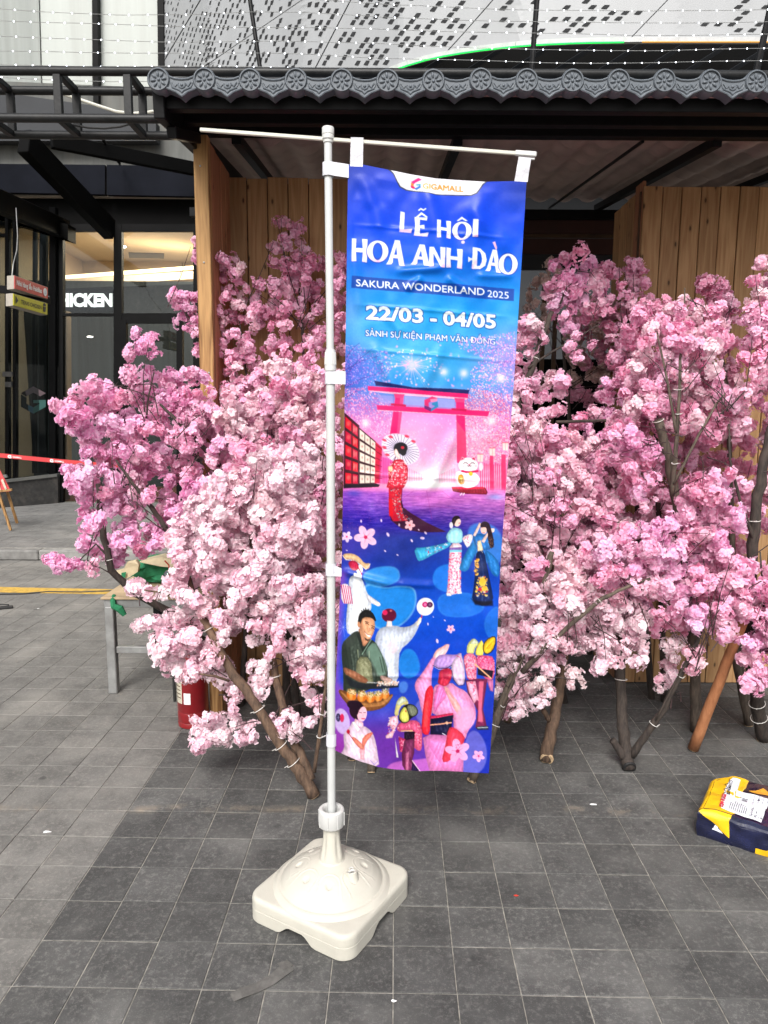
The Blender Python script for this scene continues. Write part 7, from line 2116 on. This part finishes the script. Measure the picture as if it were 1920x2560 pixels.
tree('blossom_tree', 'dim mauve blossom tree deep in the opening just right of the banner',
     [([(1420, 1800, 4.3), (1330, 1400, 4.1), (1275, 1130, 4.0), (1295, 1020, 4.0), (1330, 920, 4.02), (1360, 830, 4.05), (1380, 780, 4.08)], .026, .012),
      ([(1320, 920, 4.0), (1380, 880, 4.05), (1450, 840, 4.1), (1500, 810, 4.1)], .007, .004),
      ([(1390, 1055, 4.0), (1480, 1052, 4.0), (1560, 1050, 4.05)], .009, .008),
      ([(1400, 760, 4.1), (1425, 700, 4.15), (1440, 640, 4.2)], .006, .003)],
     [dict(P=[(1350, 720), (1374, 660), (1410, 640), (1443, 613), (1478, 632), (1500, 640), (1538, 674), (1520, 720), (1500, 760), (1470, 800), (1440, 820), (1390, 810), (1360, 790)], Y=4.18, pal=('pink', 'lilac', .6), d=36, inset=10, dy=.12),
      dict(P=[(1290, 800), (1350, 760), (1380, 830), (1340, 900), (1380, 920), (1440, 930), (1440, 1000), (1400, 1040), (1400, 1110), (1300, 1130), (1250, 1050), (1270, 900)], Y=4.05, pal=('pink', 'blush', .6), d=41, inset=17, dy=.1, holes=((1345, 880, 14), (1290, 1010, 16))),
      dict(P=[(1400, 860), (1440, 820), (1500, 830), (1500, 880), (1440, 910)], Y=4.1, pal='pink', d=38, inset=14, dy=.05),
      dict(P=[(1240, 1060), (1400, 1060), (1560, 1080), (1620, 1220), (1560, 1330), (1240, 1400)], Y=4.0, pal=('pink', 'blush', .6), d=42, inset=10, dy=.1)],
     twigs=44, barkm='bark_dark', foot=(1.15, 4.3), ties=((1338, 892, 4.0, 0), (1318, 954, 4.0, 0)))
tree('blossom_tree', 'dim pink blossom tree in front of the right bay corner planks',
     [([(1635, 1800, 4.35), (1600, 1400, 4.3), (1580, 1000, 4.3), (1570, 800, 4.32)], .022, .008)],
     [dict(P=[(1500, 700), (1540, 665), (1547, 648), (1586, 645), (1595, 622), (1612, 622), (1620, 665), (1640, 748), (1650, 800), (1600, 860), (1560, 960), (1520, 900), (1500, 820)], Y=4.3, pal='pink', d=36, inset=8, dy=.08),
      dict(P=[(1520, 850), (1600, 850), (1600, 1050), (1500, 1180), (1420, 1150), (1400, 1060), (1480, 1020)], Y=4.1, pal=('pink', 'lilac', .6), d=42, inset=15, dy=.1)],
     twigs=30, barkm='bark_dark', foot=(1.75, 4.36))
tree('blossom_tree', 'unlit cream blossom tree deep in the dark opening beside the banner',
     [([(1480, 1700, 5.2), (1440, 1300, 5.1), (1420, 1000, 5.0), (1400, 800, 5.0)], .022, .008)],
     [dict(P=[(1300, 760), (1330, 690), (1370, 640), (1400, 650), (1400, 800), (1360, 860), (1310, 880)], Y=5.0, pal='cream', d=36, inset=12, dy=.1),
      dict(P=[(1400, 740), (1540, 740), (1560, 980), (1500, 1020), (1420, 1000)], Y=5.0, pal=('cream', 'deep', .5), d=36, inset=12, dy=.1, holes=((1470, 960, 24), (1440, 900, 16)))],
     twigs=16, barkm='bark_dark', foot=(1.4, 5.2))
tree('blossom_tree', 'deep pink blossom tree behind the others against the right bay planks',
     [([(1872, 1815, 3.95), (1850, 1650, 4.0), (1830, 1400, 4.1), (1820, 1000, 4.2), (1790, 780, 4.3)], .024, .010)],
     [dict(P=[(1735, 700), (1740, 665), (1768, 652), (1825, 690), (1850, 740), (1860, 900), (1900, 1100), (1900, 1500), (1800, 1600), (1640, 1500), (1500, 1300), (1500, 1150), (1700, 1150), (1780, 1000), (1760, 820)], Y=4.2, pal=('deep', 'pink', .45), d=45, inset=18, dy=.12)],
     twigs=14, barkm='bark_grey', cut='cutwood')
tree('blossom_tree', 'blush blossom tree low behind the front trunks, right of the banner',
     [([(1300, 1790, 3.9), (1320, 1600, 3.95), (1360, 1400, 4.0), (1380, 1200, 4.1)], .022, .010), ([(1275, 1790, 3.85), (1268, 1805, 3.83)], .02, .02)],
     [dict(P=[(1228, 1150), (1320, 1120), (1500, 1180), (1600, 1300), (1640, 1450), (1600, 1560), (1450, 1590), (1300, 1600), (1228, 1600)], Y=4.05, pal=('pink', 'blush', .6), d=45, inset=18, dy=.12)],
     twigs=14, barkm='bark', cut='cutwood')
tree('blossom_tree', 'pink blossom tree filling the gap between the mid air grey limb and the box corner',
     [([(1660, 1760, 4.3), (1650, 1400, 4.2), (1640, 1100, 4.1), (1640, 900, 4.1)], .020, .008)],
     [dict(P=[(1560, 780), (1640, 745), (1700, 740), (1760, 800), (1800, 900), (1800, 1100), (1700, 1250), (1560, 1250), (1500, 1100), (1560, 950)], Y=3.98, pal=('pink', 'deep', .65), d=42, inset=10, dy=.1)],
     twigs=12, barkm='bark_dark', foot=(1.80, 4.32))
tree('blossom_tree', 'pink blossom tree low in the left bay behind the front left tree',
     [([(600, 1790, 4.2), (620, 1500, 4.15), (640, 1250, 4.1)], .020, .008)],
     [dict(P=[(548, 960), (640, 900), (760, 900), (812, 960), (812, 1350), (700, 1350), (600, 1250), (548, 1150)], Y=4.0, pal=('pink', 'blush', .6), d=42, inset=12, dy=.1)],
     twigs=10, barkm='bark_dark', foot=(-.80, 4.22))
# peeled poles and spare trunks among the feet
def pole(label, pts, r0, r1, m, group=None, cutm='cutwood'):
    t = thing('support_pole', label, 'pole', G(pts[0][0], pts[0][1]), group)
    ws = [W(*p) for p in pts]
    ws[0] = Vector((ws[0].x, ws[0].y, max(ws[0].z, r0 * .5)))
    mb = MB(); mb.tube([ws[0].lerp(ws[-1], i / 8) + Vector((math.sin(i * 2.1), 0, 0)) * .0015 for i in range(9)], [r0 + (r1 - r0) * i / 8 for i in range(9)], 14, wob=.03); mb.build('shaft', M[m], t, smooth='all')
    d = (ws[0] - ws[-1]).normalized()
    mb = MB(); mb.lathe([(r0 * .98, -.003), (r0 * .93, .003), (.001, .004)], ws[0], 14, mt=d.to_track_quat('Z', 'Y').to_matrix()); mb.build('sawn_end', M[cutm], t)
pole('barkless orange brown pole slanting up to the right above the yellow taped parcel', [(1733, 1872, 3.64), (1822, 1650, 3.52), (1870, 1520, 3.45)], .028, .024, 'peeled')
pole('short dark trunk foot close to the plank wall, right of the orange pole', [(1872, 1812, 3.96), (1845, 1700, 3.98), (1830, 1600, 4.0)], .026, .022, 'bark_grey')
pole('grey post behind the orange pole with a cable tie', [(1745, 1800, 3.95), (1735, 1700, 3.97), (1728, 1580, 4.0)], .028, .024, 'bark_grey')
pole('thin dark trunk foot left of centre, under the banner hem', [(885, 1895, 3.55), (870, 1800, 3.6), (862, 1700, 3.62)], .018, .014, 'bark')

# ================================================================ THINGS ON THE GROUND
# low metal table
tb = thing('metal_table', 'low grey steel table with worn plywood top carrying a green bag', 'table', (-1.37, 4.85, 0))
X0, X1, Y0, Y1, TZ = -1.735, -1.02, 4.36, 5.34, .615
for (x, y, m_) in ((X0 + .03, Y0 + .03, 'grey_steel'), (X1 - .03, Y0 + .03, 'grey_steel'), (X0 + .03, Y1 - .03, 'black_steel'), (X1 - .03, Y1 - .03, 'black_steel')):
    mb = MB(); mb.box((x, y, (TZ - .05) / 2), (.055, .055, TZ - .05), bev=.005); mb.build('leg', M[m_], tb)
for (c, s) in (((X0 + X1) / 2, Y0 + .03), ((X0 + X1) / 2, Y1 - .03)):
    mb = MB(); mb.box((c, s, TZ - .027), (X1 - X0, .05, .05), bev=.004); mb.build('apron', M['grey_steel'], tb)
for x in (X0 + .03, X1 - .03):
    mb = MB(); mb.box((x, (Y0 + Y1) / 2, TZ - .028), (.048, Y1 - Y0 - .12, .048), bev=.004); mb.build('apron', M['grey_steel'], tb)
mb = MB(); mb.box(((X0 + X1) / 2, Y0 + .032, .285), (X1 - X0 - .12, .035, .042), bev=.003); mb.build('stretcher', M['grey_steel'], tb)
mb = MB(); mb.beam((X0 + .25, Y0 + .5, .57), (X0 + .4, Y0 + .9, .25), .03, .03); mb.build('brace', M['black_steel'], tb)
mb = MB(); mb.box(((X0 + X1) / 2 - .003, (Y0 + Y1) / 2, TZ + .007), (X1 - X0 + .02, Y1 - Y0 + .02, .014), bev=.003); mb.build('tabletop', M['table_wood'], tb)
# green and beige shopping bag lying on it
bg = thing('shopping_bag', 'crumpled green and beige non-woven bag lying on the metal table', 'bag', (-1.45, 4.75, TZ + .014))
def lump(name, m, c, size, seed, parent, wr=.018):
    rg = random.Random(seed)
    nx, ny, nz = 10, 8, 6
    mb = MB()
    vs, fs = [], []
    nu, nv = 26, 14
    for i in range(nv + 1):
        t_ = math.pi * i / nv
        for j in range(nu):
            a = 2 * math.pi * j / nu
            sx = math.copysign(abs(math.cos(a)) ** .55, math.cos(a)) * math.sin(t_) ** .6
            sy_ = math.copysign(abs(math.sin(a)) ** .55, math.sin(a)) * math.sin(t_) ** .6
            szz = math.copysign(abs(math.cos(t_)) ** .7, math.cos(t_))
            k = rg.uniform(-wr, wr) if 0 < i < nv and szz > -.8 else 0
            vs.append(Vector(c) + Vector((sx * size[0] / 2 + k, sy_ * size[1] / 2 + k, szz * size[2] / 2 + k * .8)))
    for i in range(nv):
        for j in range(nu):
            j2 = (j + 1) % nu
            fs.append((i * nu + j, (i + 1) * nu + j, (i + 1) * nu + j2, i * nu + j2))
    mb.add(vs, fs)
    return mb.build(name, M[m], parent)
zt0 = TZ + .014
lump('bag_body', 'green_bag', (-1.43, 4.78, zt0 + .085), (.50, .22, .17), 1, bg)
def sheetpts(P, Ys, th=.004):
    mb = MB(); mb.prism([W(x, y, Y) for (x, y), Y in zip(P, Ys)], (0, th, 0)); return mb
sheetpts([(288, 1428), (310, 1422), (318, 1405), (340, 1400), (347, 1412), (344, 1430), (318, 1446), (292, 1447)], [4.60, 4.58, 4.56, 4.56, 4.55, 4.56, 4.58, 4.6], .03).build('beige_panel', M['beige_bag'], bg)
sheetpts([(347, 1405), (400, 1392), (432, 1400), (440, 1420), (400, 1416)], [4.62, 4.64, 4.62, 4.6, 4.6], .12).build('beige_panel', M['beige_bag'], bg)
sheetpts([(304, 1432), (315, 1430), (313, 1444), (301, 1445)], [4.56] * 4).build('printed_square', M['green_bag'], bg)
mb = MB(); mb.tube([W(285, 1490, 4.4), W(282, 1500, 4.35), W(284, 1515, 4.34), W(300, 1522, 4.34), W(312, 1538, 4.34)], [.014, .016, .02, .024, .014], 8); mb.build('strap', M['green_bag'], bg)
# plastic cup with dome lid and straw
cup = thing('plastic_cup', 'clear plastic cup with dome lid and red straw on the metal table', 'cup', (0, 0, 0))
cp = W(424, 1440, 4.45); cp.z = zt0
cup.location = cp
mb = MB(); mb.lathe([(.030, 0), (.042, .10), (.0435, .102)], cp, 24); mb.build('cup_body', M['cup'], cup, smooth=True)
mb = MB(); mb.lathe([(.046, .100), (.046, .106), (.042, .110), (.036, .135), (.022, .150), (.008, .153)], cp, 24); mb.build('dome_lid', M['cup'], cup, smooth=True)
mb = MB(); mb.tube([cp + Vector((.005, 0, .02)), cp + Vector((0, 0, .155)), cp + Vector((-.002, 0, .185)), cp + Vector((-.028, 0, .215))], .0045, 8); mb.build('straw', M['red_straw'], cup, smooth=True)
# extinguisher
ex = thing('fire_extinguisher', 'scuffed red fire extinguisher standing against the corner post', 'fire extinguisher', (-1.083, 3.94, 0))
ec = (-1.083, 3.94, 0)
mb = MB(); mb.lathe([(.078, 0), (.086, .006), (.087, .03), (.085, .034), (.087, .038), (.087, .09), (.0855, .094), (.087, .098), (.087, .40), (.084, .43), (.074, .455), (.05, .475), (.026, .485), (.024, .50)], ec, 36); mb.build('cylinder', M['red_paint'], ex, smooth=True)
mb = MB(); mb.lathe([(.018, .50), (.018, .535), (.012, .545)], ec, 16); mb.beam((-1.083, 3.94, .54), (-1.01, 3.90, .565), .02, .012); mb.beam((-1.083, 3.94, .552), (-1.00, 3.90, .60), .02, .008); mb.build('valve', M['black_steel'], ex)
mb = MB(); mb.tube([(-1.10, 3.93, .52), (-1.16, 3.91, .50), (-1.178, 3.90, .40), (-1.175, 3.90, .15)], .009, 8); mb.build('hose', M['black_rubber'], ex, smooth=True)
def wrap(name, m, a0, a1, z0, z1, r=.0875):
    mb = MB(); n = 8
    P = [(ec[0] + r * math.cos(a0 + (a1 - a0) * i / n), ec[1] + r * math.sin(a0 + (a1 - a0) * i / n)) for i in range(n + 1)]
    for i in range(n):
        mb.add([(*P[i], z0), (*P[i + 1], z0), (*P[i + 1], z1), (*P[i], z1)], [(0, 1, 2, 3)])
    return mb.build(name, M[m], ex)
wrap('label', 'label_paper', R(190), R(242), .15, .40)
wrap('sticker', 'white_print', R(250), R(276), .15, .215)
for k in range(5):
    wrap('label_text', 'dark_wood', R(197), R(236), .18 + k * .022, .186 + k * .022, .0880)

# parcel wrapped in navy film and yellow tape
M['film'] = plain('navy_wrapping_film', (.008, .010, .035), .18, var=.7, scale=9, bump=1.0, bscale=16, spec=.6, coat=.6)
M['film_dark'] = plain('purple_black_film', (.022, .012, .035), .25, var=.6, scale=6, bump=.6, bscale=18, coat=.4)
M['ytape'] = plain('yellow_packing_tape', (.80, .47, .01), .3, var=.12, scale=7, bump=.5, bscale=22, coat=.4)
M['paper'] = plain('white_label', (.74, .75, .80), .5, var=.03, scale=10, bump=.15, bscale=25)
PC = Vector((1.346, 2.868, 0)); PU = Vector((.829, -.559, 0)); PV = Vector((.559, .829, 0)); PH = .125
pa = thing('parcel', 'parcel in glossy navy film with yellow tape and a white label on the ground', 'parcel', PC)
LU, LV = .62, .385
def bulge(u, v, w):
    """u along the long side, v back, w up (all 0..1) -> world, with rounded edges and dents"""
    r = .018
    x = u * LU; y = v * LV; z = w * PH
    z += .010 * math.sin(math.pi * min(1, max(0, u))) * math.sin(math.pi * v) * (w > .5)
    d = math.sin(u * 13 + v * 7) * .0022 + math.sin(v * 17 - w * 9) * .0019 + math.sin(u * 31 + w * 11) * .0014 + math.sin(u * 53 - v * 37 + w * 5) * .0007
    if w > .5: z += d * 1.2
    top = max(0, w - .8) / .2
    e = r * (1 - math.sqrt(max(0, 1 - top * top))) if w > .8 else 0
    x += e if u < .5 else -e
    y += e if v < .5 else -e
    if v < .01: y += d - .008 * math.sin(math.pi * w)
    if u < .01: x += d - .006 * math.sin(math.pi * w) + .02 * max(0, v - .8) * 5
    if v > .85 and u < .2: x += (v - .85) / .15 * .05 * (1 - u / .2)
    return PC + PU * x + PV * y + Vector((0, 0, z))
mb = MB()
n = 22
def face(fn, mat_fn, n1=n, n2=n, push=0.0):
    vs = [fn(i / n1, j / n2) for i in range(n1 + 1) for j in range(n2 + 1)]
    for i in range(n1):
        for j in range(n2):
            a, b_, c_, d_ = i * (n2 + 1) + j, (i + 1) * (n2 + 1) + j, (i + 1) * (n2 + 1) + j + 1, i * (n2 + 1) + j + 1
            mb.add([vs[a], vs[b_], vs[c_], vs[d_]], [(0, 1, 2, 3)], mat_fn((i + .5) / n1, (j + .5) / n2))
face(lambda a, b_: bulge(a, b_, 1), lambda a, b_: 1, 30, 20)
face(lambda a, b_: bulge(a, 0, b_), lambda a, b_: 0, 30, 14)
face(lambda a, b_: bulge(a, 1, b_), lambda a, b_: 0, 10, 10)
face(lambda a, b_: bulge(0, a, b_), lambda a, b_: 0, 14, 10)
face(lambda a, b_: bulge(1, a, b_), lambda a, b_: 0, 6, 6)
mb.build('wrapped_box', [M['film'], M['film_dark']], pa, smooth=False)
def patch(fn, P, m, name, lift, nn_=14, box=None):
    """a piece of tape or label following the parcel's face: outline P in (a,b)"""
    as_ = [p[0] for p in P]; bs = [p[1] for p in P]
    a0, a1, b0, b1 = min(as_), max(as_), min(bs), max(bs)
    mb2 = MB()
    for i in range(nn_):
        # clip the outline to strips so the piece keeps its real edge
        u0, u1 = a0 + (a1 - a0) * i / nn_, a0 + (a1 - a0) * (i + 1) / nn_
        def span(u):
            ys = []
            for k in range(len(P)):
                (xa, ya), (xb, yb) = P[k], P[(k + 1) % len(P)]
                if (xa - u) * (xb - u) <= 0 and xa != xb:
                    ys.append(ya + (yb - ya) * (u - xa) / (xb - xa))
            return (min(ys), max(ys)) if ys else None
        s0, s1 = span(u0 + 1e-6), span(u1 - 1e-6)
        if not s0 or not s1: continue
        m2 = 10
        for j in range(m2):
            q = [(u0, s0[0] + (s0[1] - s0[0]) * j / m2), (u1, s1[0] + (s1[1] - s1[0]) * j / m2), (u1, s1[0] + (s1[1] - s1[0]) * (j + 1) / m2), (u0, s0[0] + (s0[1] - s0[0]) * (j + 1) / m2)]
            mb2.add([fn(a, b_) + lift for a, b_ in q], [(0, 1, 2, 3)])
    return mb2.build(name, M[m], pa)
topf = lambda a, b_: bulge(a, b_, 1)
frf = lambda a, b_: bulge(a, 0, b_)
lff = lambda a, b_: bulge(0, a, b_)
UPL = Vector((0, 0, .0022)); FRL = PV * -.0022; LFL = PU * -.0022
patch(topf, [(0, 0), (.185, 0), (.20, 1), (0, 1)], 'ytape', 'yellow_tape', UPL)
patch(lff, [(0, .86), (1, .86), (1, 1), (0, 1)], 'ytape', 'yellow_tape', LFL)
patch(frf, [(0, 1), (0, .93), (.20, .28), (.185, 1)], 'ytape', 'yellow_tape', FRL)
patch(frf, [(.36, .02), (.36, .22), (.42, .24), (.48, .42), (.66, .10), (.66, .02)], 'ytape', 'yellow_tape', FRL)
patch(frf, [(.09, .40), (.11, .55), (.15, .42), (.16, .36)], 'paper', 'paper_scrap', FRL * .7)
LP = [(.04, .10), (.10, .10), (.37, -.0), (.41, .02), (.37, .62), (.12, .66), (.06, .86), (.02, .84)]
LB = [(.085, .06), (.355, .02), (.365, .60), (.155, .64), (.145, .93), (.06, .95)]
patch(topf, LB, 'paper', 'address_label', Vector((0, 0, .0042)), 16)
M['red_print'] = plain('red_print', (.55, .02, .05), .6)
M['grey_print'] = plain('grey_print', (.10, .10, .12), .6)
def ontop(u0, v0, u1, v1, hu, hv):
    """text line from (u0,v0) to (u1,v1), height direction (hu,hv)"""
    return lambda u, v: topf(u0 + (u1 - u0) * u + hu * v, v0 + (v1 - v0) * u + hv * v) + Vector((0, 0, .0062))
text_on('KIM FLAGS', ontop(.108, .08, .098, .40, -.026, 0), M['red_print'], pa, bold=.05, off=(0, 0, 0))
text_on('XUONGMAY.CO', ontop(.118, .44, .105, .86, -.020, 0), M['black_print'], pa, bold=.02, off=(0, 0, 0))
mb = MB()
rgx = random.Random(4)
for k in range(9):
    u = .142 + k * .0125
    v = .09
    end = .22 + .10 * rgx.random()
    while v < end:
        w_ = rgx.uniform(.008, .022)
        mb.add([topf(u, v) + Vector((0, 0, .0062)), topf(u + .0045, v) + Vector((0, 0, .0062)), topf(u + .0045, v + w_) + Vector((0, 0, .0062)), topf(u, v + w_) + Vector((0, 0, .0062))], [(0, 1, 2, 3)])
        v += w_ + .005
for k in range(9):
    v = .34 + k * .012
    w_ = rgx.choice((.003, .005, .008))
    mb.add([topf(.20, v) + Vector((0, 0, .0062)), topf(.235, v) + Vector((0, 0, .0062)), topf(.235, v + w_) + Vector((0, 0, .0062)), topf(.20, v + w_) + Vector((0, 0, .0062))], [(0, 1, 2, 3)])
tag(mb.build('small_print', M['grey_print'], pa), kind='stuff')
text_on('Người nhận:', ontop(.285, .08, .285, .25, -.012, 0), M['grey_print'], pa, bold=.01, off=(0, 0, 0))
text_on('Địa chỉ:', ontop(.312, .08, .312, .19, -.012, 0), M['grey_print'], pa, bold=.01, off=(0, 0, 0))
text_on('SĐT', ontop(.348, .07, .348, .13, -.012, 0), M['grey_print'], pa, bold=.02, off=(0, 0, 0))
for u in (.27, .298, .325, .352):
    mb = MB(); mb.add([topf(u, .07) + Vector((0, 0, .006)), topf(u + .0018, .07) + Vector((0, 0, .006)), topf(u + .0018, .60) + Vector((0, 0, .006)), topf(u, .62) + Vector((0, 0, .006))], [(0, 1, 2, 3)]); mb.build('ruled_line', M['grey_print'], pa)
mb = MB(); mb.tube([topf(.085, .42) + UPL * 3, topf(.075, .50) + UPL * 3, topf(.092, .54) + UPL * 3, topf(.070, .60) + UPL * 3, topf(.095, .64) + UPL * 3, topf(.066, .72) + UPL * 3, topf(.088, .78) + UPL * 3, topf(.07, .88) + UPL * 3], .0011, 4); mb.build('handwriting', M['black_print'], pa)
M['orange_print'] = plain('orange_print', (.80, .36, .03), .4)
patch(topf, [(.22, .72), (.27, .78), (.30, .90), (.34, .84), (.42, .88), (.50, .80), (.44, .76), (.34, .72), (.28, .66)], 'orange_print', 'printed_ribbon', UPL)

# red barrier tape, easel, litter
tpz = thing('barrier_tape', 'red barrier tape with white lettering stretched across the left edge', 'barrier tape', W(100, 1145, 8.9))
tfn = quadfn(W(-80, 1124, 8.9), W(300, 1160, 9.3), W(300, 1170, 9.3), W(-80, 1135, 8.9))
mb = MB()
for i in range(14):
    f_ = lambda u, v: tfn(u, v) + Vector((0, .004 * math.sin(u * 30), -.01 * math.sin(u * math.pi)))
    mb.add([f_(i / 14, 1), f_((i + 1) / 14, 1), f_((i + 1) / 14, 0), f_(i / 14, 0)], [(0, 3, 2, 1)])
mb.build('tape_band', M['sign_red'], tpz)
for (x0, x1) in ((30, 52), (134, 158)):
    u0, u1 = (x0 + 80) / 380, (x1 + 80) / 380
    text_on('GIGAMALL', lambda u, v: tfn(u0 + (u1 - u0) * u, .28 + .42 * v) + Vector((0, -.02, -.01 * math.sin(u0 * math.pi))), M['white_print'], tpz, bold=.02)
    text_on('G', lambda u, v: tfn(u0 - .032 + .024 * u, .16 + .68 * v) + Vector((0, -.02, -.01 * math.sin(u0 * math.pi))), M['white_print'], tpz, bold=.06)
es = thing('easel', 'wooden easel with a red printed board at the left edge', 'easel', (0, 0, 0))
e0 = G(20, 1328, .115)
es.location = e0
EY = e0.y
mb = MB(); mb.beam(W(-6, 1225, EY), W(27, 1326, EY), .03, .03, bev=.003); mb.build('leg', M['post'], es)
mb = MB(); mb.beam(W(16, 1222, EY + .15), W(43, 1308, EY + .25), .03, .03, bev=.003); mb.build('leg', M['post'], es)
mb = MB(); mb.beam(W(-70, 1225, EY), W(-90, 1330, EY), .03, .03, bev=.003); mb.build('leg', M['post'], es)
mb = MB(); mb.beam(W(-80, 1238, EY - .03), W(30, 1224, EY + .02), .04, .03, bev=.003); mb.build('ledge', M['post'], es)
mb = MB(); mb.prism([W(-90, 1130, EY), W(-4, 1170, EY + .05), W(26, 1228, EY), W(-70, 1240, EY - .02)], (0, .02, 0)); bo = mb.build('board', M['sign_red'], es)
mb = MB(); mb.prism([W(2, 1200, EY - .01), W(7, 1197, EY - .01), W(17, 1222, EY - .01), W(13, 1225, EY - .01)], (0, .005, 0)); mb.prism([W(-12, 1190, EY - .01), W(-6, 1190, EY - .01), W(2, 1225, EY - .01), W(-4, 1228, EY - .01)], (0, .005, 0)); mb.build('printed_stroke', M['label_paper'], bo)
# cloth tape scrap
M['scrap'] = plain('dusty_cloth_tape', (.105, .10, .092), .85, var=.25, scale=40, bump=.4)
sc_pts = [((576, 2485), (584, 2503)), ((598, 2470), (606, 2494)), ((640, 2457), (646, 2480)), ((676, 2436), (686, 2460)), ((698, 2416), (716, 2437)), ((716, 2404), (735, 2424))]
mb = MB()
for i in range(len(sc_pts) - 1):
    a, b_ = sc_pts[i], sc_pts[i + 1]
    z = lambda k: .0035 + .004 * (k in (1, 4)) + .002 * (k % 2)
    q = [G(*a[0], z(i)), G(*a[1], z(i)), G(*b_[1], z(i + 1)), G(*b_[0], z(i + 1))]
    mb.prism(q, (0, 0, -.0012))
mb.prism([G(693, 2408, .009), G(706, 2424, .009), G(733, 2412, .006), G(718, 2400, .006)], (0, 0, -.001))
tag(mb.build('tape_scrap', M['scrap']), 'dusty grey strip of cloth tape lying in front of the cream base', 'tape strip')
lit = [((1483, 2012), .016, 'white_print', 'small white blot on the dark paving left of the parcel', 'litter'), ((1393, 2054), .007, 'white_print', None, None), ((118, 2081), .018, 'white_print', 'white paper shred on the light paving at the far left', 'litter'), ((267, 2088), .008, 'white_print', None, None),
       ((984, 2504), .009, 'white_print', 'tiny white crumb at the bottom centre of the paving', 'litter'), ((1290, 2240), .008, 'red_straw', 'tiny reddish speck on the paving right of the cream base', 'litter'), ((95, 1522), .012, 'white_print', 'white scrap on the paving left of the metal table', 'litter')]
for (p, s_, m_, lab, cat) in lit:
    if lab is None: continue
    c = G(*p)
    rg = random.Random(int(p[0]))
    n_ = 9
    P = [c + Vector((math.cos(6.283 * k / n_) * s_ * rg.uniform(.4, 1.3), math.sin(6.283 * k / n_) * s_ * rg.uniform(.2, .7), .0035)) for k in range(n_)]
    mb = MB(); mb.prism(P, (0, 0, -.0015)); tag(mb.build('litter_scrap', M[m_]), lab, cat)
cb_ = MB(); cb_.tube([G(-60, 1486, .008), G(60, 1484, .008), G(120, 1479, .008), G(200, 1480, .008), G(300, 1476, .008), G(380, 1482, .008)], .007, 6)
tag(cb_.build('floor_cable', M['black_rubber']), 'black cable lying along the yellow line on the paving', 'cable')
cb_ = MB(); cb_.box(G(12, 1519, .012) , (.13, .05, .022), (0, 0, .4), bev=.006); cb_.tube([G(20, 1517, .01), G(22, 1512, .03), G(-10, 1510, .03), G(-30, 1518, .01)], .006, 6)
tag(cb_.build('cable_plug', M['black_rubber']), 'black plug and cable end on the paving at the left edge', 'plug')
